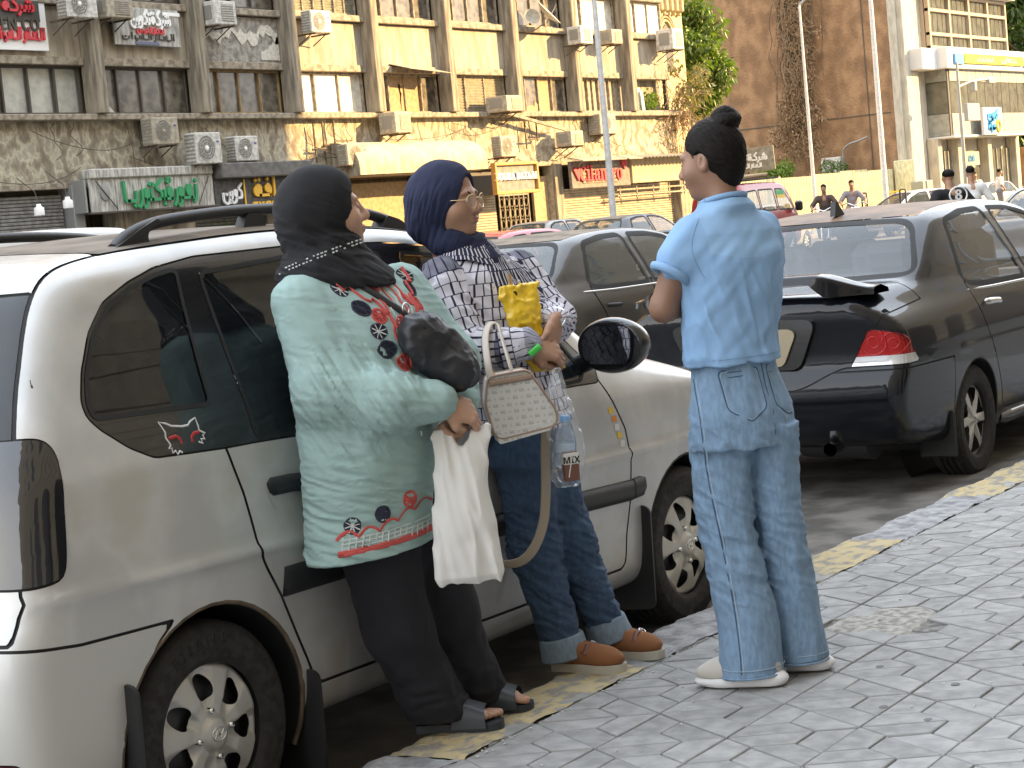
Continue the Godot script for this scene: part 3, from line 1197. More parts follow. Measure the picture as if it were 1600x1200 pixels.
func slats(x0: float, x1: float, y0: float, y1: float, z: float, pitch := 0.085) -> Geo:
	var g := Geo.new()
	var y := y0
	while y < y1:
		g.box(Vector3((x0 + x1) * 0.5, y + pitch * 0.5, z), Vector3(x1 - x0, pitch * 0.8, 0.05), 0.012)
		y += pitch
	g.box(Vector3((x0 + x1) * 0.5, (y0 + y1) * 0.5, z - 0.03), Vector3(x1 - x0, y1 - y0, 0.03))
	return g

func build_shops(o: Node) -> void:
	for q in [[20.0, 29.3, M.shutter_grey], [33.7, 36.7, mottled(lin(0.05, 0.065, 0.045), lin(0.085, 0.105, 0.07), lin(0.12, 0.14, 0.10), 0.5, 1.5, 116, 0.4)], [37.0, 39.0, M.shutter_tan], [45.6, 48.0, M.shutter_tan], [52.0, 55.3, M.shutter_tan], [55.45, 60.2, M.shutter_tan]]:
		part("roller_shutter", slats(q[0], q[1], 0.16, 3.3 if q[0] < 25 else 2.62, FZ - 0.12), q[2], o).set_meta("kind", "stuff")
	for q in [[29.55, 0.35, M.metal_grey], [31.0, 0.5, M.pilaster], [33.4, 0.35, M.plaster], [36.85, 0.2, M.plaster], [39.3, 0.6, M.pilaster], [51.5, 0.5, M.pilaster], [60.1, 0.3, M.pilaster]]:
		part("shop_pier", Geo.new().box(Vector3(q[0], 1.8, FZ - 0.05), Vector3(q[1], 3.4, 0.5), 0.02), q[2], o)
	part("shop_wall", Geo.new().box(Vector3(32.2, 1.5, FZ - 0.3), Vector3(2.0, 2.7, 0.2), 0.02), M.plaster, o)
	# brown boarded front under the awning
	part("boarded_front", Geo.new().box(Vector3(42.4, 1.6, FZ - 0.2), Vector3(5.6, 3.2, 0.2), 0.02), M.ply, o)
	part("dark_lintel", Geo.new().box(Vector3(45.6, 2.95, FZ - 0.02), Vector3(4.4, 0.75, 0.3), 0.02), M.frame_dark, o)
	part("board_gap", Geo.new().box(Vector3(44.3, 1.65, FZ - 0.05), Vector3(1.9, 0.22, 0.2), 0.01), M.frame_dark, o)
	# wrought gate and the narrow door
	var gate := Geo.new()
	for j in 7:
		gate.box(Vector3(48.2 + j * 0.29, 1.35, FZ - 0.1), Vector3(0.04, 2.5, 0.04), 0.0)
	for yy in [0.25, 1.05, 1.3, 2.55]:
		gate.box(Vector3(49.07, yy, FZ - 0.1), Vector3(1.8, 0.06, 0.05), 0.0)
	for j in 6:
		for yy in [0.55, 0.85, 1.6, 1.95, 2.3]:
			var ring := PackedVector3Array()
			for e in 11:
				ring.append(Vector3(48.35 + j * 0.29 + cos(TAU * e / 10) * 0.11, yy + sin(TAU * e / 10) * 0.14, FZ - 0.1))
			gate.tube(ring, 0.016, 4, false)
	part("iron_gate", gate, M.ledge, o)
	part("narrow_door", Geo.new().box(Vector3(50.75, 1.6, FZ - 0.15), Vector3(0.9, 3.0, 0.1), 0.01), M.ply, o)
	part("door_frame", Geo.new().box(Vector3(51.3, 1.75, FZ - 0.05), Vector3(0.16, 3.4, 0.3), 0.01), M.louvre, o)
	# gantry rail before the right-hand shutters
	var rail := Geo.new()
	for yy in [2.25, 2.45]:
		rail.box(Vector3(57.6, yy, FZ + 0.35), Vector3(5.2, 0.05, 0.05), 0.0)
	for j in 5:
		rail.box(Vector3(55.2 + j * 1.2, 2.4, FZ + 0.35), Vector3(0.05, 0.5, 0.05), 0.0)
	part("rail", rail, M.louvre, o)
	# flower shop sign: planked white board with green letters
	var s1 := thing("flower_shop_sign", "dirty white planked shop sign with raised green lettering", "sign")
	for j in 15:
		part("plank", Geo.new().box(Vector3(29.7 + j * 0.293, 3.2, -30.42 - 0.004 * (j % 3)), Vector3(0.283, 0.8, 0.05), 0.008), M.sign_white if M.has("sign_white") else sign_white(), s1)
	part("canopy", Geo.new().box(Vector3(31.75, 3.72, -30.5), Vector3(4.35, 0.24, 0.34), 0.03), M.sign_white, s1)
	part("side_panel", Geo.new().box(Vector3(29.45, 3.2, -30.7), Vector3(0.06, 0.8, 0.55), 0.01), M.metal_grey, s1)
	part("bottom_edge", Geo.new().box(Vector3(31.75, 2.78, -30.5), Vector3(4.5, 0.05, 0.3), 0.01), M.frame_dark, s1)
	part("emblem", Geo.new().lathe(pv([0.0, 0.02, 0.16, 0.018, 0.17, 0.0]), Vector3(30.05, 3.28, -30.385), Basis(Vector3.RIGHT, PI / 2) * Basis.from_scale(Vector3(1, 1, 1.3)), 20), M.metal_grey, s1)
	var green := mat(lin(0.02, 0.26, 0.09), 0.5)
	part("lettering", arabic("zuhur_victoria", 2.7, 0.50, 0.075, 0.06, Vector3(30.55, 3.03, -30.34)), green, s1)
	part("brace", Geo.new().tube(pv3([29.75, 3.55, -30.36, 30.4, 2.85, -30.36]), 0.016, 5), M.frame_dark, s1)
	part("brace", Geo.new().tube(pv3([33.75, 3.55, -30.36, 33.3, 2.85, -30.36]), 0.012, 5), M.frame_dark, s1)
	# exchange bureau sign
	var s2 := thing("exchange_sign", "charcoal exchange bureau sign with yellow and white lettering", "sign")
	var char_m := mottled(lin(0.028, 0.027, 0.025), lin(0.045, 0.043, 0.04), lin(0.075, 0.07, 0.063), 0.6, 1.2, 118, 0.5)
	part("top_box", Geo.new().box(Vector3(35.9, 3.66, -30.45), Vector3(3.7, 0.4, 0.6), 0.03), mottled(lin(0.09, 0.085, 0.077), lin(0.12, 0.115, 0.105), lin(0.16, 0.15, 0.135), 0.7, 1.2, 119, 0.5), s2)
	part("panel", Geo.new().box(Vector3(35.85, 3.1, -30.5), Vector3(3.75, 0.72, 0.2), 0.01), char_m, s2)
	var yel := mat(lin(0.75, 0.42, 0.02), 0.45)
	part("yellow_bar", Geo.new().box(Vector3(35.11, 3.08, -30.375), Vector3(0.055, 0.7, 0.03), 0.008), yel, s2)
	part("lettering", arabic("sarafa", 2.0, 0.52, 0.075, 0.05, Vector3(35.45, 2.98, -30.37)), yel, s2)
	part("lettering", arabic("kuwain", 0.78, 0.40, 0.06, 0.05, Vector3(34.22, 2.95, -30.37)), mat(lin(0.75, 0.75, 0.73), 0.5), s2)
	part("lettering", text_mesh("EXCHANGE", 0.30, 0.05), yel, s2).position = Vector3(36.45, 2.66, -30.37)
	# barrel awning
	var s3 := thing("barrel_awning", "long faded cream barrel fascia over the boarded shop", "awning")
	var aw := streaky(lin(0.42, 0.33, 0.18), lin(0.52, 0.42, 0.25), lin(0.58, 0.49, 0.32), 122, 0.6, 0.25)
	var prof := pv([0.0, 1.0, 0.35, 0.98, 0.66, 0.86, 0.9, 0.62, 1.0, 0.3, 1.0, 0.0])
	part("fascia", Geo.new().sheet(24, 15, func(u: float, v: float) -> Vector3:
		var q := v * 5.0
		var k := mini(int(q), 4)
		var p := prof[k].cubic_interpolate(prof[k + 1], prof[maxi(k - 1, 0)], prof[mini(k + 2, 5)], q - k)
		return Vector3(lerpf(39.35, 45.75, u), 3.36 + p.y * 0.98, FZ + 0.1 + p.x * 1.15 + 0.012 * sin(u * 24.0 * PI / 4.0))), aw, s3)
	for x in [39.35, 45.75]:
		var cap := PackedVector2Array([Vector2(0, 0)])
		for q in prof:
			cap.append(Vector2(q.x * 1.15, q.y * 0.98))
		part("end_cap", Geo.new().extrude(cap, 0.03, Vector3(x, 3.36, FZ + 0.1), Basis(Vector3.UP, -PI / 2)), M.pilaster, s3)
	part("faded_letters", text_mesh("AIRWAYS OFFICE", 0.26, 0.006) if false else Geo.new().box(Vector3(42.5, 3.36, FZ + 0.7), Vector3(6.3, 0.05, 1.0), 0.01), M.pilaster, s3)
	# bazaar sign
	var s4 := thing("bazaar_sign", "grey bazaar sign in an orange wooden frame with white lettering", "sign")
	part("board", Geo.new().box(Vector3(47.7, 3.06, -30.1), Vector3(2.3, 0.9, 0.08), 0.01), mottled(lin(0.15, 0.14, 0.125), lin(0.19, 0.18, 0.16), lin(0.23, 0.22, 0.2), 0.7, 1.5, 124, 0.3), s4)
	var orange := mat(lin(0.48, 0.24, 0.06), 0.6)
	for q in [[47.7, 3.5, 2.5, 0.1], [47.7, 2.6, 2.5, 0.1]]:
		part("frame", Geo.new().box(Vector3(q[0], q[1], -30.05), Vector3(q[2], q[3], 0.18), 0.015), orange, s4)
	for x in [46.5, 48.92]:
		part("frame", Geo.new().box(Vector3(x, 3.06, -30.05), Vector3(0.1, 0.82, 0.18), 0.015), orange, s4)
	part("lettering", text_mesh("NOURA BAZAAR", 0.22, 0.05, "Droid Serif"), mat(lin(0.8, 0.8, 0.76), 0.5), s4).position = Vector3(47.7, 3.1, -30.0)
	# red lettered shop sign and the plain tan fascia beside it
	var s5 := thing("red_lettered_sign", "grey slatted shop sign with red script lettering and two red flowers", "sign")
	part("board", Geo.new().box(Vector3(53.7, 3.05, -30.5), Vector3(3.95, 0.92, 0.12), 0.015), mottled(lin(0.15, 0.12, 0.10), lin(0.19, 0.155, 0.13), lin(0.23, 0.19, 0.16), 0.7, 1.2, 126, 0.3), s5)
	for j in 5:
		part("slat", Geo.new().box(Vector3(53.6, 2.8 + j * 0.13, -30.43), Vector3(2.4, 0.1, 0.03), 0.006), M.pilaster, s5)
	var red := mat(lin(0.55, 0.03, 0.04), 0.45)
	part("lettering", text_mesh("Cilantro", 0.50, 0.06, "Droid Serif"), red, s5).position = Vector3(53.6, 3.06, -30.4)
	part("flower", Geo.new().extrude(pv([-0.25, 0.15, -0.1, 0.22, 0.0, 0.12, 0.12, 0.22, 0.25, 0.12, 0.05, -0.25]), 0.05, Vector3(52.05, 3.08, -30.4)), red, s5)
	part("flower", Geo.new().extrude(pv([-0.2, 0.1, -0.05, 0.25, 0.15, 0.22, 0.2, 0.05, 0.0, -0.15]), 0.05, Vector3(55.25, 3.3, -30.4)), red, s5)
	for x in [52.1, 53.6, 55.2]:
		part("lamp_flap", Geo.new().box(Vector3(x, 3.55, -30.15), Vector3(1.0 if x < 53 or x > 55 else 1.9, 0.04, 0.6), 0.01, Basis(Vector3.RIGHT, 0.25)), M.louvre, s5)
	var s6 := thing("blank_fascia", "plain tan shop fascia right of the red lettered sign", "sign")
	part("board", Geo.new().box(Vector3(57.6, 3.08, -30.45), Vector3(3.75, 0.88, 0.14), 0.02), streaky(lin(0.36, 0.29, 0.17), lin(0.44, 0.36, 0.22), lin(0.5, 0.42, 0.28), 128), s6)
	part("roof_sheets", corrugated(55.7, 60.3, 3.62, -30.2, 0.8), M.louvre, s6)
	# hanging bulbs at the far left
	for q in [[27.05, 2.92, "white plastic bulb hanging by the grey shutter, the lower left one"], [27.95, 3.05, "white plastic bulb hanging by the grey shutter, the upper right one"]]:
		var b := thing("hanging_bulb", q[2], "bulb", Vector3(q[0], q[1], -29.5), 0.0, "bulbs hanging from a cable")
		part("bulb", Geo.new().lathe(pv([0.0, 0.12, 0.05, 0.115, 0.06, 0.06, 0.115, 0.03, 0.12, -0.14, 0.1, -0.15, 0.0, -0.15]), Vector3.ZERO, Basis(), 14), M.white_sheet, b)
		part("wire", Geo.new().tube(pv3([0, 0.1, 0, 0.02, 0.4, -0.1, 0.0, 0.75, -0.6]), 0.012, 4), M.frame_dark, b)
	# company signs high on the left
	var s7 := thing("torn_company_banner", "white company board with red and white lettering at the top left", "sign")
	part("board", Geo.new().box(Vector3(27.4, 7.3, -30.85), Vector3(3.55, 1.2, 0.06), 0.01), M.white_sheet, s7)
	part("dark_band", Geo.new().box(Vector3(27.3, 7.62, -30.8), Vector3(3.3, 0.5, 0.05), 0.01), M.dark_shop, s7)
	part("lettering", arabic("sharika", 1.0, 0.34, 0.06, 0.05, Vector3(27.75, 7.62, -30.74)), red, s7)
	part("lettering", text_mesh("GREEN CO.", 0.30, 0.05), M.frame_dark, s7).position = Vector3(27.95, 7.3, -30.78)
	part("lettering", arabic("tail", 1.7, 0.26, 0.06, 0.05, Vector3(27.35, 6.98, -30.79)), red, s7)
	var s8 := thing("company_sign", "dirty tilted white company sign with raised white lettering", "sign", Vector3(32.5, 7.37, -30.78), 0.0)
	part("board", Geo.new().box(Vector3.ZERO, Vector3(2.36, 0.94, 0.06), 0.01), streaky(lin(0.30, 0.28, 0.24), lin(0.42, 0.40, 0.35), lin(0.52, 0.5, 0.45), 130, 0.9, 0.2), s8)
	part("lettering", arabic("sharikat_takwin", 1.45, 0.34, 0.055, 0.05, Vector3(-0.62, 0.08, 0.055)), M.white_sheet, s8)
	part("lettering", arabic("tail", 1.0, 0.14, 0.04, 0.03, Vector3(-0.42, -0.14, 0.045)), red, s8)
	part("lettering", arabic("tail", 1.9, 0.16, 0.035, 0.03, Vector3(-0.95, -0.3, 0.045)), M.frame_dark, s8)
	part("number_plate", Geo.new().box(Vector3(-0.05, -0.41, 0.04), Vector3(0.85, 0.09, 0.02), 0.01), mat(lin(0.12, 0.13, 0.2), 0.6), s8)
	part("paper_label", Geo.new().box(Vector3(-0.98, 0.38, 0.04), Vector3(0.4, 0.2, 0.02), 0.0), M.white_sheet, s8)
	part("paper_label", Geo.new().box(Vector3(0.9, 0.36, 0.04), Vector3(0.62, 0.09, 0.02), 0.0), M.white_sheet, s8)
	s8.rotation.z = -0.01

func sign_white() -> StandardMaterial3D:
	M.sign_white = streaky(lin(0.30, 0.28, 0.23), lin(0.46, 0.44, 0.38), lin(0.6, 0.58, 0.52), 132, 1.6, 0.3)
	return M.sign_white

func corrugated(x0: float, x1: float, y: float, z: float, deep: float) -> Geo:
	return Geo.new().sheet(int((x1 - x0) * 40), 2, func(u: float, v: float) -> Vector3:
		return Vector3(lerpf(x0, x1, u), y - v * 0.12 + 0.025 * sin(u * (x1 - x0) * 24.0), z + (v - 0.5) * deep))

# Arabic words as pen strokes; each stroke is a flat list of x, y with the baseline at 0 and tall letters at 1
func arabic(word: String, w: float, h: float, pen: float, depth: float, at: Vector3) -> Geo:
	var s := []
	var dots := []
	var wide := 1.0
	match word:
		"sarafa":
			wide = 3.3
			s = [[3.2, 0.05, 2.35, 0.02, 2.28, 0.3], [2.5, 0.05, 2.72, 0.42, 3.05, 0.5, 3.2, 0.3, 3.1, 0.08], [2.28, 0.05, 2.05, 0.03], [2.02, 0.38, 2.0, 0.0, 1.8, -0.25, 1.55, -0.3], [1.42, 0.9, 1.40, 0.0], [1.12, 0.0, 0.4, 0.0], [1.1, 0.0, 1.15, 0.35, 0.98, 0.55, 0.82, 0.38, 0.92, 0.2, 1.12, 0.2], [0.45, 0.0, 0.5, 0.4, 0.28, 0.52, 0.08, 0.3, 0.15, 0.05, 0.45, 0.0]]
			dots = [0.98, 0.82, 0.18, 0.78, 0.42, 0.8]
		"kuwain":
			wide = 2.2
			s = [[2.15, 0.9, 1.82, 0.6, 2.1, 0.38, 2.08, 0.02, 1.6, 0.0], [1.5, 0.12, 1.6, 0.4, 1.4, 0.5, 1.28, 0.3, 1.42, 0.15, 1.55, 0.2, 1.45, -0.2, 1.15, -0.32], [1.08, 0.4, 1.05, 0.02, 0.85, 0.0, 0.82, 0.35], [0.82, 0.05, 0.72, -0.25, 0.4, -0.35, 0.12, -0.15, 0.1, 0.3]]
			dots = [0.45, 0.25, 1.0, -0.25, 0.85, -0.25]
		"zuhur_victoria":
			wide = 6.6
			s = [[6.5, 0.6, 6.48, 0.1, 6.3, -0.2], [6.15, 0.0, 5.2, 0.0], [6.0, 0.0, 6.05, 0.5, 5.8, 0.62, 5.65, 0.35, 5.8, 0.15, 6.0, 0.3], [5.2, 0.05, 5.3, 0.4, 5.05, 0.5, 4.95, 0.2, 5.15, 0.1, 5.1, -0.25, 4.85, -0.35], [4.75, 0.4, 4.72, 0.0, 4.5, -0.32], [4.3, 0.0, 2.2, 0.0], [4.25, 0.0, 4.3, 0.4, 4.08, 0.55, 3.95, 0.3, 4.1, 0.15, 4.25, 0.2], [3.7, 0.0, 3.68, 0.4], [3.4, 0.0, 3.35, 0.35, 2.95, 0.6, 3.45, 0.95], [2.55, 0.0, 2.52, 0.45], [2.2, 0.05, 2.28, 0.42, 2.02, 0.5, 1.95, 0.2, 2.15, 0.1, 2.1, -0.25, 1.85, -0.35], [1.72, 0.45, 1.7, 0.0, 1.45, -0.32], [1.2, 0.4, 1.18, 0.0, 0.5, 0.0], [0.55, 0.0, 0.3, 0.05, 0.25, 0.9]]
			dots = [6.5, 0.85, 4.0, 0.85, 4.2, 0.9, 4.1, 1.0, 3.65, -0.25, 2.45, 0.75, 2.65, 0.75, 1.05, -0.25, 1.25, -0.25]
		"sharika":
			wide = 2.6
			s = [[2.5, 0.35, 2.48, 0.0, 1.6, 0.0], [2.25, 0.0, 2.24, 0.3], [1.98, 0.0, 1.97, 0.3], [1.6, 0.3, 1.58, 0.0, 1.35, -0.3], [1.25, 0.95, 0.95, 0.6, 1.2, 0.35, 1.18, 0.0, 0.5, 0.0], [0.5, 0.0, 0.52, 0.4, 0.28, 0.5, 0.1, 0.25, 0.2, 0.05, 0.5, 0.0]]
			dots = [2.1, 0.6, 2.3, 0.6, 2.2, 0.78, 0.2, 0.78, 0.42, 0.78]
		"sharikat_takwin":
			wide = 5.2
			s = [[5.1, 0.35, 5.08, 0.0, 4.2, 0.0], [4.85, 0.0, 4.84, 0.3], [4.58, 0.0, 4.57, 0.3], [4.2, 0.3, 4.18, 0.0, 3.95, -0.3], [3.85, 0.95, 3.55, 0.6, 3.8, 0.35, 3.78, 0.0, 3.1, 0.0], [3.1, 0.0, 3.12, 0.4, 2.9, 0.5, 2.75, 0.25, 2.85, 0.05, 3.1, 0.0], [2.45, 0.4, 2.43, 0.0, 1.7, 0.0], [2.2, 0.95, 1.9, 0.6, 2.15, 0.35, 2.13, 0.0], [1.55, 0.1, 1.6, 0.4, 1.4, 0.5, 1.3, 0.25, 1.5, 0.15, 1.45, -0.2, 1.2, -0.32], [1.1, 0.4, 1.08, 0.0, 0.85, 0.0, 0.83, 0.3], [0.83, 0.0, 0.7, -0.25, 0.4, -0.32, 0.12, -0.1, 0.1, 0.3]]
			dots = [4.7, 0.6, 4.9, 0.6, 4.8, 0.78, 2.85, 0.78, 3.05, 0.78, 2.4, 0.7, 2.6, 0.7, 0.45, 0.25, 1.0, -0.25, 0.8, -0.25]
		"tail":
			wide = 7.0
			s = [[6.9, 0.9, 6.88, 0.0], [6.6, 0.9, 6.55, 0.0, 6.0, 0.0, 5.98, 0.4], [5.8, 0.0, 5.85, 0.4, 5.55, 0.45, 5.6, 0.0, 5.2, 0.0], [5.0, 0.9, 4.98, 0.0], [4.7, 0.05, 4.75, 0.4, 4.5, 0.45, 4.45, 0.1, 4.6, 0.0, 4.3, -0.3], [3.9, 0.9, 3.88, 0.0], [3.6, 0.9, 3.55, 0.0, 2.9, 0.0, 2.88, 0.35], [2.6, 0.0, 2.65, 0.4, 2.35, 0.4, 2.4, 0.0, 1.8, 0.0], [1.8, 0.0, 1.78, 0.4], [1.4, 0.9, 1.38, 0.0], [1.0, 0.3, 0.95, 0.0, 0.6, -0.2, 0.2, 0.0, 0.18, 0.3]]
			dots = [5.9, 0.6, 4.6, 0.7, 2.8, 0.6, 1.9, -0.25, 0.55, 0.3]
	var g := Geo.new()
	var sx := w / wide
	for st in s:
		var line := PackedVector2Array()
		for k in range(0, st.size(), 2):
			line.append(Vector2(st[k] * sx, st[k + 1] * h))
		if line.size() > 2:
			line = spline2(line, false, 4)
		for poly in Geometry2D.offset_polyline(line, pen * 0.5, Geometry2D.JOIN_MITER, Geometry2D.END_SQUARE):
			if not Geometry2D.is_polygon_clockwise(poly):
				g.extrude(poly, depth, at)
	for k in range(0, dots.size(), 2):
		g.box(at + Vector3(dots[k] * sx, dots[k + 1] * h, 0), Vector3(pen * 1.15, pen * 1.15, depth), 0.0, Basis(Vector3.BACK, PI / 4))
	return g

# air conditioners: a split unit with a fan, and a box unit with a louvred front; both face +z, their back on the wall
func make_ac(called: String, label: String, white: bool, fan: bool, s: Vector3, at: Vector3, proud: float) -> Node3D:
	var o := thing(called, label, "air conditioner", at, 0.0, "air conditioners on the old block")
	var m: Material = M.ac_white if white else M.ac_beige
	var zc := proud - s.z * 0.5
	part("case", Geo.new().box(Vector3(0, 0, zc), s, 0.025), m, o)
	if fan:
		var r := s.y * 0.40
		part("fan_shade_disc", Geo.new().lathe(pv([0.0, 0.006, r * 0.97, 0.006, r, 0.0]), Vector3(-s.x * 0.1, 0, proud), Basis(Vector3.RIGHT, PI / 2), 28), M.ac_shade, o)  # flat disc; its dark colour stands for shade inside the fan opening
		var gr := Geo.new()
		for k in 4:
			var ring := PackedVector3Array()
			for e in 25:
				ring.append(Vector3(-s.x * 0.1 + cos(TAU * e / 24) * r * (0.3 + 0.23 * k), sin(TAU * e / 24) * r * (0.3 + 0.23 * k), proud + 0.02))
			gr.tube(ring, 0.007, 4, false)
		for k in 10:
			var a := TAU * k / 10
			gr.tube(PackedVector3Array([Vector3(-s.x * 0.1, 0, proud + 0.022), Vector3(-s.x * 0.1 + cos(a) * r, sin(a) * r, proud + 0.014)]), 0.006, 4, false)
		part("fan_grille", gr, m, o)
		part("fan_hub", Geo.new().lathe(pv([0.0, 0.03, r * 0.2, 0.028, r * 0.22, 0.0]), Vector3(-s.x * 0.1, 0, proud), Basis(Vector3.RIGHT, PI / 2), 14), M.white_sheet if white else m, o)
		var fins := Geo.new()
		for k in 8:
			fins.box(Vector3(-s.x * 0.5 - 0.005, -s.y * 0.42 + k * s.y * 0.12, zc), Vector3(0.02, s.y * 0.05, s.z * 0.85))
		part("side_fins", fins, M.ac_shade, o)
		part("badge", Geo.new().lathe(pv([0.0, 0.006, 0.035, 0.005, 0.04, 0.0]), Vector3(s.x * 0.36, s.y * 0.2, proud), Basis(Vector3.RIGHT, PI / 2) * Basis.from_scale(Vector3(1.3, 1, 0.7)), 12), mat(lin(0.04, 0.06, 0.2), 0.5), o)
	else:
		part("louvre_shade_panel", Geo.new().box(Vector3(s.x * 0.08, 0, proud), Vector3(s.x * 0.55, s.y * 0.72, 0.02), 0.006), M.ac_shade, o)  # flat panel, painted dark as the shade behind the louvre bars
		var lv := Geo.new()
		for k in 7:
			lv.box(Vector3(s.x * 0.08, -s.y * 0.3 + k * s.y * 0.1, proud + 0.012), Vector3(s.x * 0.54, 0.018, 0.02))
		part("louvre_bars", lv, m, o)
		part("side_vent", Geo.new().box(Vector3(-s.x * 0.5, 0.02, zc), Vector3(0.015, s.y * 0.6, s.z * 0.6), 0.004), M.ac_shade, o)
	for x in [-s.x * 0.35, s.x * 0.35]:
		var br := Geo.new().box(Vector3(x, -s.y * 0.5 - 0.02, proud * 0.5), Vector3(0.04, 0.04, proud * 1.05))
		part("bracket", br.tube(PackedVector3Array([Vector3(x, -s.y * 0.5 - 0.02, proud * 0.8), Vector3(x, -s.y * 0.5 - proud * 0.45, 0.02)]), 0.018, 4), M.rust, o)
	return o

func build_ac_units() -> void:
	var z := FZ + 0.1
	var list := [
		["white outdoor unit with grey fan beside the torn company banner", true, true, Vector3(1.0, 0.66, 0.36), Vector3(29.75, 7.75, z), 0.75],
		["dull beige box unit left of the tilted company sign", false, false, Vector3(0.9, 0.5, 0.6), Vector3(31.05, 7.72, z), 0.7],
		["pale box unit at the top of the broken plaster panel", true, false, Vector3(0.85, 0.62, 0.5), Vector3(34.9, 7.75, z), 0.7],
		["sunlit cream split unit under the green louvred shutters", true, true, Vector3(0.9, 0.62, 0.36), Vector3(38.9, 7.68, z), 0.65],
		["brown dusty fan unit on the flaking wall above the flower sign", false, true, Vector3(0.95, 0.68, 0.4), Vector3(32.3, 4.72, z), 0.6],
		["large clean white fan unit between the flower and exchange signs", true, true, Vector3(0.98, 0.80, 0.38), Vector3(33.6, 4.25, z), 0.8],
		["clean white fan unit standing on the exchange sign", true, true, Vector3(0.9, 0.66, 0.36), Vector3(35.2, 4.22, z), 0.7],
		["small beige fan unit half behind the left end of the awning", false, true, Vector3(0.95, 0.6, 0.36), Vector3(39.5, 3.95, z + 0.1), 0.9],
		["cream box unit on the ledge above the awning", false, false, Vector3(0.8, 0.62, 0.6), Vector3(42.0, 4.85, z + 0.1), 0.75],
		["brown wooden box unit below the louvred window", false, false, Vector3(0.95, 0.5, 0.8), Vector3(47.9, 5.4, z + 0.15), 0.8],
		["beige fan unit at the right end of the awning", false, true, Vector3(0.9, 0.66, 0.36), Vector3(47.4, 4.05, z + 0.1), 0.8],
		["brown box unit on a slanted bracket left of the pole", false, false, Vector3(0.8, 0.5, 0.6), Vector3(51.6, 4.25, z + 0.1), 0.8],
		["fan unit behind the lamp post under the slatted window", false, true, Vector3(1.1, 0.7, 0.5), Vector3(54.4, 4.75, z), 0.5],
		["white box unit just left of the lamp post, upper floor", true, false, Vector3(0.8, 0.6, 0.55), Vector3(52.9, 7.72, z + 0.1), 0.75],
		["small brown box unit just right of the lamp post, upper floor", false, false, Vector3(0.75, 0.5, 0.5), Vector3(55.2, 7.75, z + 0.1), 0.6],
		["white box unit at the far right corner of the block", true, false, Vector3(0.85, 0.75, 0.7), Vector3(59.2, 7.75, z + 0.1), 0.85],
	]
	for e in list:
		make_ac("air_conditioner", e[0], e[1], e[2], e[3], e[4], e[5])
	# satellite dish
	var d := thing("satellite_dish", "tilted grey satellite dish on the sill of the upper floor", "satellite dish", Vector3(50.7, 8.05, FZ + 0.4))
	var b := Basis(Vector3(0.3, 0, 1).normalized(), -0.5) * Basis(Vector3.RIGHT, 0.9)
	part("dish", Geo.new().lathe(pv([0.0, 0.0, 0.2, 0.02, 0.4, 0.09, 0.52, 0.16, 0.53, 0.165]), Vector3(0.1, 0.25, 0.3), b, 26), M.ac_white, d)
	part("arm", Geo.new().tube(PackedVector3Array([Vector3(0.1, 0.0, 0.3), Vector3(0.1, 0.25, 0.3) + b * Vector3(0, 0.5, 0)]), 0.018, 5), M.metal_grey, d)
	part("mast", Geo.new().tube(pv3([0.0, -0.2, -0.2, 0.0, 0.0, 0.25, 0.1, 0.22, 0.28]), 0.025, 5), M.metal_grey, d)
	part("second_dish", Geo.new().lathe(pv([0.0, 0.0, 0.15, 0.02, 0.27, 0.08]), Vector3(-0.55, 0.2, 0.15), Basis(Vector3.RIGHT, 1.2) * Basis(Vector3.BACK, 0.6), 18), M.ac_beige, d)
	# loose cables slung along the wall, and old pipes
	var rng := RandomNumberGenerator.new()
	rng.seed = 31
	var cab := thing("slung_cables", "loose black cables sagging along the mezzanine wall", "cables")
	for k in 20:
		var x := rng.randf_range(26.0, 60.0)
		var y := rng.randf_range(3.6, 4.9)
		var l := rng.randf_range(1.0, 4.5)
		var y2 := y + rng.randf_range(-0.5, 0.5)
		var sag := rng.randf_range(0.1, 0.5)
		var pts := PackedVector3Array()
		for q in 13:
			var t := q / 12.0
			pts.append(Vector3(x + l * t, lerpf(y, y2, t) - sag * 4.0 * t * (1.0 - t), FZ + 0.22 + 0.25 * sin(t * PI)))
		part("cable", Geo.new().tube(pts, 0.010, 4, false), M.frame_dark, cab)
	for k in 20:
		var x := rng.randf_range(27.0, 59.5)
		var y := rng.randf_range(3.7, 4.3)
		var pts := PackedVector3Array()
		for q in 7:
			pts.append(Vector3(x + rng.randf_range(-0.1, 0.1) + 0.15 * sin(q), lerpf(y, 5.0, q / 6.0), FZ + 0.16))
		part("hanging_cable", Geo.new().tube(spline3(pts, 3), 0.011, 4, false), M.frame_dark, cab)
	for q in [[38.7, 3.9, 1.1], [39.1, 4.0, 1.0], [39.6, 4.1, 0.9], [49.6, 4.0, 0.9], [50.3, 4.2, 0.8]]:
		part("old_bracket", Geo.new().box(Vector3(q[0], q[1] + 0.45, FZ + 0.25), Vector3(0.04, q[2], 0.04)).box(Vector3(q[0] + 0.3, q[1] + 0.3, FZ + 0.3), Vector3(0.8, 0.04, 0.04)), M.rust, cab)
	var beam := part("leaning_beam", Geo.new().box(Vector3(50.0, 4.85, FZ + 0.5), Vector3(3.6, 0.1, 0.08), 0.01, Basis(Vector3.BACK, -0.16)), M.ledge, cab)
	beam.position.z = 0.0
	# bent metal flap over the boarded window
	single("window_flap", Geo.new().box(Vector3(43.9, 6.5, FZ + 0.4), Vector3(2.2, 0.02, 0.8), 0.004, Basis(Vector3.RIGHT, 0.28) * Basis(Vector3.BACK, -0.05)), M.louvre, "loose metal flap tilted over the boarded window with a hole", "flap")

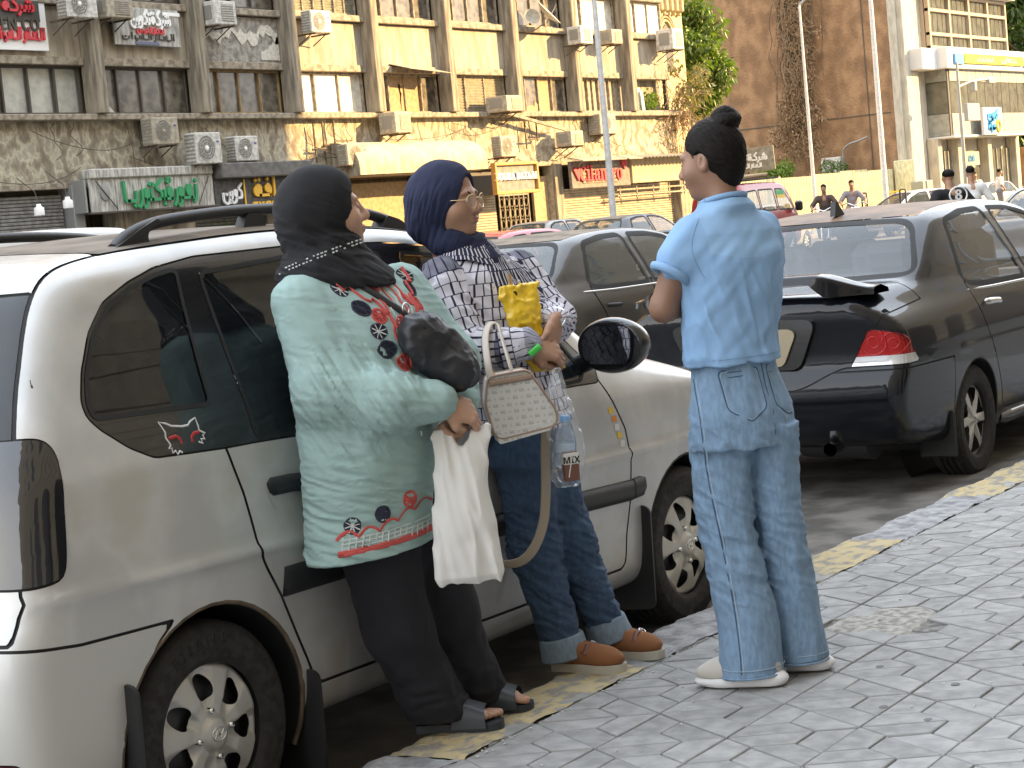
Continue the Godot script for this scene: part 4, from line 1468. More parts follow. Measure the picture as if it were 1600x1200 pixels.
func build_moorish() -> void:
	# the ornate yellow house showing behind the corner of the block
	var o := thing("ornate_house", "narrow yellow ornate house with arched window and corbelled cornice behind the old block", "building")
	var y := mottled(lin(0.42, 0.34, 0.17), lin(0.50, 0.41, 0.22), lin(0.56, 0.47, 0.28), 0.9, 2.0, 134)
	part("wall", Geo.new().box(Vector3(62.6, 5.6, -37.5), Vector3(5.6, 11.2, 9.0), 0.03), y, o)
	part("cornice", Geo.new().box(Vector3(62.7, 10.3, -37.4), Vector3(6.1, 0.25, 9.6), 0.04), y, o)
	for k in 12:
		var c := Geo.new().box(Vector3(60.4 + k * 0.42, 9.75, -32.85), Vector3(0.2, 0.8, 0.3), 0.04)
		c.box(Vector3(60.4 + k * 0.42, 9.35, -32.92), Vector3(0.14, 0.3, 0.18), 0.03)
		part("corbel", c, y, o)
	for k in 3:
		var ring := PackedVector3Array()
		for j in 13:
			ring.append(Vector3(63.9 + cos(PI * j / 12) * (0.5 + 0.14 * k), 8.3 + sin(PI * j / 12) * (0.7 + 0.14 * k), -32.95))
		part("arch_moulding", Geo.new().tube(ring, 0.06, 5), M.ply if k == 1 else y, o)
	part("arched_window", Geo.new().extrude(pv([-0.45, -1.2, 0.45, -1.2, 0.45, 0.1, 0.3, 0.45, 0.0, 0.65, -0.3, 0.45, -0.45, 0.1]), 0.06, Vector3(63.9, 8.2, -32.98)), M.dark_shop, o)

# leaves as small bent faces spread through a list of clumps [centre, radius]
func leaves(clumps: Array, per: int, size: float, sd: int, droop := 0.5) -> Geo:
	var rng := RandomNumberGenerator.new()
	rng.seed = sd
	var g := Geo.new()
	for c in clumps:
		var cnt := int(per * c[1] * c[1])
		for k in cnt:
			var dir := Vector3(rng.randfn(), rng.randfn(), rng.randfn()).normalized()
			var pos: Vector3 = c[0] + dir * c[1] * pow(rng.randf(), 0.4)
			var out := (dir + Vector3(rng.randfn(), rng.randfn() - droop, rng.randfn()) * 0.7).normalized()
			var side := out.cross(Vector3(rng.randfn(), rng.randfn(), rng.randfn())).normalized()
			var up := side.cross(out)
			var l := size * rng.randf_range(0.6, 1.3)
			var w := l * 0.28
			var a := pos
			var m := pos + out * l * 0.5 + up * l * 0.1
			var e := pos + out * l - Vector3(0, l * 0.2, 0)
			g.flat(PackedVector3Array([a, m + side * w, e]), up)
			g.flat(PackedVector3Array([a, e, m - side * w]), up)
	return g

func leaf_mat(c: Color) -> StandardMaterial3D:
	var m := mat(c, 0.5)
	m.backlight_enabled = true
	m.backlight = Color(c.r * 0.9, c.g * 1.0, c.b * 0.4)
	return m

func build_lot() -> void:
	var rng := RandomNumberGenerator.new()
	rng.seed = 55
	# the blind brown side wall of the bank building
	var brown := mat(Color.WHITE, 0.92)
	brown.albedo_texture = ntex(noise(140, 0.008, 6), [[0.25, lin(0.20, 0.115, 0.058)], [0.5, lin(0.26, 0.152, 0.077)], [0.75, lin(0.33, 0.2, 0.104)]], 1024)
	brown.normal_enabled = true
	brown.normal_texture = relief_map(0.15, 0)
	brown.normal_scale = 0.35
	brown.uv1_triplanar = true
	brown.uv1_world_triplanar = true
	brown.uv1_scale = Vector3(0.12, 0.09, 0.12)
	var o := thing("bank_building", "bank building with brown blind side wall, white band with yellow sign and grey glazed bay", "building")
	part("side_wall", Geo.new().box(Vector3(90.5, 15, -46.2), Vector3(15.6, 30, 30), 0.02), brown, o)
	var joint := Geo.new()
	joint.box(Vector3(82.69, 5.2, -46), Vector3(0.03, 0.05, 29))
	joint.box(Vector3(82.69, 10, -32.6), Vector3(0.03, 20, 0.05))
	part("wall_joint", joint, M.frame_dark, o)
	var cream := streaky(lin(0.38, 0.34, 0.24), lin(0.45, 0.41, 0.31), lin(0.5, 0.46, 0.37), 142)
	var grey := mottled(lin(0.24, 0.24, 0.20), lin(0.28, 0.28, 0.24), lin(0.31, 0.31, 0.27), 0.5, 3.0, 144, 0.2)
	var white := mat(lin(0.58, 0.57, 0.54), 0.55)
	var brown_frame := mat(lin(0.36, 0.28, 0.19), 0.55)
	var gl := mottled(lin(0.085, 0.09, 0.07), lin(0.105, 0.11, 0.085), lin(0.13, 0.13, 0.105), 0.18, 4.0, 146, 0.0)
	part("front_wall", Geo.new().box(Vector3(90.3, 15, -31.1), Vector3(15.4, 30, 0.4), 0.02), cream, o)
	part("corner_strip", Geo.new().box(Vector3(83.5, 14, -30.8), Vector3(1.5, 28, 0.35), 0.03), cream, o)
	# white band
	part("band", Geo.new().box(Vector3(91.3, 7.58, -30.3), Vector3(12.2, 1.02, 1.6), 0.03), white, o)
	part("band_return", Geo.new().box(Vector3(84.3, 7.55, -30.5), Vector3(2.0, 1.0, 1.0), 0.03), white, o)
	part("blue_board", Geo.new().box(Vector3(86.6, 7.52, -29.44), Vector3(1.2, 0.5, 0.1), 0.01), mat(lin(0.08, 0.25, 0.5), 0.4), o)
	part("yellow_board", Geo.new().box(Vector3(91.6, 7.56, -29.42), Vector3(8.6, 0.46, 0.12), 0.01), mat(lin(0.78, 0.66, 0.03), 0.4), o)
	part("lettering", arabic("tail", 2.4, 0.2, 0.06, 0.03, Vector3(88.8, 7.46, -29.34)), mat(lin(0.3, 0.4, 0.35), 0.5), o)
	part("lettering", arabic("sharikat_takwin", 2.4, 0.2, 0.06, 0.03, Vector3(92.3, 7.46, -29.34)), mat(lin(0.3, 0.4, 0.35), 0.5), o)
	part("blue_mark", arabic("kuwain", 0.9, 0.5, 0.12, 0.04, Vector3(96.1, 7.5, -29.38)), mat(lin(0.03, 0.2, 0.5), 0.4), o)
	# glazed bay under the band
	part("bay_core", Geo.new().box(Vector3(91.3, 5.46, -30.4), Vector3(11.0, 3.2, 1.2), 0.01), M.frame_dark, o)
	for j in 9:
		var x := 86.0 + (j + 0.5) * 1.22
		part("bay_panel", Geo.new().box(Vector3(x, 6.8, -29.78), Vector3(1.18, 0.6, 0.06), 0.012), grey, o)
		part("bay_pane", Geo.new().box(Vector3(x, 5.72, -29.8), Vector3(1.16, 1.5, 0.04), 0.01), gl, o)
		part("bay_panel", Geo.new().box(Vector3(x, 4.42, -29.78), Vector3(1.18, 1.06, 0.06), 0.012), grey, o)
	for q in [[6.8, 0.6, grey], [5.72, 1.5, gl], [4.42, 1.06, grey]]:
		part("bay_side", Geo.new().box(Vector3(85.78, q[0], -30.4), Vector3(0.06, q[1], 1.1), 0.012), q[2], o)
	part("bay_ledge", Geo.new().box(Vector3(91.2, 3.82, -30.25), Vector3(11.5, 0.1, 1.5), 0.02), white, o)
	# brown framed windows above
	var fr := Geo.new()
	for yy in [8.2, 8.85, 10.0, 10.75, 13.4]:
		fr.box(Vector3(91.3, yy, -30.55), Vector3(11.2, 0.16, 0.2), 0.01)
	for j in 5:
		fr.box(Vector3(85.8 + j * 2.75, 9.5, -30.55), Vector3(0.2, 2.7, 0.22), 0.01)
	var win := part("upper_frame", fr, brown_frame, o)
	for j in 4:
		for q in 4:
			var x := 85.95 + j * 2.75 + (q + 0.5) * 0.64
			part("pane", Geo.new().box(Vector3(x, 9.42, -30.62), Vector3(0.58, 1.0, 0.03)), gl, win)
			part("pane", Geo.new().box(Vector3(x, 8.52, -30.62), Vector3(0.58, 0.5, 0.03)), gl, win)
			part("pane", Geo.new().box(Vector3(x, 10.38, -30.62), Vector3(0.58, 0.6, 0.03)), gl, win)
	part("upper_core", Geo.new().box(Vector3(91.3, 9.6, -30.95), Vector3(11.2, 2.9, 0.5)), brown_frame, o)
	part("upper_band", Geo.new().box(Vector3(91.3, 11.3, -30.5), Vector3(11.8, 0.9, 1.0), 0.03), white, o)
	# ground floor
	for x in [85.6, 88.3, 92.6, 96.9]:
		part("column", Geo.new().box(Vector3(x, 1.9, -30.6), Vector3(0.55, 3.8, 0.55), 0.03), cream, o)
	for q in [[86.95, 2.0], [95.2, 3.0]]:
		part("shop_glass", Geo.new().box(Vector3(q[0], 1.7, -30.75), Vector3(q[1], 3.0, 0.1), 0.01), gl, o)
		for j in 5:
			part("mullion", Geo.new().box(Vector3(q[0] - q[1] * 0.5 + q[1] * j / 4.0, 1.7, -30.68), Vector3(0.08, 3.0, 0.1), 0.01), grey, o)
	part("shop_glass", Geo.new().box(Vector3(90.6, 1.2, -30.75), Vector3(2.6, 2.2, 0.1), 0.01), gl, o)
	part("machine_sign", Geo.new().box(Vector3(90.2, 2.75, -30.55), Vector3(2.2, 0.7, 0.2), 0.02), grey, o)
	part("lettering", text_mesh("ATM", 0.3, 0.03), mat(lin(0.06, 0.25, 0.45), 0.5), o).position = Vector3(90.1, 2.75, -30.42)
	var s := thing("bank_logo_sign", "white square sign with blue and yellow lettering hung on the glazed bay", "sign")
	part("board", Geo.new().box(Vector3(90.2, 4.5, -29.3), Vector3(2.7, 1.35, 0.16), 0.02), white, s)
	var blue := mat(lin(0.01, 0.24, 0.56), 0.4)
	part("mark", arabic("kuwain", 1.5, 0.42, 0.15, 0.04, Vector3(89.35, 4.66, -29.19)), blue, s)
	part("mark", arabic("sarafa", 1.0, 0.4, 0.15, 0.04, Vector3(89.4, 4.1, -29.19)), blue, s)
	var yr := PackedVector3Array()
	for k in 15:
		yr.append(Vector3(90.85 + cos(TAU * k / 14) * 0.26, 4.25 + sin(TAU * k / 14) * 0.28, -29.19))
	part("mark", Geo.new().tube(yr, 0.07, 6, false), M.yellow, s)
	# camera mast in front of it
	var c := thing("camera_mast", "thin grey mast with a camera arm and a hanging box before the bank", "mast", Vector3(81.0, 0, -27.5))
	part("mast", Geo.new().tube(pv3([0, 0, 0, 0, 3.5, 0, -0.05, 7.0, 0]), pvf([0.11, 0.09, 0.06]), 8), M.metal_grey, c)
	part("arm", Geo.new().tube(pv3([-0.03, 5.9, 0, 1.5, 6.15, 0, 4.6, 6.35, 0]), 0.06, 6), M.metal_grey, c)
	part("camera", Geo.new().box(Vector3(4.3, 6.2, 0), Vector3(0.9, 0.2, 0.2), 0.03), M.metal_grey, c)
	part("camera", Geo.new().box(Vector3(2.0, 5.95, 0), Vector3(0.3, 0.45, 0.2), 0.03), M.metal_grey, c)
	part("box", Geo.new().box(Vector3(1.2, 4.75, 0.1), Vector3(1.6, 0.8, 0.2), 0.02), M.metal_grey, c)
	# corrugated fence along the empty lot
	var fence := thing("corrugated_fence", "pale yellow corrugated sheet fence closing the empty lot", "fence")
	var fm := streaky(lin(0.52, 0.48, 0.26), lin(0.60, 0.56, 0.32), lin(0.66, 0.62, 0.40), 148, 0.8, 0.3)
	for k in 7:
		var x0 := 61.0 + k * 3.05
		part("sheet", Geo.new().sheet(84, 1, func(u: float, v: float) -> Vector3:
			return Vector3(x0 + 3.05 * u, 0.1 + v * (2.32 + 0.04 * (k % 3)) + 0.02 * k * v, -31.5 + 0.05 * sin(u * TAU * 11.0))), fm, fence)
		part("post", Geo.new().box(Vector3(x0, 1.3, -31.62), Vector3(0.08, 2.6, 0.08)), M.rust, fence)
	part("end_sheet", Geo.new().box(Vector3(82.5, 1.45, -30.9), Vector3(0.5, 2.9, 1.0), 0.03), fm, fence)
	# dry vine hanging down the brown wall
	var vine := thing("dry_vine", "tall dry brown vine hanging down the brown wall", "vine")
	var stems := Geo.new()
	var tw := Geo.new()
	for k in 60:
		var z := -35.6 + rng.randfn(0.0, 0.38)
		var pts := PackedVector3Array()
		var y0 := 15.0
		var y1 := rng.randf_range(3.6, 8.5)
		for q in 12:
			var t := q / 11.0
			pts.append(Vector3(82.45 - 0.22 * rng.randf(), lerpf(y0, y1, t), z + rng.randfn(0.0, 0.10) + (0.25 * sin(t * 5.0 + k) if k > 30 else 0.0) - 0.5 * t))
		stems.tube(spline3(pts, 3), 0.018 + 0.02 * float(k < 10), 4, false)
	for k in 2600:
		var y := lerpf(3.2, 15.0, pow(rng.randf(), 0.8))
		var wide := 0.85 if y > 6.2 else 1.35
		var z := -35.8 + rng.randfn(0.0, wide * 0.5) - (0.4 if y < 6.2 else 0.0)
		var p := Vector3(82.35 - 0.45 * rng.randf(), y, z)
		var d := Vector3(rng.randfn() * 0.3, rng.randfn() - 0.8, rng.randfn()).normalized() * rng.randf_range(0.12, 0.55)
		tw.tube(PackedVector3Array([p, p + d * 0.5 + Vector3(0, 0.03, 0), p + d]), 0.011, 3, false)
	part("stems", stems, M.rust, vine)
	var dry := mottled(lin(0.22, 0.13, 0.065), lin(0.32, 0.20, 0.10), lin(0.42, 0.28, 0.15), 0.9, 1.0, 150, 0.0)
	part("twigs", tw, dry, vine)
	var dl := []
	for k in 26:
		var y := rng.randf_range(3.6, 6.4)
		dl.append([Vector3(82.2, y, -36.4 + rng.randfn(0.0, 0.7)), rng.randf_range(0.2, 0.45)])
	for k in 20:
		dl.append([Vector3(82.2, rng.randf_range(6.5, 14.0), -35.6 + rng.randfn(0.0, 0.4)), rng.randf_range(0.2, 0.4)])
	part("dry_leaves", leaves(dl, 500, 0.13, 56, 0.9), dry, vine)
	# shrubs behind the fence
	var lf1 := leaf_mat(lin(0.13, 0.19, 0.025))
	var lf2 := leaf_mat(lin(0.07, 0.115, 0.02))
	for q in [[Vector3(80.5, 2.9, -36.4), 0.75, "bright green bush over the fence left of the thin pole", lf1], [Vector3(79.0, 2.5, -38.6), 0.6, "small green bush over the fence beside the old board sign", lf1], [Vector3(81.0, 2.5, -33.9), 0.55, "low dark green bush over the fence right of the thin pole", lf2]]:
		var b := thing("shrub", q[2], "bush", q[0], 0.0, "bushes behind the fence")
		var cl := []
		for k in 12:
			cl.append([Vector3(rng.randfn() * 0.3, rng.randfn() * 0.28, rng.randfn() * 0.3), q[1] * rng.randf_range(0.35, 0.6)])
		part("foliage", leaves(cl, 1000, 0.16, 57 + int(q[0].x), 0.4), q[3], b)
		part("stem", Geo.new().tube(pv3([0, -2.8, 0, 0.1, -1.0, 0.05, 0, 0.1, 0]), 0.05, 5), M.rust, b)
	# a unit and a bent pipe on the brown wall
	make_ac("air_conditioner", "white fan unit low on the brown wall above the fence", true, true, Vector3(1.0, 0.75, 0.4), Vector3(82.6, 3.0, -34.5), 0.5).rotation.y = -PI / 2
	single("bent_pipe", Geo.new().tube(spline3(pv3([82.3, 2.9, -33.9, 82.2, 3.6, -33.85, 82.1, 3.9, -33.5, 82.0, 4.0, -33.0, 82.0, 4.15, -32.5]), 4), 0.05, 6), M.metal_grey, "pale bent pipe rising beside the fan unit on the brown wall", "pipe")
	# old board sign
	var bs := thing("old_board_sign", "weathered board sign with white lettering over the red van", "sign", Vector3(70.0, 3.35, -32.9), -PI / 2 + 0.25)
	part("board", Geo.new().box(Vector3.ZERO, Vector3(2.3, 1.0, 0.08), 0.01, Basis(Vector3.BACK, 0.03)), mottled(lin(0.2, 0.185, 0.14), lin(0.27, 0.25, 0.19), lin(0.33, 0.31, 0.25), 0.8, 1.2, 152), bs)
	part("lettering", arabic("sharikat_takwin", 1.7, 0.3, 0.07, 0.03, Vector3(-0.85, 0.0, 0.06)), M.white_sheet, bs)
	part("lettering", arabic("tail", 1.2, 0.16, 0.05, 0.03, Vector3(-0.6, -0.3, 0.06)), M.white_sheet, bs)
	part("post", Geo.new().box(Vector3(0, -1.8, -0.06), Vector3(0.08, 3.4, 0.08)), M.rust, bs)
	# street poles
	for q in [[Vector3(38.9, 0, -21.45), 11.0, 0.08, "tall pale lamp post in front of the shops, nearest of the poles"], [Vector3(72.15, 0, -27.75), 14.0, 0.11, "thick white lamp post before the right part of the fence"], [Vector3(70.5, 0, -30.2), 9.5, 0.075, "thin leaning white pole in front of the dry vine"]]:
		var p := thing("lamp_post", q[3], "lamp post", q[0], 0.0, "lamp posts")
		var r: float = q[2]
		part("shaft", Geo.new().tube(PackedVector3Array([Vector3.ZERO, Vector3(0, q[1] * 0.35, 0), Vector3(0, q[1], 0)]), pvf([r * 1.15, r, r * 0.6]), 12), mottled(lin(0.5, 0.5, 0.48), lin(0.58, 0.58, 0.56), lin(0.63, 0.63, 0.61), 0.45, 1.2, 154, 0.2), p)
		part("base_plate", Geo.new().lathe(pv([0.0, 0.06, r * 1.8, 0.06, r * 2.0, 0.0]), Vector3.ZERO, Basis(), 12), M.metal_grey, p)
		if q[1] > 9.0:
			part("lamp_arm", Geo.new().tube(PackedVector3Array([Vector3(0, q[1], 0), Vector3(0.5, q[1] + 0.6, 0.5), Vector3(1.4, q[1] + 0.8, 1.4)]), 0.05, 6), M.metal_grey, p)
	# tree by the corner of the block, sunlit, and the dense trees at the far right
	var t := thing("corner_tree", "sunlit round green tree beside the corner of the old block", "tree", Vector3(67.3, 0, -33.4))
	var cl := []
	for k in 46:
		var a := rng.randf() * TAU
		var y := rng.randf_range(5.7, 9.6)
		var wide := 1.1 * sin(clampf((y - 5.2) / 4.7, 0.05, 1.0) * PI) + 0.35
		cl.append([Vector3(cos(a) * wide * rng.randf(), y, sin(a) * wide * rng.randf()), rng.randf_range(0.35, 0.62)])
	part("crown", leaves(cl, 620, 0.24, 61, 0.9), leaf_mat(lin(0.10, 0.145, 0.018)), t)
	var trunk := Geo.new().tube(spline3(pv3([0, 0, 0, 0.1, 2.5, 0.1, -0.1, 5.0, 0, 0.1, 7.0, 0.1, 0, 9.0, 0]), 4), 0.09, 7)
	for k in 7:
		var y := 5.2 + k * 0.5
		var a := k * 2.4
		trunk.tube(PackedVector3Array([Vector3(0, y, 0), Vector3(cos(a) * 0.6, y + 0.5, sin(a) * 0.6), Vector3(cos(a) * 1.3, y + 0.8, sin(a) * 1.3)]), 0.03, 5, false)
	part("trunk", trunk, M.rust, t)
	# a scraggly climber on the end of the block
	var sc := thing("bare_climber", "tangle of bare brown twigs and dull leaves on the balcony corner", "climber")
	var tg := Geo.new()
	for k in 260:
		var p := Vector3(60.3 + rng.randfn() * 0.5, 5.0 + rng.randfn() * 0.9, FZ + 0.35 + rng.randfn() * 0.3)
		var d := Vector3(rng.randfn(), rng.randfn() - 0.2, rng.randfn() * 0.5).normalized() * rng.randf_range(0.3, 1.1)
		tg.tube(PackedVector3Array([p, p + d * 0.5 + Vector3(0, rng.randf() * 0.15, 0), p + d]), 0.013, 3, false)
	part("twigs", tg, dry, sc)
	cl = []
	for k in 12:
		cl.append([Vector3(61.2 + rng.randfn() * 0.7, 6.5 + rng.randfn() * 0.75, FZ + 0.3 + rng.randfn() * 0.3), rng.randf_range(0.25, 0.45)])
	part("dull_leaves", leaves(cl, 420, 0.2, 63, 0.7), leaf_mat(lin(0.13, 0.115, 0.045)), sc)
	cl = []
	for k in 16:
		cl.append([Vector3(59.2 + rng.randfn() * 0.5, 5.75 + rng.randfn() * 0.3, FZ - 0.5 + rng.randfn() * 0.3), rng.randf_range(0.2, 0.35)])
	var pots := thing("balcony_plants", "bright green plants growing in the open corner balcony", "plant")
	part("leaves", leaves(cl, 700, 0.17, 65, 0.5), lf1, pots)
	for e in [[Vector3(103.5, 0, -31.5), 15.0, 2.9, 71, "dense dark green tree at the right edge beside the bank"], [Vector3(112.0, 0, -36.0), 17.0, 4.2, 72, "tall dark tree behind the one beside the bank"], [Vector3(121.0, 0, -34.0), 15.0, 4.5, 73, "last dark tree far down the road at the right edge"]]:
		var tr := thing("street_tree", e[4], "tree", e[0], 0.0, "dark trees right of the bank")
		cl = []
		for k in 90:
			var a := rng.randf() * TAU
			var y: float = rng.randf_range(2.2, e[1])
			var w: float = e[2] * (0.75 + 0.3 * sin(y * 1.3 + e[3]))
			var rr := sqrt(rng.randf())
			cl.append([Vector3(cos(a) * w * rr, y, sin(a) * w * rr), rng.randf_range(0.6, 1.15)])
		part("crown", leaves(cl, 210, 0.42, e[3], 0.8), leaf_mat(lin(0.045, 0.085, 0.014)), tr)
		var tk := Geo.new().tube(pv3([0, 0, 0, 0.2, 4.0, 0.1, 0, 9.0, 0, 0.1, 13.0, 0.1]), pvf([0.32, 0.26, 0.18, 0.06]), 8)
		for k in 9:
			var y := 3.5 + k * 1.0
			var a := k * 2.4
			tk.tube(PackedVector3Array([Vector3(0.1, y, 0), Vector3(cos(a) * e[2] * 0.4, y + 1.0, sin(a) * e[2] * 0.4), Vector3(cos(a) * e[2] * 0.8, y + 1.5, sin(a) * e[2] * 0.8)]), 0.07, 5, false)
		part("trunk", tk, M.rust, tr)
	single("far_wall", Geo.new().box(Vector3(118, 1.6, -30.5), Vector3(40, 3.2, 0.4), 0.03), brown, "low dark brown wall under the dark trees beyond the bank", "wall")
	single("added_low_block", Geo.new().box(Vector3(108, 5, 13), Vector3(60, 10, 9), 0.05), M.pilaster, "unseen low building added beyond the cross street to hide the bright horizon", "building")  # added out of view, cuts the bright horizon mirrored in car paint
	single("added_end_block", Geo.new().box(Vector3(190, 16, -10), Vector3(14, 32, 60), 0.05), M.pilaster, "unseen tall building added at the road end to hide the bright horizon", "building")  # unseen block, added to cover bright low sky down the road
	single("far_block", Geo.new().box(Vector3(150, 14, -60), Vector3(60, 28, 20), 0.05), M.pilaster, "plain distant building behind the dark trees", "building")

func pvf(a: Array) -> PackedFloat32Array:
	return PackedFloat32Array(a)

# ---- cars ---------------------------------------------------------------
# A car body as a field: a side outline, the half width at each height, and how both draw in towards the ends.
# Its own axes: x forward, y up, z across, the ground at y = 0 and the rear axle at x = 0.
class CarBody extends Sdf:
	var grid := PackedFloat32Array()
	var gx0 := 0.0
	var gy0 := 0.0
	var gh := 0.025
	var gnx := 0
	var gny := 0
	var wt := PackedFloat32Array()   # half width every 2 cm of height
	var xm := 0.0
	var half := 1.0
	var bend_f := 0.1
	var bend_r := 0.1
	var crown := 0.05
	var crown_y := 0.8
	var r := 0.07
	var xf := 2.0      # forward of this the flanks draw in
	var tf := 0.05
	var xr := 0.0      # and behind this
	var tr := 0.05
	var gxf := 9.0      # the same for the cabin
	var gtf := 0.1
	var gxr := -9.0
	var gtr := 0.1
	var belt := 1.0
	var hubs := PackedVector2Array()
	var arch := 0.34
	var deep := 0.3
	var bands := []    # [y at x = 0, slope, half height, how far out]: long shallow steps in the flanks
	func setup(outline: PackedVector2Array, widths: PackedVector2Array) -> void:
		var lo := outline[0]
		var hi := outline[0]
		for q in outline:
			lo = lo.min(q)
			hi = hi.max(q)
		gx0 = lo.x - 0.3
		gy0 = lo.y - 0.3
		gnx = int((hi.x - lo.x + 0.6) / gh) + 2
		gny = int((hi.y - lo.y + 0.6) / gh) + 2
		xm = (lo.x + hi.x) * 0.5
		half = (hi.x - lo.x) * 0.5
		grid.resize(gnx * gny)
		for b in gny:
			for a in gnx:
				grid[b * gnx + a] = K.sd_poly(outline, Vector2(gx0 + a * gh, gy0 + b * gh))
		wt.resize(120)
		for k in 120:
			var y := k * 0.02
			var m := widths.size()
			var w := widths[0].y
			for e in m - 1:
				if y >= widths[e].x:
					var f := clampf((y - widths[e].x) / (widths[e + 1].x - widths[e].x), 0.0, 1.0)
					w = cubic_interpolate(widths[e].y, widths[e + 1].y, widths[maxi(e - 1, 0)].y, widths[mini(e + 2, m - 1)].y, f)
			wt[k] = w
	func width(x: float, y: float) -> float:
		var q := clampf(y / 0.02, 0.0, 118.0)
		var k := int(q)
		var w := lerpf(wt[k], wt[k + 1], q - k)
		var a := maxf(x - xf, 0.0)
		var b := maxf(xr - x, 0.0)
		w -= tf * a * a + tr * b * b
		if y > belt - 0.15:
			var s := smoothstep(belt - 0.15, belt + 0.1, y)
			a = maxf(x - gxf, 0.0)
			b = maxf(gxr - x, 0.0)
			w -= s * (gtf * a * a + gtr * b * b)
		for e in bands:
			var dy: float = absf(y - e[0] - e[1] * x)
			w += e[3] * (1.0 - smoothstep(e[2] - 0.012, e[2] + 0.012, dy))
		return w
	func d(p: Vector3) -> float:
		var az := absf(p.z)
		var u := (p.x - xm) / half
		var x := p.x + u * absf(u) * (bend_f if u > 0.0 else bend_r) * az * az
		var y := p.y + crown * az * az * smoothstep(crown_y - 0.2, crown_y + 0.2, p.y)
		var fx := clampf((x - gx0) / gh, 0.0, gnx - 1.001)
		var fy := clampf((y - gy0) / gh, 0.0, gny - 1.001)
		var ix := int(fx)
		var iy := int(fy)
		var k := iy * gnx + ix
		fx -= ix
		fy -= iy
		var dp := lerpf(lerpf(grid[k], grid[k + 1], fx), lerpf(grid[k + gnx], grid[k + gnx + 1], fx), fy)
		var w := width(p.x, p.y)
		var o := K.smax(dp, (az - w) * 0.94, r)
		return o

var SEAM := 0.004

# cuts a region out of a skin: [inside, seam, outside]
func panel(g: Geo, fn: Callable, seam := SEAM) -> Array:
	if seam <= 0.0:
		var s := g.split(fn)
		return [s[0], Geo.new(), s[1]]
	var a := g.split(func(p: Vector3) -> float: return fn.call(p) - seam)
	var b: Array = a[0].split(func(p: Vector3) -> float: return fn.call(p) + seam)
	return [b[0], b[1], a[1]]

# an outline seen from the side, on one flank (side +1 near, -1 far, 0 both)
func side_fn(poly: PackedVector2Array, side: float, inner := 0.3) -> Callable:
	var lo := poly[0]
	var hi := poly[0]
	for q in poly:
		lo = lo.min(q)
		hi = hi.max(q)
	lo -= Vector2(0.06, 0.06)
	hi += Vector2(0.06, 0.06)
	return func(p: Vector3) -> float:
		var az := absf(p.z) if side == 0.0 else p.z * side
		if p.x < lo.x or p.y < lo.y or p.x > hi.x or p.y > hi.y or az < inner - 0.06:
			return 0.06
		return maxf(K.sd_poly(poly, Vector2(p.x, p.y)), inner - az)

# an outline seen from behind or in front (z across, y up), where x is below or above a limit
func end_fn(poly: PackedVector2Array, x: float, rear: bool) -> Callable:
	return func(p: Vector3) -> float:
		var e := (p.x - x) if rear else (x - p.x)
		if e > 0.06:
			return 0.06
		return maxf(K.sd_poly(poly, Vector2(p.z, p.y)), e)

func mirror_z(poly: PackedVector2Array) -> PackedVector2Array:   # right half, given from the top centre down, closed across the middle
	var o := poly.duplicate()
	for k in range(poly.size() - 1, -1, -1):
		o.append(Vector2(-poly[k].x, poly[k].y))
	return o

# opens the wheel arches and lines them; returns the skin that is left
func housings(car: Node, s: CarBody, g: Geo) -> Geo:
	var c: Array = g.split(func(p: Vector3) -> float:
		var best := 1.0
		for h in s.hubs:
			best = minf(best, Vector2(p.x - h.x, p.y - h.y).length() - s.arch)
		return maxf(best, 0.45 - absf(p.z)))
	for h in s.hubs:
		for side in [1.0, -1.0]:
			var lip := PackedVector3Array()
			for k in 25:
				var a := lerpf(-0.35, PI + 0.35, k / 24.0)
				var x: float = h.x + cos(a) * s.arch
				var y: float = h.y + sin(a) * s.arch
				lip.append(Vector3(x, y, (s.width(x, y) - 0.006) * side))
			var w := Geo.new()
			w.sheet(24, 1, func(u: float, v: float) -> Vector3:
				var q: Vector3 = lip[int(round(u * 24.0))]
				return Vector3(q.x, q.y, lerpf(q.z, 0.5 * side, v)))
			w.lathe(pv([0.0, 0.0, s.arch, 0.0]), Vector3(h.x, h.y, 0.5 * side), Basis(Vector3.RIGHT, PI / 2), 24)
			part("wheel_housing", w, M.black_plastic, car)
			part("arch_lip", Geo.new().tube(lip, 0.0075, 6), M.rust if s.arch > 0.34 and h.x < 1.0 else M.rubber_trim, car)
	return c[1]

# a strip of trim lying on the flank along a side-view line: w high, th proud
func strip_on(s: Sdf, pts: PackedVector2Array, w: float, th: float, side := 1.0, round_ends := true) -> Geo:
	var g := Geo.new()
	var m := pts.size()
	var rings := 7
	for k in m:
		var dir := (pts[mini(k + 1, m - 1)] - pts[maxi(k - 1, 0)]).normalized()
		var nor := Vector2(-dir.y, dir.x)
		var e := 1.0
		if round_ends and (k == 0 or k == m - 1):
			e = 0.55
		for j in rings:
			var a := PI * j / (rings - 1)
			var q := pts[k] + nor * cos(a) * w * 0.5 * e
			var hit := drop(s, Vector3(q.x, q.y, 1.6 * side), Vector3(0, 0, -side))
			var lift := pow(sin(a), 0.5) * th * (1.0 if not round_ends or (k > 0 and k < m - 1) else 0.2)
			g.p(hit + Vector3(0, 0, side * (lift - 0.001)), (Vector3(nor.x * cos(a), nor.y * cos(a), side * (sin(a) + 0.15))).normalized(), Vector2(float(k) / m, float(j) / rings))
	for k in m - 1:
		for j in rings - 1:
			var a := k * rings + j
			g.f(a, a + 1, a + rings + 1)
			g.f(a, a + rings + 1, a + rings)
	for e in [0, m - 1]:
		var c := PackedVector3Array()
		for j in rings:
			c.append(g.v[e * rings + j])
		g.flat(c, Vector3(-1.0 if e == 0 else 1.0, 0, 0))
	return g

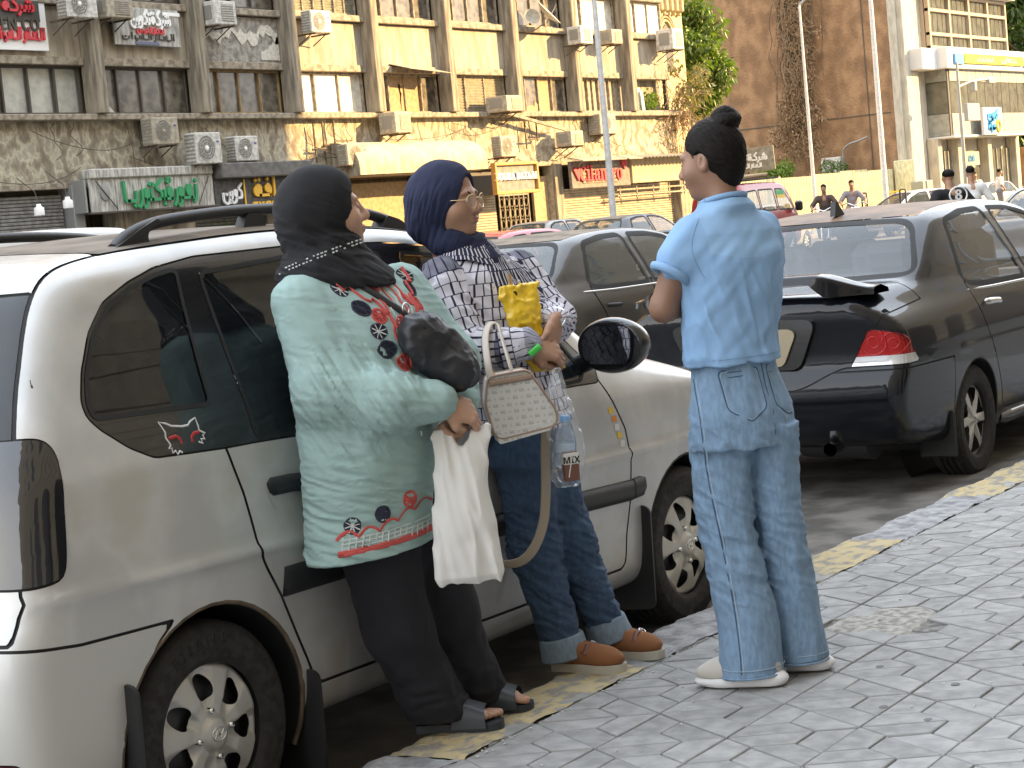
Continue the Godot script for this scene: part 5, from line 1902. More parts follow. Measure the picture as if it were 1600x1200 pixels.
# a flat patch lying on the flank
func patch_on(s: Sdf, poly: PackedVector2Array, lift: float, side := 1.0) -> Geo:
	var g := Geo.new()
	var tri := Geometry2D.triangulate_polygon(poly)
	for q in poly:
		var hit := drop(s, Vector3(q.x, q.y, 1.6 * side), Vector3(0, 0, -side))
		g.p(hit + Vector3(0, 0, lift * side), s.grad(hit, 0.01).normalized(), q)
	for k in range(0, tri.size(), 3):
		g.f(tri[k], tri[k + 1], tri[k + 2])
	return g

# tyre, brake disc and rim, facing +z
func make_tyre(rad: float, wid: float, rim: float, grooves := true) -> Geo:
	var g := Geo.new()
	var pr := PackedVector2Array()
	var h := wid * 0.5
	pr.append_array([Vector2(rim - 0.012, -h * 0.8), Vector2(rim, -h * 0.92), Vector2(lerpf(rim, rad, 0.35), -h * 1.02), Vector2(lerpf(rim, rad, 0.7), -h), Vector2(rad - 0.012, -h * 0.86), Vector2(rad - 0.003, -h * 0.72)])
	if grooves:
		for q in [-0.36, 0.0, 0.36]:
			pr.append_array([Vector2(rad, h * (q - 0.06)), Vector2(rad - 0.007, h * (q - 0.05)), Vector2(rad - 0.007, h * (q + 0.05)), Vector2(rad, h * (q + 0.06))])
	pr.append_array([Vector2(rad - 0.003, h * 0.72), Vector2(rad - 0.012, h * 0.86), Vector2(rad - 0.016, h * 0.88), Vector2(lerpf(rim, rad, 0.7), h), Vector2(lerpf(rim, rad, 0.66), h * 1.015), Vector2(lerpf(rim, rad, 0.35), h * 1.02), Vector2(rim + 0.008, h * 0.97), Vector2(rim, h * 0.92), Vector2(rim - 0.012, h * 0.8)])
	g.lathe(pr, Vector3.ZERO, Basis(Vector3.RIGHT, PI / 2), 56)
	return g

# a pressed wheel cover or alloy rim: a disc whose height and whose holes are functions of (radius, angle)
func make_cover(rad: float, height: Callable, hole: Callable, nr := 26, na := 140) -> Geo:
	var g := Geo.new()
	g.sheet(na, nr, func(u: float, v: float) -> Vector3:
		var a := u * TAU
		var r := lerpf(0.004, rad, v)
		return Vector3(cos(a) * r, sin(a) * r, height.call(r, a)))
	var o: Array = g.split(func(p: Vector3) -> float: return hole.call(Vector2(p.x, p.y).length(), atan2(p.y, p.x)))
	return o[1]

func wheel(parent: Node, at: Vector3, rad: float, wid: float, rim: float, cover: Geo, cover_mat: Material, extra: Array, turn := 0.0) -> void:
	var w := Node3D.new()
	w.name = numbered("wheel", parent)
	parent.add_child(w, true)
	w.position = at
	w.rotation.y = turn
	part("tyre", make_tyre(rad, wid, rim), M.rubber, w)
	var back := Geo.new()
	back.lathe(pv([0.0, wid * 0.16, rim * 0.35, wid * 0.18, rim * 0.55, wid * 0.24, rim * 0.8, wid * 0.12, rim * 0.86, -wid * 0.1, rim * 0.99, -wid * 0.1, rim, wid * 0.42]), Vector3.ZERO, Basis(Vector3.RIGHT, PI / 2), 40)
	part("steel_rim", back, M.steel_dark, w)
	part("wheel_cover", cover, cover_mat, w)
	for e in extra:
		part(e[0], e[1], e[2], w)

func seat_geo(at: Vector3, w: float) -> Geo:
	var g := Geo.new()
	g.box(at + Vector3(0, 0.1, 0), Vector3(0.5, 0.16, w), 0.06)
	g.box(at + Vector3(-0.28, 0.42, 0), Vector3(0.16, 0.6, w), 0.06, Basis(Vector3.BACK, 0.25))
	return g

func headrest_geo(at: Vector3) -> Geo:
	return Geo.new().box(at, Vector3(0.1, 0.17, 0.27), 0.045, Basis(Vector3.BACK, 0.2))

func build_van() -> void:
	var car := thing("parked_van", "silver compact van with black roof rails and dented sliding flank, parked nearest at the kerb", "van", Vector3(0, 0, -0.84))
	var s := CarBody.new()
	s.arch = 0.345
	s.hubs = pv([0.0, 0.29, 2.6, 0.29])
	s.bend_f = 0.16
	s.bend_r = 0.13
	s.crown = 0.05
	s.crown_y = 1.2
	s.r = 0.085
	s.xf = 2.2
	s.tf = 0.09
	s.xr = 0.0
	s.tr = 0.05
	s.belt = 1.03
	s.gxf = 1.3
	s.gtf = 0.10
	s.bands = [[0.742, -0.02, 0.013, 0.011]]
	s.setup(spline2(pv([-0.55, 0.24, -0.66, 0.30, -0.705, 0.42, -0.715, 0.55, -0.70, 0.655, -0.665, 0.72, -0.645, 0.80, -0.605, 1.02, -0.54, 1.18, -0.42, 1.38, -0.335, 1.49, -0.25, 1.545, -0.1, 1.575, 0.2, 1.60, 0.6, 1.618, 1.0, 1.605, 1.35, 1.565, 1.6, 1.50, 1.85, 1.36, 2.1, 1.18, 2.28, 1.075, 2.5, 1.03, 2.8, 0.955, 3.05, 0.87, 3.25, 0.77, 3.36, 0.66, 3.42, 0.52, 3.42, 0.38, 3.38, 0.27, 3.25, 0.22, 2.6, 0.215, 1.3, 0.215, 0.2, 0.22]), true, 4),
		pv([0.1, 0.80, 0.22, 0.835, 0.35, 0.858, 0.55, 0.868, 0.75, 0.875, 0.95, 0.862, 1.05, 0.846, 1.3, 0.765, 1.5, 0.702, 1.6, 0.65, 1.8, 0.55]))
	var g := net(s, Vector3(-0.85, 0.12, -0.95), Vector3(3.6, 1.75, 0.95), 0.0165, 1.15)
	g.smooth_normals(2)
	var seams := Geo.new()
	# wheel housings first, so that nothing else claims them
	var c := []
	g = housings(car, s, g)
	# tail lamps wrap the corner
	var lamp := rounded(pv([-0.9, 1.14, -0.45, 1.133, -0.427, 1.09, -0.462, 0.85, -0.478, 0.80, -0.56, 0.788, -0.9, 0.80]), 0.03)
	for side in [1.0, -1.0]:
		c = panel(g, side_fn(lamp, side, 0.69), 0.003)
		part("tail_lamp", c[0].push(0.004), M.smoked_lens, car, "smoked black tail lamp" if side > 0 else "")
		seams.add(c[1])
		g = c[2]
	# roof skin between the gutters
	c = panel(g, func(p: Vector3) -> float: return maxf(maxf(absf(p.z) - 0.635 + 0.02 * maxf(0.3 - p.x, 0.0), 1.40 - p.y), maxf(-0.035 - p.x, p.x - 1.55)), 0.006)
	part("roof", c[0], M.dusty_roof, car, "dust covered dark roof skin between the gutters")
	seams.add(c[1])
	g = c[2]
	# rear window, hatch
	c = panel(g, func(p: Vector3) -> float: return maxf(maxf(absf(p.z) - s.width(p.x, p.y) + 0.055, p.x + 0.12), maxf(1.125 - p.y, p.y - 1.475)), 0.003)
	part("rear_window", c[0].push(-0.003), M.dark_glass, car)
	seams.add(c[1])
	g = c[2]
	c = panel(g, func(p: Vector3) -> float: return maxf(maxf(absf(p.z) - s.width(p.x, p.y) + 0.05, p.x + 0.03), 0.665 - p.y), 0.0045)
	part("tailgate", c[0], M.silver, car)
	seams.add(c[1])
	g = c[2]
	# rear bumper with its reflector
	c = panel(g, side_fn(rounded(pv([-0.14, 0.625, -0.45, 0.634, -0.7, 0.662, -1.0, 0.665, -1.0, 0.0, -0.33, 0.0, -0.33, 0.25, -0.28, 0.47, -0.2, 0.58]), 0.01), 0.0, -1.0), 0.004)
	var bump := panel(c[0], func(p: Vector3) -> float: return maxf(maxf(p.x + 0.44, K.sd_poly(rounded(pv([0.40, 0.335, 0.79, 0.335, 0.80, 0.35, 0.79, 0.38, 0.40, 0.38]), 0.015), Vector2(absf(p.z), p.y))), -0.1), 0.003)
	for e in bump[0].split(func(p: Vector3) -> float: return p.z):
		part("reflector", e, M.red_lens, car)
	seams.add(bump[1])
	part("rear_bumper", bump[2], M.silver_bumper, car)
	seams.add(c[1])
	g = c[2]
	# windows: black surround, then panes
	var quarter := rounded(pv([-0.278, 1.155, -0.283, 1.19, -0.25, 1.265, -0.19, 1.35, -0.11, 1.42, -0.01, 1.462, 0.09, 1.488, 0.178, 1.50, 0.165, 1.42, 0.128, 1.14]), 0.02)
	var rear_glass := rounded(pv([0.262, 1.482, 0.65, 1.503, 1.06, 1.487, 1.085, 1.0, 0.46, 1.022, 0.262, 1.03]), 0.018)
	var front_glass := rounded(pv([1.165, 1.48, 1.4, 1.455, 1.56, 1.395, 1.74, 1.27, 1.90, 1.13, 1.985, 1.02, 1.94, 0.985, 1.165, 0.997]), 0.018)
	var band := rounded(pv([0.13, 1.022, -0.125, 1.035, -0.2, 1.072, -0.27, 1.125, -0.30, 1.16, -0.30, 1.2, -0.262, 1.275, -0.2, 1.362, -0.118, 1.434, -0.01, 1.478, 0.1, 1.508, 0.27, 1.528, 0.67, 1.533, 1.1, 1.517, 1.42, 1.482, 1.6, 1.415, 1.78, 1.29, 1.96, 1.12, 2.075, 1.02, 2.05, 0.965, 1.9, 0.972, 1.1, 0.988, 0.46, 1.012, 0.25, 1.02]), 0.015)
	for side in [1.0, -1.0]:
		c = panel(g, side_fn(band, side), 0.0025)
		var b: Geo = c[0]
		seams.add(c[1])
		g = c[2]
		for poly in [quarter, rear_glass, front_glass]:
			c = panel(b, side_fn(poly, side), 0.006)
			part("side_window", c[0].push(-0.002), M.dark_glass, car)
			part("window_seal", c[1].push(0.002), M.rubber_trim, car)
			b = c[2]
		part("window_surround", b, M.black_gloss, car)
	# doors
	var rear_door := pv([0.127, 1.06, 0.13, 1.03, 0.17, 0.896, 0.197, 0.74, 0.225, 0.68, 0.272, 0.60, 0.33, 0.47, 0.362, 0.402, 0.39, 0.34, 0.42, 0.325, 1.12, 0.318, 1.12, 1.06])
	var front_door := pv([1.128, 1.06, 1.128, 0.318, 2.08, 0.305, 2.108, 0.32, 2.12, 0.42, 2.16, 0.54, 2.176, 0.67, 2.155, 0.79, 2.06, 0.965, 2.02, 1.06])
	for poly in [rear_door, front_door]:
		c = panel(g, side_fn(poly, 1.0), 0.0045)
		part("door", c[0], M.silver, car)
		seams.add(c[1])
		g = c[2]
	# windscreen, bonnet, front lamps, front bumper
	c = panel(g, end_fn(rounded(mirror_z(pv([0.0, 1.50, 0.56, 1.49, 0.72, 1.10, 0.0, 1.10])), 0.04), 1.5, false), 0.006)
	part("windscreen", c[0], M.dark_glass, car)
	seams.add(c[1])
	g = c[2]
	c = panel(g, func(p: Vector3) -> float: return maxf(maxf(absf(p.z) - 0.72 + 0.1 * maxf(p.x - 2.6, 0.0), 2.2 - p.x), 0.80 - p.y), 0.004)
	part("bonnet", c[0], M.silver, car)
	seams.add(c[1])
	g = c[2]
	for side in [1.0, -1.0]:
		c = panel(g, side_fn(rounded(pv([3.02, 0.79, 3.3, 0.72, 3.6, 0.66, 3.6, 0.55, 3.2, 0.60]), 0.03), side, 0.4), 0.003)
		part("headlight", c[0], M.clear_lens, car)
		g = c[2]
	c = panel(g, side_fn(pv([2.96, 0.56, 4.0, 0.52, 4.0, 0.0, 2.96, 0.0]), 0.0, -1.0), 0.004)
	part("front_bumper", c[0], M.silver_bumper, car)
	seams.add(c[1])
	g = c[2]
	part("body_shell", g, M.silver, car, "silver body with a rusty dented lip over the rear wheel")
	part("panel_gap", seams.push(-0.005), M.rubber_trim, car).set_meta("kind", "stuff")
	# trim
	part("rub_strip", strip_on(s, spline2(pv([0.30, 0.632, 0.33, 0.633, 0.7, 0.628, 1.12, 0.622]), false, 6), 0.082, 0.016), M.black_plastic, car)
	part("rub_strip", strip_on(s, spline2(pv([1.13, 0.60, 1.16, 0.60, 1.6, 0.592, 2.12, 0.572, 2.15, 0.570]), false, 6), 0.075, 0.016), M.black_plastic, car)
	part("rub_strip", strip_on(s, pv([2.172, 0.572, 2.18, 0.572, 2.235, 0.573, 2.275, 0.58]), 0.075, 0.016), M.black_plastic, car)
	for e in [[0.0, 1.30, -0.01, 1.27, -0.005, 1.235], [-0.3, 0.80, -0.18, 0.815, -0.1, 0.84], [-0.05, 0.80, 0.05, 0.81, 0.12, 0.83], [-0.42, 0.70, -0.40, 0.695], [-0.36, 0.705, -0.35, 0.70], [1.3, 0.75, 1.5, 0.755, 1.62, 0.75]]:
		var pts := pv(e)
		if e[0] == 0.0:
			pts = shifted(pts, -0.40, -0.02)
		part("scratch", strip_on(s, pts, 0.004, 0.0006), M.scratch, car)
	# door handles: a recess with a flap over it
	for x0 in [0.262, 1.215]:
		var yo: float = 0.0 if x0 < 1.0 else -0.02
		var cup := patch_on(s, rounded(pv([x0, 0.895 + yo, x0 + 0.03, 0.915 + yo, x0 + 0.20, 0.905 + yo, x0 + 0.215, 0.86 + yo, x0 + 0.19, 0.815 + yo, x0 + 0.03, 0.825 + yo, x0 + 0.005, 0.86 + yo]), 0.02), 0.002)
		var hd := part("door_handle", strip_on(s, pv([x0 + 0.004, 0.892 + yo, x0 + 0.02, 0.894 + yo, x0 + 0.10, 0.892 + yo, x0 + 0.19, 0.884 + yo, x0 + 0.21, 0.88 + yo]), 0.05, 0.022), M.black_plastic, car)
		part("handle_recess", cup, M.silver, hd)
	# roof rails: a bar on three feet, each side
	for side in [1.0, -1.0]:
		var z: float = 0.575 * side
		var path := spline3(pv3([0.09, 1.567, z, 0.14, 1.598, z, 0.22, 1.622, z, 0.34, 1.636, z, 0.6, 1.646, z, 0.9, 1.64, z, 1.15, 1.617, z, 1.32, 1.577, z, 1.40, 1.54, z, 1.42, 1.53, z]), 4)
		var rail := part("roof_rail", Geo.new().tube(path, 0.017, 10, true, 1.25, Vector3.UP), M.black_plastic, car)
		for f in [[pv([-0.02, 1.545, 0.20, 1.56, 0.195, 1.598, 0.215, 1.616, 0.255, 1.628, 0.24, 1.640, 0.17, 1.614, 0.1, 1.582, 0.04, 1.557]), 0.05], [pv([0.58, 1.575, 0.70, 1.575, 0.675, 1.635, 0.615, 1.637]), 0.035], [pv([1.22, 1.54, 1.44, 1.515, 1.42, 1.54, 1.33, 1.585, 1.27, 1.60, 1.25, 1.575]), 0.05]]:
			part("rail_foot", Geo.new().extrude(rounded(f[0], 0.012), f[1], Vector3(0, 0, z)), M.black_plastic, rail)
	# mirror
	var mir := part("mirror", mirror_geo(Vector3(1.96, 1.10, 0.985)), M.black_gloss, car)
	part("mirror_glass", Geo.new().extrude(rounded(pv([-0.09, -0.058, 0.075, -0.066, 0.095, 0.0, 0.09, 0.06, -0.06, 0.07, -0.1, 0.02]), 0.03), 0.004, Vector3(1.895, 1.103, 0.985), Basis(Vector3.UP, -PI / 2)), M.mirror, mir)
	part("mirror_foot", Geo.new().tube(pv3([1.98, 1.03, 0.80, 1.98, 1.05, 0.86, 1.98, 1.07, 0.93]), 0.034, 10, true, 0.6, Vector3.UP), M.black_gloss, mir)
	# wheels with seven-spoke covers
	var cover_h := func(r: float, a: float) -> float:
		var k := cos(7.0 * (a - 0.35))
		var dome := 0.078 - 0.10 * pow(r / 0.2, 2.0) * 0.22
		if r < 0.045:
			return dome + 0.012 * (1.0 - pow(r / 0.045, 6.0)) + 0.004
		var spoke := smoothstep(-0.9, 0.35, k) * 0.016 * smoothstep(0.05, 0.1, r) * (1.0 - smoothstep(0.165, 0.188, r))
		return dome + spoke - 0.012 * smoothstep(0.05, 0.09, r) - 0.014 * smoothstep(0.182, 0.193, r) + 0.008 * smoothstep(0.16, 0.18, r)
	var cover_hole := func(r: float, a: float) -> float:
		var t := fposmod((a - 0.35) / TAU * 7.0, 1.0) - 0.5
		return Vector2(t * TAU / 7.0 * r / 0.86, (r - 0.126) / 1.0).length() - 0.036
	var cover := make_cover(0.193, cover_h, cover_hole)
	var nuts := []
	for k in 4:
		var a := PI / 2 * k + 0.12
		nuts.append(["wheel_nut", Geo.new().lathe(pv([0.0, 0.0, 0.0, 0.024, 0.007, 0.022, 0.010, 0.014, 0.011, 0.0]), Vector3(cos(a) * 0.062, sin(a) * 0.062, 0.066), Basis(Vector3.RIGHT, PI / 2), 8), M.chrome])
	var badge := Geo.new()
	var ring := PackedVector3Array()
	for k in 25:
		ring.append(Vector3(cos(TAU * k / 24) * 0.026, sin(TAU * k / 24) * 0.018, 0.094))
	badge.tube(ring, 0.0018, 6, false)
	badge.tube(pv3([-0.017, -0.010, 0.094, -0.006, 0.011, 0.094]), 0.0022, 6)
	badge.tube(pv3([0.006, -0.011, 0.094, 0.017, 0.010, 0.094]), 0.0022, 6)
	badge.tube(spline3(pv3([-0.013, -0.002, 0.094, -0.003, 0.002, 0.094, 0.003, -0.002, 0.094, 0.013, 0.002, 0.094]), 4), 0.002, 6)
	for hub in [0.0, 2.6]:
		wheel(car, Vector3(hub, 0.292, 0.755), 0.296, 0.18, 0.196, cover, M.wheel_silver, nuts + [["badge", badge, M.chrome], ["sidewall_lettering", tyre_text("PILATES" if hub < 1.0 else "KUMHO", 0.246, 0.092), M.rubber_trim]], 0.0)
		wheel(car, Vector3(hub, 0.292, -0.755), 0.296, 0.18, 0.196, cover, M.wheel_silver, [], PI)
	# mud flaps
	for q in [[-0.32, 0.30], [2.215, 0.30], [0.36, 0.17]]:
		var w: float = 0.2
		part("mud_flap", Geo.new().extrude(rounded(pv([-0.16, 0.20, 0.02, 0.22, 0.05, 0.0, 0.03, -0.17, -0.15, -0.17]), 0.03), 0.012, Vector3(q[0], q[1], 0.74), Basis(Vector3.UP, PI / 2 + (0.15 if q[0] > 1.0 else 0.0))), M.black_plastic, car)
	# a fox head and eyes on the black panel, a paper slip inside the quarter window, stickers on the wing
	var decal := Geo.new()
	for line in [[-0.088, 1.066, -0.098, 1.086, -0.094, 1.10, -0.106, 1.128, -0.082, 1.12, -0.066, 1.112, -0.03, 1.106, -0.008, 1.106, 0.004, 1.114, 0.026, 1.121, 0.028, 1.098, 0.026, 1.088, 0.045, 1.078, 0.034, 1.074, 0.038, 1.064, 0.024, 1.066, 0.026, 1.054, 0.012, 1.06], [-0.088, 1.066, -0.098, 1.058, -0.088, 1.058, -0.09, 1.046, -0.078, 1.05, -0.074, 1.04, -0.064, 1.047, -0.056, 1.042]]:
		decal.add(strip_on(s, shifted(pv(line), 0.03, -0.008), 0.006, 0.0012, 1.0, false))
	part("fox_decal", decal, M.white_vinyl, car, "white outline of a fox head")
	var eyes := Geo.new()
	for line in [[-0.088, 1.082, -0.062, 1.085, -0.050, 1.078, -0.048, 1.064], [0.026, 1.084, 0.006, 1.083, -0.006, 1.076, -0.008, 1.062]]:
		eyes.add(strip_on(s, shifted(pv(line), 0.03, -0.008), 0.010, 0.0012, 1.0, false))
	part("fox_eyes", eyes, M.red_vinyl, car)
	part("paper_slip", patch_on(s, rounded(pv([0.018, 1.457, 0.062, 1.462, 0.092, 1.41, 0.102, 1.36, 0.05, 1.362]), 0.012), -0.004), M.paper_grey, car)
	var stick := [[2.075, 0.865, M.yellow], [2.09, 0.833, M.orange], [2.10, 0.803, M.paper], [2.11, 0.773, M.yellow], [2.125, 0.742, M.paper]]
	for e in stick:
		part("sticker", patch_on(s, rounded(pv([e[0] - 0.016, e[1] - 0.01, e[0] + 0.014, e[1] - 0.013, e[0] + 0.017, e[1] + 0.009, e[0] - 0.013, e[1] + 0.012]), 0.004), 0.001), e[2], car)
	# what the tinted panes let through
	var floor_g := Geo.new().box(Vector3(1.3, 0.42, 0), Vector3(3.2, 0.06, 1.5), 0.01)
	part("cabin_floor", floor_g, M.black_plastic, car)
	for x in [0.55, 1.5]:
		for z in [-0.36, 0.36]:
			part("seat", seat_geo(Vector3(x, 0.55, z), 0.5), M.seat_cloth, car)
			part("headrest", headrest_geo(Vector3(x - 0.42, 1.25, z)), M.seat_cloth, car)

func shifted(p: PackedVector2Array, dx: float, dy: float) -> PackedVector2Array:
	for k in p.size():
		p[k] += Vector2(dx, dy)
	return p

func mirror_geo(at: Vector3) -> Geo:
	var f := Blob.new()
	f.ell(at, Vector3(0.075, 0.085, 0.125), Basis())
	f.ell(at + Vector3(-0.03, 0.0, 0.0), Vector3(0.06, 0.092, 0.128), Basis(), 0.03)
	f.cut_plane(at + Vector3(-0.052, 0, 0), Vector3(-1, 0, 0))
	return net(f, at - Vector3(0.16, 0.16, 0.2), at + Vector3(0.16, 0.16, 0.2), 0.008)

# raised letters bent round a tyre wall
func tyre_text(words: String, rad: float, z: float) -> Geo:
	var g := Geo.new()
	for rep in 2:
		for k in words.length():
			var tm := text_mesh(words[k], 0.03, 0.002)
			var a := PI * rep + 2.1 - k * 0.13
			g.add(tm, Transform3D(Basis(Vector3.BACK, a - PI / 2), Vector3(cos(a) * rad, sin(a) * rad, z)))
	return g

func text_mesh(words: String, height: float, depth: float, font := "Droid Sans", bold := true) -> Geo:
	var tm := TextMesh.new()
	var sf := SystemFont.new()
	sf.font_names = PackedStringArray([font])
	sf.font_weight = 700 if bold else 400
	tm.font = sf
	tm.text = words
	tm.font_size = 64
	tm.pixel_size = height / 46.0
	tm.depth = depth
	tm.curve_step = 3.0
	var g := Geo.new()
	var a := tm.get_mesh_arrays()
	if a.size() == 0 or a[Mesh.ARRAY_VERTEX] == null:
		return g
	g.v = a[Mesh.ARRAY_VERTEX]
	g.n = a[Mesh.ARRAY_NORMAL]
	g.t.resize(g.v.size())
	g.i = a[Mesh.ARRAY_INDEX] if a[Mesh.ARRAY_INDEX] != null else PackedInt32Array(range(g.v.size()))
	return g

# what a saloon, hatchback or minibus is made of, by kind
func car_spec(kind: String) -> Dictionary:
	match kind:
		"saloon":
			return {
				outline = [-0.90, 0.30, -1.0, 0.40, -1.035, 0.52, -1.02, 0.63, -0.985, 0.70, -0.99, 0.85, -1.0, 0.98, -0.96, 1.04, -0.8, 1.065, -0.55, 1.08, -0.40, 1.095, -0.22, 1.185, 0.02, 1.325, 0.2, 1.40, 0.5, 1.435, 0.95, 1.45, 1.35, 1.435, 1.65, 1.39, 1.95, 1.27, 2.25, 1.11, 2.48, 1.0, 2.7, 0.965, 3.0, 0.91, 3.25, 0.83, 3.42, 0.71, 3.48, 0.56, 3.48, 0.4, 3.42, 0.27, 3.3, 0.21, 2.6, 0.20, 1.3, 0.20, 0.3, 0.20, -0.6, 0.25],
				widths = [0.1, 0.76, 0.22, 0.80, 0.4, 0.83, 0.6, 0.848, 0.78, 0.846, 0.92, 0.826, 1.0, 0.795, 1.05, 0.765, 1.2, 0.69, 1.36, 0.60, 1.45, 0.52, 1.7, 0.4],
				base = 2.6, arch = 0.325, hub_y = 0.295, belt = 0.99, r = 0.06, crown = 0.05, crown_y = 0.95, bend_f = 0.22, bend_r = 0.17, xf = 2.2, tf = 0.10, xr = -0.05, tr = 0.06, gxf = 1.3, gtf = 0.05, gxr = 0.5, gtr = 0.10,
				windows = [[0.30, 1.345, 0.62, 1.382, 0.92, 1.385, 0.965, 0.985, 0.30, 0.992, 0.12, 1.01, 0.10, 1.05], [1.03, 1.383, 1.35, 1.372, 1.62, 1.325, 1.86, 1.205, 2.12, 1.035, 2.1, 0.985, 1.06, 0.985]],
				bands = [[0.69, 0.0, 0.012, 0.003]],
				rear_glass = [0.0, 1.375, 0.44, 1.365, 0.52, 1.33, 0.645, 1.12, 0.62, 1.095, 0.0, 1.09], rear_x = 0.28,
				screen = [0.0, 1.40, 0.46, 1.385, 0.66, 1.03, 0.0, 1.02], screen_x = 1.6,
				tail = [-1.3, 0.90, -1.0, 0.893, -0.92, 0.865, -0.82, 0.79, -0.745, 0.70, -0.75, 0.688, -1.3, 0.682], tail_in = 0.55,
				head = [3.05, 0.86, 3.3, 0.78, 3.7, 0.7, 3.7, 0.60, 3.2, 0.66], doors = [[0.08, 1.02, 0.10, 0.92, 0.20, 0.75, 0.28, 0.62, 0.37, 0.45, 0.42, 0.31, 0.95, 0.30, 1.0, 0.6, 1.0, 1.02], [1.01, 1.02, 1.01, 0.6, 0.97, 0.30, 1.95, 0.30, 2.12, 0.5, 2.16, 0.8, 2.1, 1.02]], roof_y = 1.385, roof_w = 0.5, seats = [0.55, 1.45]}
		"hatch":
			return {
				outline = [-0.55, 0.28, -0.66, 0.4, -0.68, 0.6, -0.64, 0.75, -0.6, 0.95, -0.45, 1.15, -0.25, 1.38, -0.05, 1.45, 0.4, 1.475, 0.9, 1.475, 1.3, 1.44, 1.7, 1.28, 2.1, 1.06, 2.4, 0.97, 2.8, 0.87, 3.05, 0.76, 3.15, 0.6, 3.15, 0.4, 3.05, 0.25, 2.4, 0.2, 1.2, 0.2, 0.2, 0.22],
				widths = [0.1, 0.74, 0.25, 0.79, 0.5, 0.825, 0.75, 0.825, 0.92, 0.80, 1.0, 0.77, 1.3, 0.65, 1.45, 0.56, 1.7, 0.4],
				base = 2.42, arch = 0.31, hub_y = 0.285, belt = 0.98, r = 0.07, crown = 0.05, crown_y = 1.1, bend_f = 0.22, bend_r = 0.16, xf = 2.0, tf = 0.1, xr = 0.0, tr = 0.06, gxf = 1.2, gtf = 0.05, gxr = -0.2, gtr = 0.05,
				windows = [[-0.1, 1.33, 0.2, 1.39, 0.75, 1.395, 0.8, 0.97, -0.2, 1.02], [0.87, 1.395, 1.2, 1.375, 1.6, 1.23, 1.85, 1.05, 1.85, 0.97, 0.88, 0.97]],
				bands = [], rear_glass = [0.0, 1.40, 0.46, 1.38, 0.58, 1.06, 0.0, 1.05], rear_x = 0.1, screen = [0.0, 1.41, 0.48, 1.39, 0.62, 1.08, 0.0, 1.06], screen_x = 1.3,
				tail = [-1.0, 1.0, -0.5, 0.98, -0.42, 0.9, -0.5, 0.72, -1.0, 0.70], tail_in = 0.52, head = [2.75, 0.84, 2.95, 0.75, 3.4, 0.7, 3.4, 0.58, 2.9, 0.64], doors = [[0.82, 1.02, 0.82, 0.3, 1.75, 0.3, 1.85, 0.6, 1.85, 1.02]], roof_y = 1.42, roof_w = 0.5, seats = [0.45, 1.25]}
		"boxy":
			return {
				outline = [-0.95, 0.32, -1.02, 0.45, -1.02, 0.7, -0.98, 0.93, -0.55, 0.97, -0.42, 0.99, -0.15, 1.33, 0.0, 1.38, 0.7, 1.40, 1.25, 1.38, 1.5, 1.30, 1.85, 1.0, 2.3, 0.95, 2.95, 0.86, 3.1, 0.75, 3.12, 0.45, 3.0, 0.3, 2.4, 0.22, 1.2, 0.22, 0.0, 0.24],
				widths = [0.1, 0.74, 0.3, 0.79, 0.6, 0.81, 0.85, 0.80, 0.95, 0.77, 1.3, 0.60, 1.42, 0.5, 1.7, 0.4],
				base = 2.42, arch = 0.31, hub_y = 0.285, belt = 0.94, r = 0.045, crown = 0.04, crown_y = 0.95, bend_f = 0.08, bend_r = 0.08, xf = 2.2, tf = 0.05, xr = 0.0, tr = 0.04, gxf = 1.2, gtf = 0.03, gxr = 0.2, gtr = 0.03,
				windows = [[-0.05, 1.28, 0.1, 1.325, 0.62, 1.335, 0.66, 0.95, -0.25, 0.97], [0.72, 1.335, 1.15, 1.325, 1.38, 1.26, 1.68, 0.98, 1.66, 0.95, 0.72, 0.95]],
				bands = [[0.72, 0.0, 0.015, 0.006]], rear_glass = [0.0, 1.33, 0.46, 1.31, 0.58, 1.02, 0.0, 1.01], rear_x = 0.1, screen = [0.0, 1.34, 0.48, 1.32, 0.62, 1.01, 0.0, 1.0], screen_x = 1.25,
				tail = [-1.3, 0.88, -0.93, 0.88, -0.93, 0.70, -1.3, 0.70], tail_in = 0.5, head = [2.98, 0.8, 3.4, 0.8, 3.4, 0.62, 2.98, 0.62], doors = [[0.69, 0.98, 0.69, 0.3, 1.7, 0.3, 1.75, 0.98]], roof_y = 1.34, roof_w = 0.5, seats = [0.45, 1.2]}
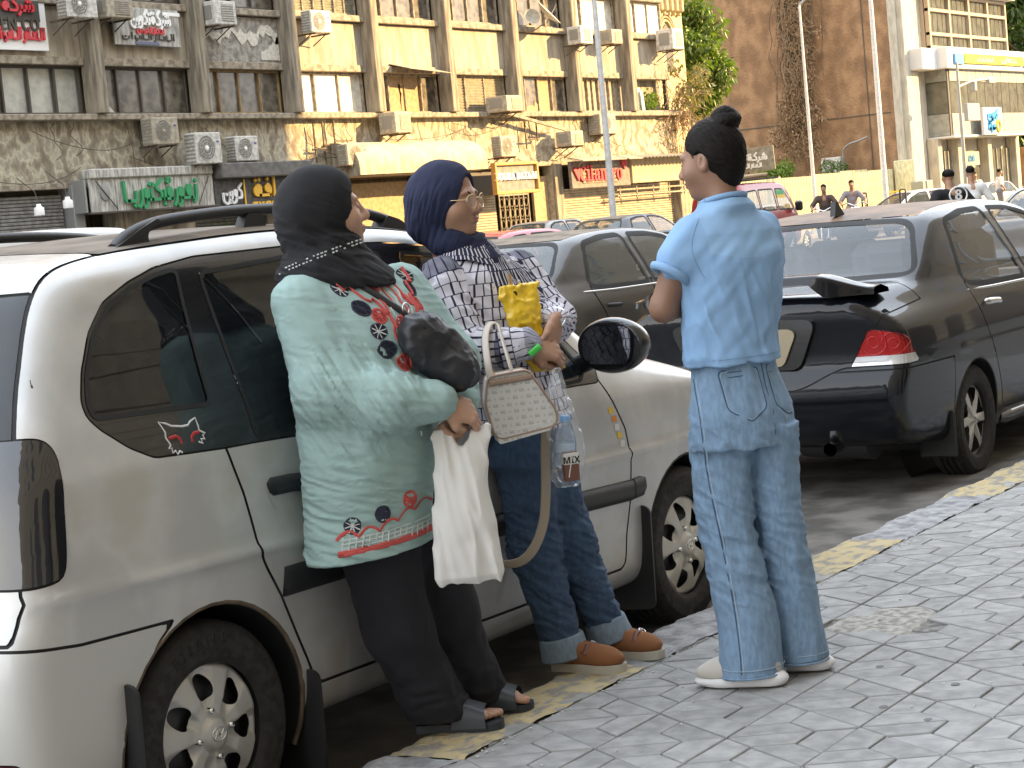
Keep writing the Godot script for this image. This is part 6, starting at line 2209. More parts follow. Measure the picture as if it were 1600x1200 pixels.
	return {   # minibus
		outline = [-0.75, 0.35, -0.84, 0.5, -0.84, 0.9, -0.80, 1.3, -0.72, 1.7, -0.6, 1.88, -0.3, 1.93, 0.8, 1.95, 1.7, 1.92, 1.95, 1.84, 2.25, 1.45, 2.5, 1.05, 2.62, 0.85, 2.66, 0.55, 2.6, 0.35, 2.2, 0.25, 1.0, 0.25, 0.0, 0.27],
		widths = [0.1, 0.7, 0.3, 0.76, 0.6, 0.80, 0.95, 0.80, 1.2, 0.77, 1.7, 0.68, 1.9, 0.60, 2.2, 0.5],
		base = 1.9, arch = 0.30, hub_y = 0.28, belt = 1.15, r = 0.09, crown = 0.06, crown_y = 1.5, bend_f = 0.1, bend_r = 0.06, xf = 1.9, tf = 0.12, xr = -0.3, tr = 0.04, gxf = 1.7, gtf = 0.05, gxr = -0.3, gtr = 0.03,
		windows = [[-0.6, 1.7, 0.2, 1.74, 0.22, 1.2, -0.65, 1.2], [0.3, 1.74, 1.15, 1.74, 1.18, 1.2, 0.3, 1.2], [1.28, 1.74, 1.72, 1.72, 2.0, 1.4, 2.16, 1.18, 1.28, 1.2]],
		bands = [], rear_glass = [0.0, 1.7, 0.5, 1.68, 0.6, 1.25, 0.0, 1.25], rear_x = -0.3, screen = [0.0, 1.78, 0.55, 1.74, 0.68, 1.15, 0.0, 1.12], screen_x = 1.75,
		tail = [-1.2, 1.05, -0.72, 1.05, -0.72, 0.8, -1.2, 0.8], tail_in = 0.55, head = [2.4, 0.85, 3.0, 0.85, 3.0, 0.65, 2.45, 0.65], doors = [[1.22, 1.2, 1.22, 0.35, 1.6, 0.35, 1.65, 0.7, 2.1, 0.8, 2.2, 1.15]], roof_y = 1.85, roof_w = 0.55, seats = [0.3, 1.3]}

func spec_body(sp: Dictionary) -> CarBody:
	var s := CarBody.new()
	s.arch = sp.arch
	s.hubs = pv([0.0, sp.hub_y, sp.base, sp.hub_y])
	for k in ["bend_f", "bend_r", "crown", "crown_y", "r", "xf", "tf", "xr", "tr", "gxf", "gtf", "gxr", "gtr", "belt", "bands"]:
		s.set(k, sp[k])
	s.setup(spline2(pv(sp.outline), true, 3), pv(sp.widths))
	return s

func build_car(car: Node3D, sp: Dictionary, s: CarBody, cell: float, body: Material, roof: Material, pane: Material, cover: Geo, near: bool) -> void:
	var lo: Vector2 = pv(sp.outline)[0]
	var hi := lo
	for q in pv(sp.outline):
		lo = lo.min(q)
		hi = hi.max(q)
	var g := net(s, Vector3(lo.x - 0.15, 0.08, -0.95), Vector3(hi.x + 0.15, hi.y + 0.12, 0.95), cell, 1.15)
	g.smooth_normals(3 if near else 1)
	var seams := Geo.new()
	var gap := 0.0045 if near else 0.008
	var c := []
	g = housings(car, s, g)
	var wins: Array = sp.windows
	for side in [1.0, -1.0]:
		for poly in wins:
			c = panel(g, side_fn(rounded(pv(poly), 0.05), side), 0.014 if near else 0.02)
			part("side_window", c[0].push(-0.003), pane, car)
			part("window_seal", c[1].push(0.001), M.rubber_trim, car)
			g = c[2]
	c = panel(g, end_fn(rounded(mirror_z(pv(sp.rear_glass)), 0.05), sp.rear_x, true), 0.012)
	part("rear_window", c[0].push(-0.002), pane, car)
	part("window_seal", c[1], M.rubber_trim, car)
	g = c[2]
	c = panel(g, end_fn(rounded(mirror_z(pv(sp.screen)), 0.04), sp.screen_x, false), 0.012)
	part("windscreen", c[0].push(-0.002), pane, car)
	part("window_seal", c[1], M.rubber_trim, car)
	g = c[2]
	if roof:
		var rw: float = sp.roof_w
		var ry: float = sp.roof_y
		c = panel(g, func(p: Vector3) -> float: return maxf(absf(p.z) - rw, ry - p.y), 0.003)
		part("roof", c[0], roof, car)
		seams.add(c[1])
		g = c[2]
	var tin: float = sp.tail_in
	var tf := side_fn(rounded(pv(sp.tail), 0.015), 0.0, -1.0)
	for side in [1.0, -1.0]:
		c = panel(g, func(p: Vector3) -> float: return maxf(maxf(tf.call(p), p.x + 0.3), tin + (p.y - 0.69) * 0.55 - p.z * side), 0.003)
		if near:
			var low := 0.735
			var e: Array = c[0].split(func(p: Vector3) -> float: return p.y - low)
			part("lamp_bowl", Geo.new().add(e[1]).push(-0.016), M.lamp_bowl, car)
			var lens := part("tail_lamp", e[1].push(0.004), M.red_glass, car)
			for q in [[0.66, 0.80, 0.062], [0.755, 0.79, 0.055]]:
				for f in [1.0, 0.45]:
					var ring := PackedVector3Array()
					for k in 17:
						ring.append(Vector3(-1.6, q[1] + sin(TAU * k / 16) * q[2] * f, (q[0] + cos(TAU * k / 16) * q[2] * f) * side))
					part("lamp_ring", braid(s, ring, Vector3.RIGHT, 0.006, 0.8, -0.012), M.red_lens, lens)
			part("clear_strip", e[0].push(0.004), M.clear_lens, lens)
		else:
			part("tail_lamp", c[0].push(0.004), M.red_lens, car)
		seams.add(c[1])
		g = c[2]
		c = panel(g, side_fn(rounded(pv(sp.head), 0.03), side, 0.35), 0.003)
		part("headlight", c[0], M.clear_lens, car)
		seams.add(c[1])
		g = c[2]
	for poly in sp.doors:
		c = panel(g, side_fn(rounded(pv(poly), 0.02), 1.0), gap)
		part("door", c[0], body, car)
		seams.add(c[1])
		g = c[2]
	if near:
		# boot lid and rear bumper
		c = panel(g, func(p: Vector3) -> float: return maxf(maxf(absf(p.z) - 0.60 - (p.y - 0.69) * 0.5, p.x + 0.46), 0.585 + 0.10 * smoothstep(0.25, 0.55, absf(p.z)) - p.y), gap)
		part("boot_lid", c[0], body, car)
		seams.add(c[1])
		g = c[2]
		c = panel(g, func(p: Vector3) -> float: return maxf(maxf(p.x + 0.32, p.y - 0.665), -1.0), gap)
		part("rear_bumper", c[0], body, car)
		seams.add(c[1])
		g = c[2]
	part("body_shell", g, body, car)
	part("panel_gap", seams.push(-0.005), M.rubber_trim, car).set_meta("kind", "stuff")
	var bx: float = sp.base
	var wid := absf(s.width(0.0, 0.4))
	for hub in [0.0, bx]:
		var rr: float = sp.hub_y
		wheel(car, Vector3(hub, rr, wid - 0.095), rr, 0.185, rr * 0.66, cover, M.wheel_silver, [])
		wheel(car, Vector3(hub, rr, -wid + 0.095), rr, 0.185, rr * 0.66, cover, M.wheel_silver, [], PI)
	part("cabin_floor", Geo.new().box(Vector3((sp.seats[0] + sp.seats[1]) * 0.5, 0.42, 0), Vector3(2.4, 0.05, 1.4), 0.01), M.black_plastic, car)
	for x in sp.seats:
		for z in [-0.34, 0.34]:
			part("seat", seat_geo(Vector3(x, 0.55, z), 0.48), M.seat_cloth, car)
			part("headrest", headrest_geo(Vector3(x - 0.40, 1.17, z)), M.seat_cloth, car)
	part("dashboard", Geo.new().box(Vector3(bx - 0.5, 0.88, 0), Vector3(0.4, 0.2, 1.3), 0.08), M.black_plastic, car)

func spoke_cover(rad: float, n: int) -> Geo:
	return make_cover(rad, func(r: float, a: float) -> float:
		var k := cos(n * a)
		return 0.062 - 0.35 * r * r + 0.012 * smoothstep(-0.2, 0.6, k) * (1.0 - smoothstep(rad * 0.86, rad * 0.96, r)) + (0.01 if r < 0.03 else 0.0),
		func(r: float, a: float) -> float:
			var t := fposmod(a / TAU * n + 0.5, 1.0) - 0.5
			var half := (0.5 - absf(t)) * TAU / n * r
			return maxf(0.022 + 0.06 * (rad - r) * 0.3 - (TAU / n * r * 0.5 - half), maxf(rad * 0.36 - r, r - rad * 0.88)), 22, 120)

func build_sedan() -> void:
	M.black_paint = paint(lin(0.005, 0.006, 0.009), 0.0, 0.3, 0.75)
	M.black_paint.metallic_specular = 0.2
	M.brown_dust = mottled(lin(0.09, 0.05, 0.028), lin(0.15, 0.085, 0.045), lin(0.24, 0.145, 0.08), 0.5, 1.5, 160, 0.3)
	M.sedan_glass = glass(lin(0.06, 0.085, 0.095), 0.2)
	var sp := car_spec("saloon")
	var s := spec_body(sp)
	var car := thing("black_saloon", "glossy black saloon with boot spoiler and dusty brown roof, parked ahead of the silver van", "car", Vector3(6.05, 0, -0.95), 0.0)
	build_car(car, sp, s, 0.018, M.black_paint, M.brown_dust, M.sedan_glass, spoke_cover(0.195, 6), true)
	# spoiler: a blade on two sloping feet
	var blade := PackedVector2Array([Vector2(-0.115, -0.018), Vector2(-0.10, 0.022), Vector2(0.0, 0.03), Vector2(0.10, 0.010), Vector2(0.12, -0.006), Vector2(0.0, -0.016)])
	var wing := Geo.new()
	wing.sheet(40, 24, func(u: float, v: float) -> Vector3:
		var t := u * 2.0 - 1.0
		var e := absf(t)
		var q := v * 6.0
		var k := int(q) % 6
		var c := blade[k].lerp(blade[(k + 1) % 6], q - floorf(q))
		var foot := smoothstep(0.62, 0.98, e)
		return Vector3(-0.93 + 0.15 * foot * e + c.x * (1.0 - 0.15 * foot), lerpf(1.128 + c.y, 1.035 + 0.015 * (1.0 - e), smoothstep(0.58, 0.72, e)) if c.y < 0.0 else 1.128 - 0.08 * foot + c.y, t * 0.67))
	part("spoiler", wing, M.black_paint, car)
	# number plate in its recess
	var b := Basis(Vector3.UP, -PI / 2) * Basis(Vector3.RIGHT, 0.04)
	var frame_o := rounded(pv([-0.36, 0.13, 0.36, 0.13, 0.40, 0.10, 0.30, -0.12, -0.30, -0.12, -0.40, 0.10]), 0.05)
	part("plate_surround", Geo.new().extrude(frame_o, 0.03, Vector3(-0.985, 0.81, 0), b), M.black_gloss, car)
	var pl := part("number_plate", Geo.new().extrude(rounded(pv([-0.27, 0.085, 0.27, 0.085, 0.30, 0.06, 0.22, -0.10, -0.22, -0.10, -0.30, 0.06]), 0.03), 0.012, Vector3(-1.008, 0.81, 0), b), mat(lin(0.30, 0.25, 0.17), 0.4, 0.3), car)
	part("plate", Geo.new().box(Vector3(-1.02, 0.81, -0.02), Vector3(0.008, 0.15, 0.33), 0.002), M.paper, pl)
	part("plate_header", Geo.new().box(Vector3(-1.026, 0.86, -0.02), Vector3(0.004, 0.045, 0.32), 0.001), mat(lin(0.05, 0.3, 0.65), 0.5), pl)
	part("lock", Geo.new().lathe(pv([0, 0.008, 0.011, 0.006, 0.013, 0]), Vector3(-1.0, 0.945, 0.0), Basis(Vector3.BACK, PI / 2), 12), M.chrome, car)
	# handles, exhaust, aerial fin, skirts, mud flaps, lamp bulbs
	for x in [0.22, 1.3]:
		part("door_handle", strip_on(s, pv([x, 0.893, x + 0.02, 0.895, x + 0.11, 0.894, x + 0.19, 0.888, x + 0.2, 0.886]), 0.036, 0.028), M.chrome, car)
	part("exhaust", Geo.new().tube(pv3([-0.7, 0.30, 0.40, -0.98, 0.285, 0.42]), 0.034, 14, false), M.chrome, car)
	part("silencer", Geo.new().tube(pv3([-0.55, 0.29, 0.1, -0.6, 0.28, 0.5]), 0.10, 12), M.steel_dark, car)
	part("aerial_fin", Geo.new().extrude(pv([-0.08, 0.0, 0.06, 0.0, -0.03, 0.075, -0.06, 0.08]), 0.03, Vector3(0.30, 1.415, 0.0)), M.black_plastic, car)
	part("mud_flap", Geo.new().box(Vector3(-0.36, 0.27, 0.74), Vector3(0.02, 0.24, 0.2), 0.008), M.black_plastic, car)
	part("side_skirt", strip_on(s, pv([0.40, 0.25, 0.5, 0.245, 1.5, 0.24, 2.2, 0.245]), 0.09, 0.03), M.black_paint, car)
	part("waist_trim", strip_on(s, pv([0.06, 0.975, 0.4, 0.967, 1.2, 0.962, 2.1, 0.966]), 0.016, 0.006), M.chrome, car)
	part("mirror", mirror_geo(Vector3(1.98, 1.03, 0.93)), M.black_gloss, car)
	part("wheel_ring", Geo.new().tube(ring_pts(Vector3(1.72, 0.93, -0.36), 0.17, Basis(Vector3.BACK, 0.4) * Basis(Vector3.BACK, PI / 2)), 0.015, 6, false), M.black_plastic, car)
	part("inside_mirror", Geo.new().box(Vector3(1.72, 1.29, 0.0), Vector3(0.04, 0.07, 0.22), 0.02), M.black_plastic, car)

func ring_pts(c: Vector3, r: float, b: Basis) -> PackedVector3Array:
	var o := PackedVector3Array()
	for k in 21:
		o.append(c + b * Vector3(cos(TAU * k / 20) * r, 0, sin(TAU * k / 20) * r))
	return o

func build_far_cars() -> void:
	var glass_far := glass(lin(0.10, 0.12, 0.12), 0.45)
	var cover := spoke_cover(0.19, 7)
	var list := [
		["saloon", "grey_saloon", "dark grey saloon double parked behind the women with a dusty roof", "car", Vector3(8.95, 0, -5.0), 0.0, paint(lin(0.02, 0.019, 0.018), 0.0, 0.4, 0.6), mottled(lin(0.10, 0.08, 0.06), lin(0.16, 0.125, 0.09), lin(0.23, 0.185, 0.13), 0.6, 1.5, 162, 0.3), 0.032],
		["saloon", "blue_saloon", "pale blue grey saloon at the right edge, its big rear window reflecting the sky", "car", Vector3(18.2, 0.03, -3.45), 0.0, paint(lin(0.10, 0.13, 0.165), 0.4, 0.3, 0.8), mottled(lin(0.16, 0.10, 0.07), lin(0.22, 0.15, 0.10), lin(0.27, 0.2, 0.14), 0.6, 1.5, 164, 0.3), 0.038],
		["saloon", "dusty_dark_saloon", "dusty dark blue saloon in the middle of the road left of the woman in blue", "car", Vector3(31.0, 0.1, -17.2), 0.0, paint(lin(0.03, 0.034, 0.043), 0.2, 0.4, 0.5), mottled(lin(0.14, 0.115, 0.09), lin(0.2, 0.165, 0.125), lin(0.26, 0.215, 0.16), 0.6, 1.5, 166, 0.3), 0.05],
		["boxy", "old_silver_saloon", "old boxy silver saloon facing left before the bazaar gate", "car", Vector3(38.6, 0.2, -22.9), PI, paint(lin(0.28, 0.28, 0.27), 0.3, 0.4, 0.5), null, 0.055],
		["minibus", "red_minibus", "red minibus with a loaded roof rack beyond the woman in blue", "minibus", Vector3(40.4, 0.12, -18.9), 0.0, paint(lin(0.30, 0.012, 0.02), 0.0, 0.3, 0.7), null, 0.055],
		["hatch", "silver_hatchback", "small pale silver hatchback between the red minibus and the thin pole", "car", Vector3(46.6, 0, -21.6), 0.0, paint(lin(0.36, 0.36, 0.33), 0.2, 0.4, 0.5), null, 0.06],
		["hatch", "white_hatchback", "white hatchback with red number plate facing us before the bank", "car", Vector3(59.6, 0, -20.8), PI - 0.5, paint(lin(0.62, 0.62, 0.6), 0.0, 0.3, 0.6), null, 0.06],
		["saloon", "tan_saloon", "dusty tan saloon parked behind the white walkers", "car", Vector3(67.5, 0, -23.6), PI - 0.2, paint(lin(0.36, 0.29, 0.2), 0.0, 0.4, 0.4), null, 0.06],
		["boxy", "pale_silver_saloon", "pale silver saloon at the far right edge of the road", "car", Vector3(74.0, 0.1, -23.6), PI - 0.3, paint(lin(0.42, 0.42, 0.4), 0.1, 0.4, 0.5), null, 0.06],
		["minibus", "white_minibus", "white minibus partly hidden behind the silver van at the left edge", "minibus", Vector3(13.0, 0.1, -15.4), 0.0, paint(lin(0.62, 0.62, 0.6), 0.0, 0.35, 0.5), null, 0.06],
		["hatch", "red_hatchback", "bright red hatchback seen past the chin of the woman in glasses", "car", Vector3(20.6, 0, -12.3), PI, paint(lin(0.45, 0.02, 0.04), 0.0, 0.3, 0.7), null, 0.06],
	]
	var specs := {}
	for e in list:
		if not specs.has(e[0]):
			var sp := car_spec(e[0])
			specs[e[0]] = [sp, spec_body(sp)]
		var car := thing(e[1], e[2], e[3], e[4], e[5])
		build_car(car, specs[e[0]][0], specs[e[0]][1], e[8], e[6], e[7], glass_far, cover, false)
		match e[1]:
			"grey_saloon":
				part("mirror", mirror_geo(Vector3(1.98, 1.03, 0.93)), M.black_gloss, car)
				part("inside_mirror", Geo.new().box(Vector3(1.72, 1.27, 0.0), Vector3(0.04, 0.08, 0.24), 0.02), M.black_plastic, car)
				part("waist_trim", strip_on(specs.saloon[1], pv([-0.3, 0.99, 0.06, 0.975, 0.4, 0.967, 1.2, 0.962, 2.1, 0.966]), 0.018, 0.006), M.chrome, car)
				for x in [0.22, 1.3]:
					part("door_handle", strip_on(specs.saloon[1], pv([x, 0.853, x + 0.02, 0.855, x + 0.19, 0.848, x + 0.2, 0.846]), 0.03, 0.02), M.black_plastic, car)
			"blue_saloon":
				part("aerial_fin", Geo.new().extrude(pv([-0.08, 0.0, 0.06, 0.0, -0.03, 0.075, -0.06, 0.08]), 0.03, Vector3(0.30, 1.415, 0.0)), M.black_plastic, car)
			"red_minibus":
				var rack := Geo.new()
				for z in [-0.55, 0.55]:
					rack.box(Vector3(0.6, 2.03, z), Vector3(2.4, 0.04, 0.04))
				for k in 6:
					rack.box(Vector3(-0.5 + k * 0.45, 2.02, 0), Vector3(0.04, 0.03, 1.15))
				part("roof_rack", rack, M.frame_dark, car)
				part("rack_load", Geo.new().box(Vector3(0.5, 2.1, 0), Vector3(1.9, 0.1, 0.9), 0.03, Basis(Vector3.BACK, 0.03)), M.ply, car)
				part("mirror", Geo.new().box(Vector3(2.15, 1.25, 0.92), Vector3(0.12, 0.26, 0.2), 0.04), M.black_gloss, car)
				part("green_sticker", patch_on(specs.minibus[1], pv([1.3, 1.58, 1.75, 1.58, 1.75, 1.70, 1.3, 1.70]), 0.006), mat(lin(0.02, 0.30, 0.10), 0.5), car)
				part("yellow_sticker", patch_on(specs.minibus[1], pv([1.3, 1.50, 1.8, 1.50, 1.78, 1.58, 1.3, 1.58]), 0.006), M.yellow, car)
			"white_hatchback":
				part("number_plate", Geo.new().box(Vector3(3.17, 0.5, 0.0), Vector3(0.02, 0.14, 0.5), 0.005), mat(lin(0.5, 0.06, 0.04), 0.5), car)
				part("grille", Geo.new().box(Vector3(3.12, 0.66, 0.0), Vector3(0.06, 0.1, 0.7), 0.02), M.black_plastic, car)

# ---- people -------------------------------------------------------------
# Each person is built in axes of her own: y up from the road, the node turned so that its x runs along the bystander's right hand.
const TURN := -0.98066

func dir_of(yaw: float) -> Vector3:
	return Vector3(sin(yaw), 0, cos(yaw))

func left_of(yaw: float) -> Vector3:
	return Vector3(cos(yaw), 0, -sin(yaw))

# a frame looking along yaw, nodding by pitch (down is positive) and tilting by roll
func look(at: Vector3, yaw: float, pitch := 0.0, roll := 0.0, k := 0.9) -> Transform3D:
	return Transform3D(Basis(Vector3.UP, yaw) * Basis(Vector3.RIGHT, pitch) * Basis(Vector3.BACK, roll) * Basis.from_scale(Vector3.ONE * k), at)

# head in its own frame: +z is the way it faces, the origin between the eyes, deep inside
func head_into(b: Blob, x: Transform3D, full := 1.0, smile := 0.0) -> void:
	var B := x.basis.orthonormalized()
	var k := x.basis.x.length()
	full *= 1.05
	b.ell(x * Vector3(0, 0.040, -0.018), Vector3(0.079, 0.090, 0.096) * k, B, 0.03)
	b.ell(x * Vector3(0, -0.040, 0.028), Vector3(0.058 * full, 0.072, 0.060) * k, B, 0.04)
	b.ell(x * Vector3(0, -0.098, 0.054), Vector3(0.027 * full, 0.022, 0.026) * k, B, 0.035)
	for s in [-1.0, 1.0]:
		b.ell(x * Vector3(0.038 * s, -0.032, 0.052), Vector3(0.026 * full, 0.028, 0.027) * k, B, 0.03)
		b.ell(x * Vector3(0.028 * s, 0.024, 0.074), Vector3(0.026, 0.009, 0.012) * k, B, 0.02)
		b.ell(x * Vector3(0.031 * s, 0.003, 0.098), Vector3(0.019, 0.010, 0.016) * k, B, 0.014, true)
		b.ell(x * Vector3(0.031 * s, 0.002, 0.074), Vector3(0.0155, 0.0125, 0.0135) * k, B, 0.005)
		b.ell(x * Vector3(0.013 * s, -0.037, 0.094), Vector3(0.009, 0.008, 0.011) * k, B, 0.01)
		b.ell(x * Vector3(0.076 * s, -0.008, -0.012), Vector3(0.010, 0.031, 0.019) * k, B * Basis(Vector3.RIGHT, -0.2), 0.008)
		b.ell(x * Vector3(0.086 * s, -0.004, -0.008), Vector3(0.008, 0.018, 0.009) * k, B, 0.006, true)
	b.bone(x * Vector3(0, 0.016, 0.084), x * Vector3(0, -0.026, 0.104), 0.0085 * k, 0.0115 * k, 0.014)
	b.ell(x * Vector3(0, -0.032, 0.105), Vector3(0.012, 0.010, 0.012) * k, B, 0.012)
	b.ell(x * Vector3(0, -0.061, 0.088), Vector3(0.023 + smile, 0.006, 0.010) * k, B, 0.008)
	b.ell(x * Vector3(0, -0.071, 0.086), Vector3(0.019 + smile, 0.0075, 0.010) * k, B, 0.008)
	b.ell(x * Vector3(0, -0.0655, 0.101), Vector3(0.024 + smile, 0.0016, 0.006) * k, B, 0.004, true)
	b.bone(x * Vector3(0, -0.05, -0.025), x * Vector3(0, -0.165, -0.028), 0.052 * k, 0.052 * k, 0.035)

func face_parts(parent: Node, x: Transform3D, brows := true) -> void:
	var wh := Geo.new()
	var ir := Geo.new()
	var br := Geo.new()
	for s in [-1.0, 1.0]:
		wh.lathe(pv([0.0, 0.0030, 0.005, 0.0024, 0.0085, 0.0, 0.009, -0.002]), x * Vector3(0.031 * s, 0.001, 0.0868), x.basis * Basis(Vector3.RIGHT, PI / 2) * Basis.from_scale(Vector3(1.15, 1, 0.5)), 14)
		ir.lathe(pv([0.0, 0.0036, 0.003, 0.0034, 0.0046, 0.0028]), x * Vector3(0.031 * s, 0.001, 0.0870), x.basis * Basis(Vector3.RIGHT, PI / 2), 12)
		br.tube(PackedVector3Array([x * Vector3(0.014 * s, 0.021, 0.0875), x * Vector3(0.028 * s, 0.0275, 0.0865), x * Vector3(0.043 * s, 0.0255, 0.078), x * Vector3(0.052 * s, 0.019, 0.067)]), pvf([0.0032, 0.0034, 0.0028, 0.0012]), 6)
	part("eye_white", wh, M.eye_white, parent).set_meta("kind", "stuff")
	part("iris", ir, M.iris, parent).set_meta("kind", "stuff")
	if brows:
		part("eyebrow", br, M.hair, parent).set_meta("kind", "stuff")
	var lp := Blob.new()
	var B := x.basis.orthonormalized()
	lp.ell(x * Vector3(0, -0.0605, 0.0915), Vector3(0.0200, 0.0045, 0.0068), B)
	lp.ell(x * Vector3(0, -0.071, 0.090), Vector3(0.0165, 0.0054, 0.0068), B, 0.003)
	part("lips", net(lp, x * Vector3(0, -0.066, 0.09) - Vector3.ONE * 0.03, x * Vector3(0, -0.066, 0.09) + Vector3.ONE * 0.03, 0.003), M.lips, parent)

# a hand in its own frame: the wrist at the origin, +y to the knuckles, the palm facing +z; thumb to +x for side 1
func hand_into(b: Blob, x: Transform3D, side: float, curl: Array, spread := 0.06, thumb_in := 0.3) -> void:
	b.ell(x * Vector3(0, 0.012, 0), Vector3(0.027, 0.032, 0.020), x.basis, 0.02)
	b.ell(x * Vector3(0.003 * side, 0.055, 0.001), Vector3(0.039, 0.044, 0.0145), x.basis, 0.02)
	b.ell(x * Vector3(0.024 * side, 0.034, 0.010), Vector3(0.016, 0.028, 0.014), x.basis * Basis(Vector3.BACK, -0.4 * side), 0.015)
	var px := [0.030, 0.011, -0.009, -0.028]
	var py := [0.088, 0.093, 0.089, 0.079]
	var ln := [0.068, 0.076, 0.070, 0.055]
	for k in 4:
		var c: float = curl[k]
		var p := Vector3(px[k] * side, py[k], 0.0)
		var an := 0.15 * c
		var rr := [0.0098, 0.0090, 0.0082, 0.0068]
		var q := p
		b.bone(x * Vector3(px[k] * 0.8 * side, 0.05, 0.0), x * p, 0.011, 0.0104, 0.012)
		for s in 3:
			an += c * [0.55, 0.75, 0.5][s]
			var l: float = ln[k] * [0.46, 0.30, 0.24][s]
			var d := Vector3(sin(spread * (1.5 - k)) * side * cos(an), cos(an), sin(an))
			b.bone(x * q, x * (q + d * l), rr[s], rr[s + 1], 0.006)
			q += d * l
	var t0 := Vector3(0.022 * side, 0.022, 0.008)
	var t1 := Vector3(0.048 * side, 0.052, 0.016 + 0.01 * thumb_in)
	var t2 := Vector3((0.056 - 0.03 * thumb_in) * side, 0.080, 0.022 + 0.02 * thumb_in)
	var t3 := Vector3((0.056 - 0.06 * thumb_in) * side, 0.102, 0.026 + 0.03 * thumb_in)
	b.bone(x * t0, x * t1, 0.014, 0.012, 0.012)
	b.bone(x * t1, x * t2, 0.0115, 0.0105, 0.006)
	b.bone(x * t2, x * t3, 0.0105, 0.0075, 0.005)

# y along the given direction, palm towards pal
func hand_frame(wrist: Vector3, to: Vector3, pal: Vector3) -> Transform3D:
	var y := (to - wrist).normalized()
	var z := (pal - y * pal.dot(y)).normalized()
	return Transform3D(Basis(y.cross(z), y, z), wrist)

# a bare foot standing on the ground: heel and big-toe end given
func foot_into(b: Blob, heel: Vector3, toe: Vector3, side: float, toes := true) -> void:
	var f := (toe - heel)
	var l := f.length()
	f = f / l
	var s := f.cross(Vector3.UP) * side      # towards the little toe
	var B := Basis(s, Vector3.UP, -f) if s.cross(Vector3.UP).dot(-f) > 0 else Basis(-s, Vector3.UP, -f)
	b.ell(heel + f * l * 0.14 + Vector3(0, 0.034, 0), Vector3(0.031, 0.034, 0.042), B, 0.02)
	b.bone(heel + f * l * 0.2 + Vector3(0, 0.04, 0), heel + f * l * 0.64 + Vector3(0, 0.024, 0), 0.034, 0.026, 0.03)
	b.ell(heel + f * l * 0.66 + Vector3(0, 0.020, 0) + s * 0.006, Vector3(0.043, 0.019, 0.045), B, 0.02)
	b.bone(heel + f * l * 0.22 + Vector3(0, 0.06, 0), heel + f * l * 0.20 + Vector3(0, 0.15, 0), 0.034, 0.034, 0.03)
	if toes:
		for k in 5:
			var o := s * (-0.031 + 0.017 * k)
			var p := heel + f * l * (0.78 - 0.022 * k) + o + Vector3(0, 0.017, 0)
			b.bone(p, p + f * (0.048 - 0.006 * k) - Vector3(0, 0.004, 0), 0.011 - 0.001 * k, 0.0115 - 0.0011 * k, 0.006)

func person_body(parent: Node, coarse: Blob, lo: Vector3, hi: Vector3, fine: Array, m: Material) -> void:
	var g := net(coarse, lo, hi, 0.022)
	for e in fine:   # [blob, centre, half size, cell]
		g.add(net(e[0], e[1] - e[2], e[1] + e[2], e[3]))
	part("body", g, m, parent)

# a line of thread, ribbon or braid lying on a garment: points in the garment's axes, dropped along dir
func braid(s: Sdf, pts: PackedVector3Array, dir: Vector3, w: float, flat_k := 0.35, lift := 0.0) -> Geo:
	var o := PackedVector3Array()
	for p in pts:
		var h: Vector3 = drop(s, p, dir, 1.2)
		if (h - p).length() < 1.15:
			o.append(h - dir * lift)
	if o.size() < 2:
		return Geo.new()
	return Geo.new().tube(o, w, 6, true, flat_k, (o[1] - o[0]).cross(dir))

func cloth(c: Color, per := 0.25, bump := 0.8) -> StandardMaterial3D:
	var m := mat(c, 0.92)
	m.normal_enabled = true
	m.normal_texture = relief_map(0.15, 1)
	m.normal_scale = bump * 0.25
	m.uv1_triplanar = true
	m.uv1_scale = Vector3.ONE / per
	m.rim_enabled = c.get_luminance() > 0.3
	m.rim = 0.12
	m.rim_tint = 0.7
	return m

func people_materials() -> void:
	M.skin = mat(lin(0.36, 0.20, 0.125), 0.5)
	M.skin.subsurf_scatter_enabled = true
	M.skin.subsurf_scatter_strength = 0.12
	M.skin_light = mat(lin(0.43, 0.25, 0.165), 0.5)
	M.skin_light.subsurf_scatter_enabled = true
	M.skin_light.subsurf_scatter_strength = 0.12
	M.lips = mat(lin(0.30, 0.11, 0.085), 0.4)
	M.eye_white = mat(lin(0.6, 0.57, 0.54), 0.2)
	M.iris = mat(lin(0.02, 0.012, 0.008), 0.1)
	M.hair = mat(lin(0.008, 0.006, 0.005), 0.6)
	M.hair.metallic_specular = 0.25
	M.skin_brown = mat(lin(0.25, 0.135, 0.085), 0.5)
	M.skin_brown.subsurf_scatter_enabled = true
	M.skin_brown.subsurf_scatter_strength = 0.1
	M.gold = mat(lin(0.6, 0.42, 0.25), 0.25, 1.0)

func build_women() -> void:
	people_materials()
	woman_in_green()
	woman_in_navy()
	woman_in_blue()

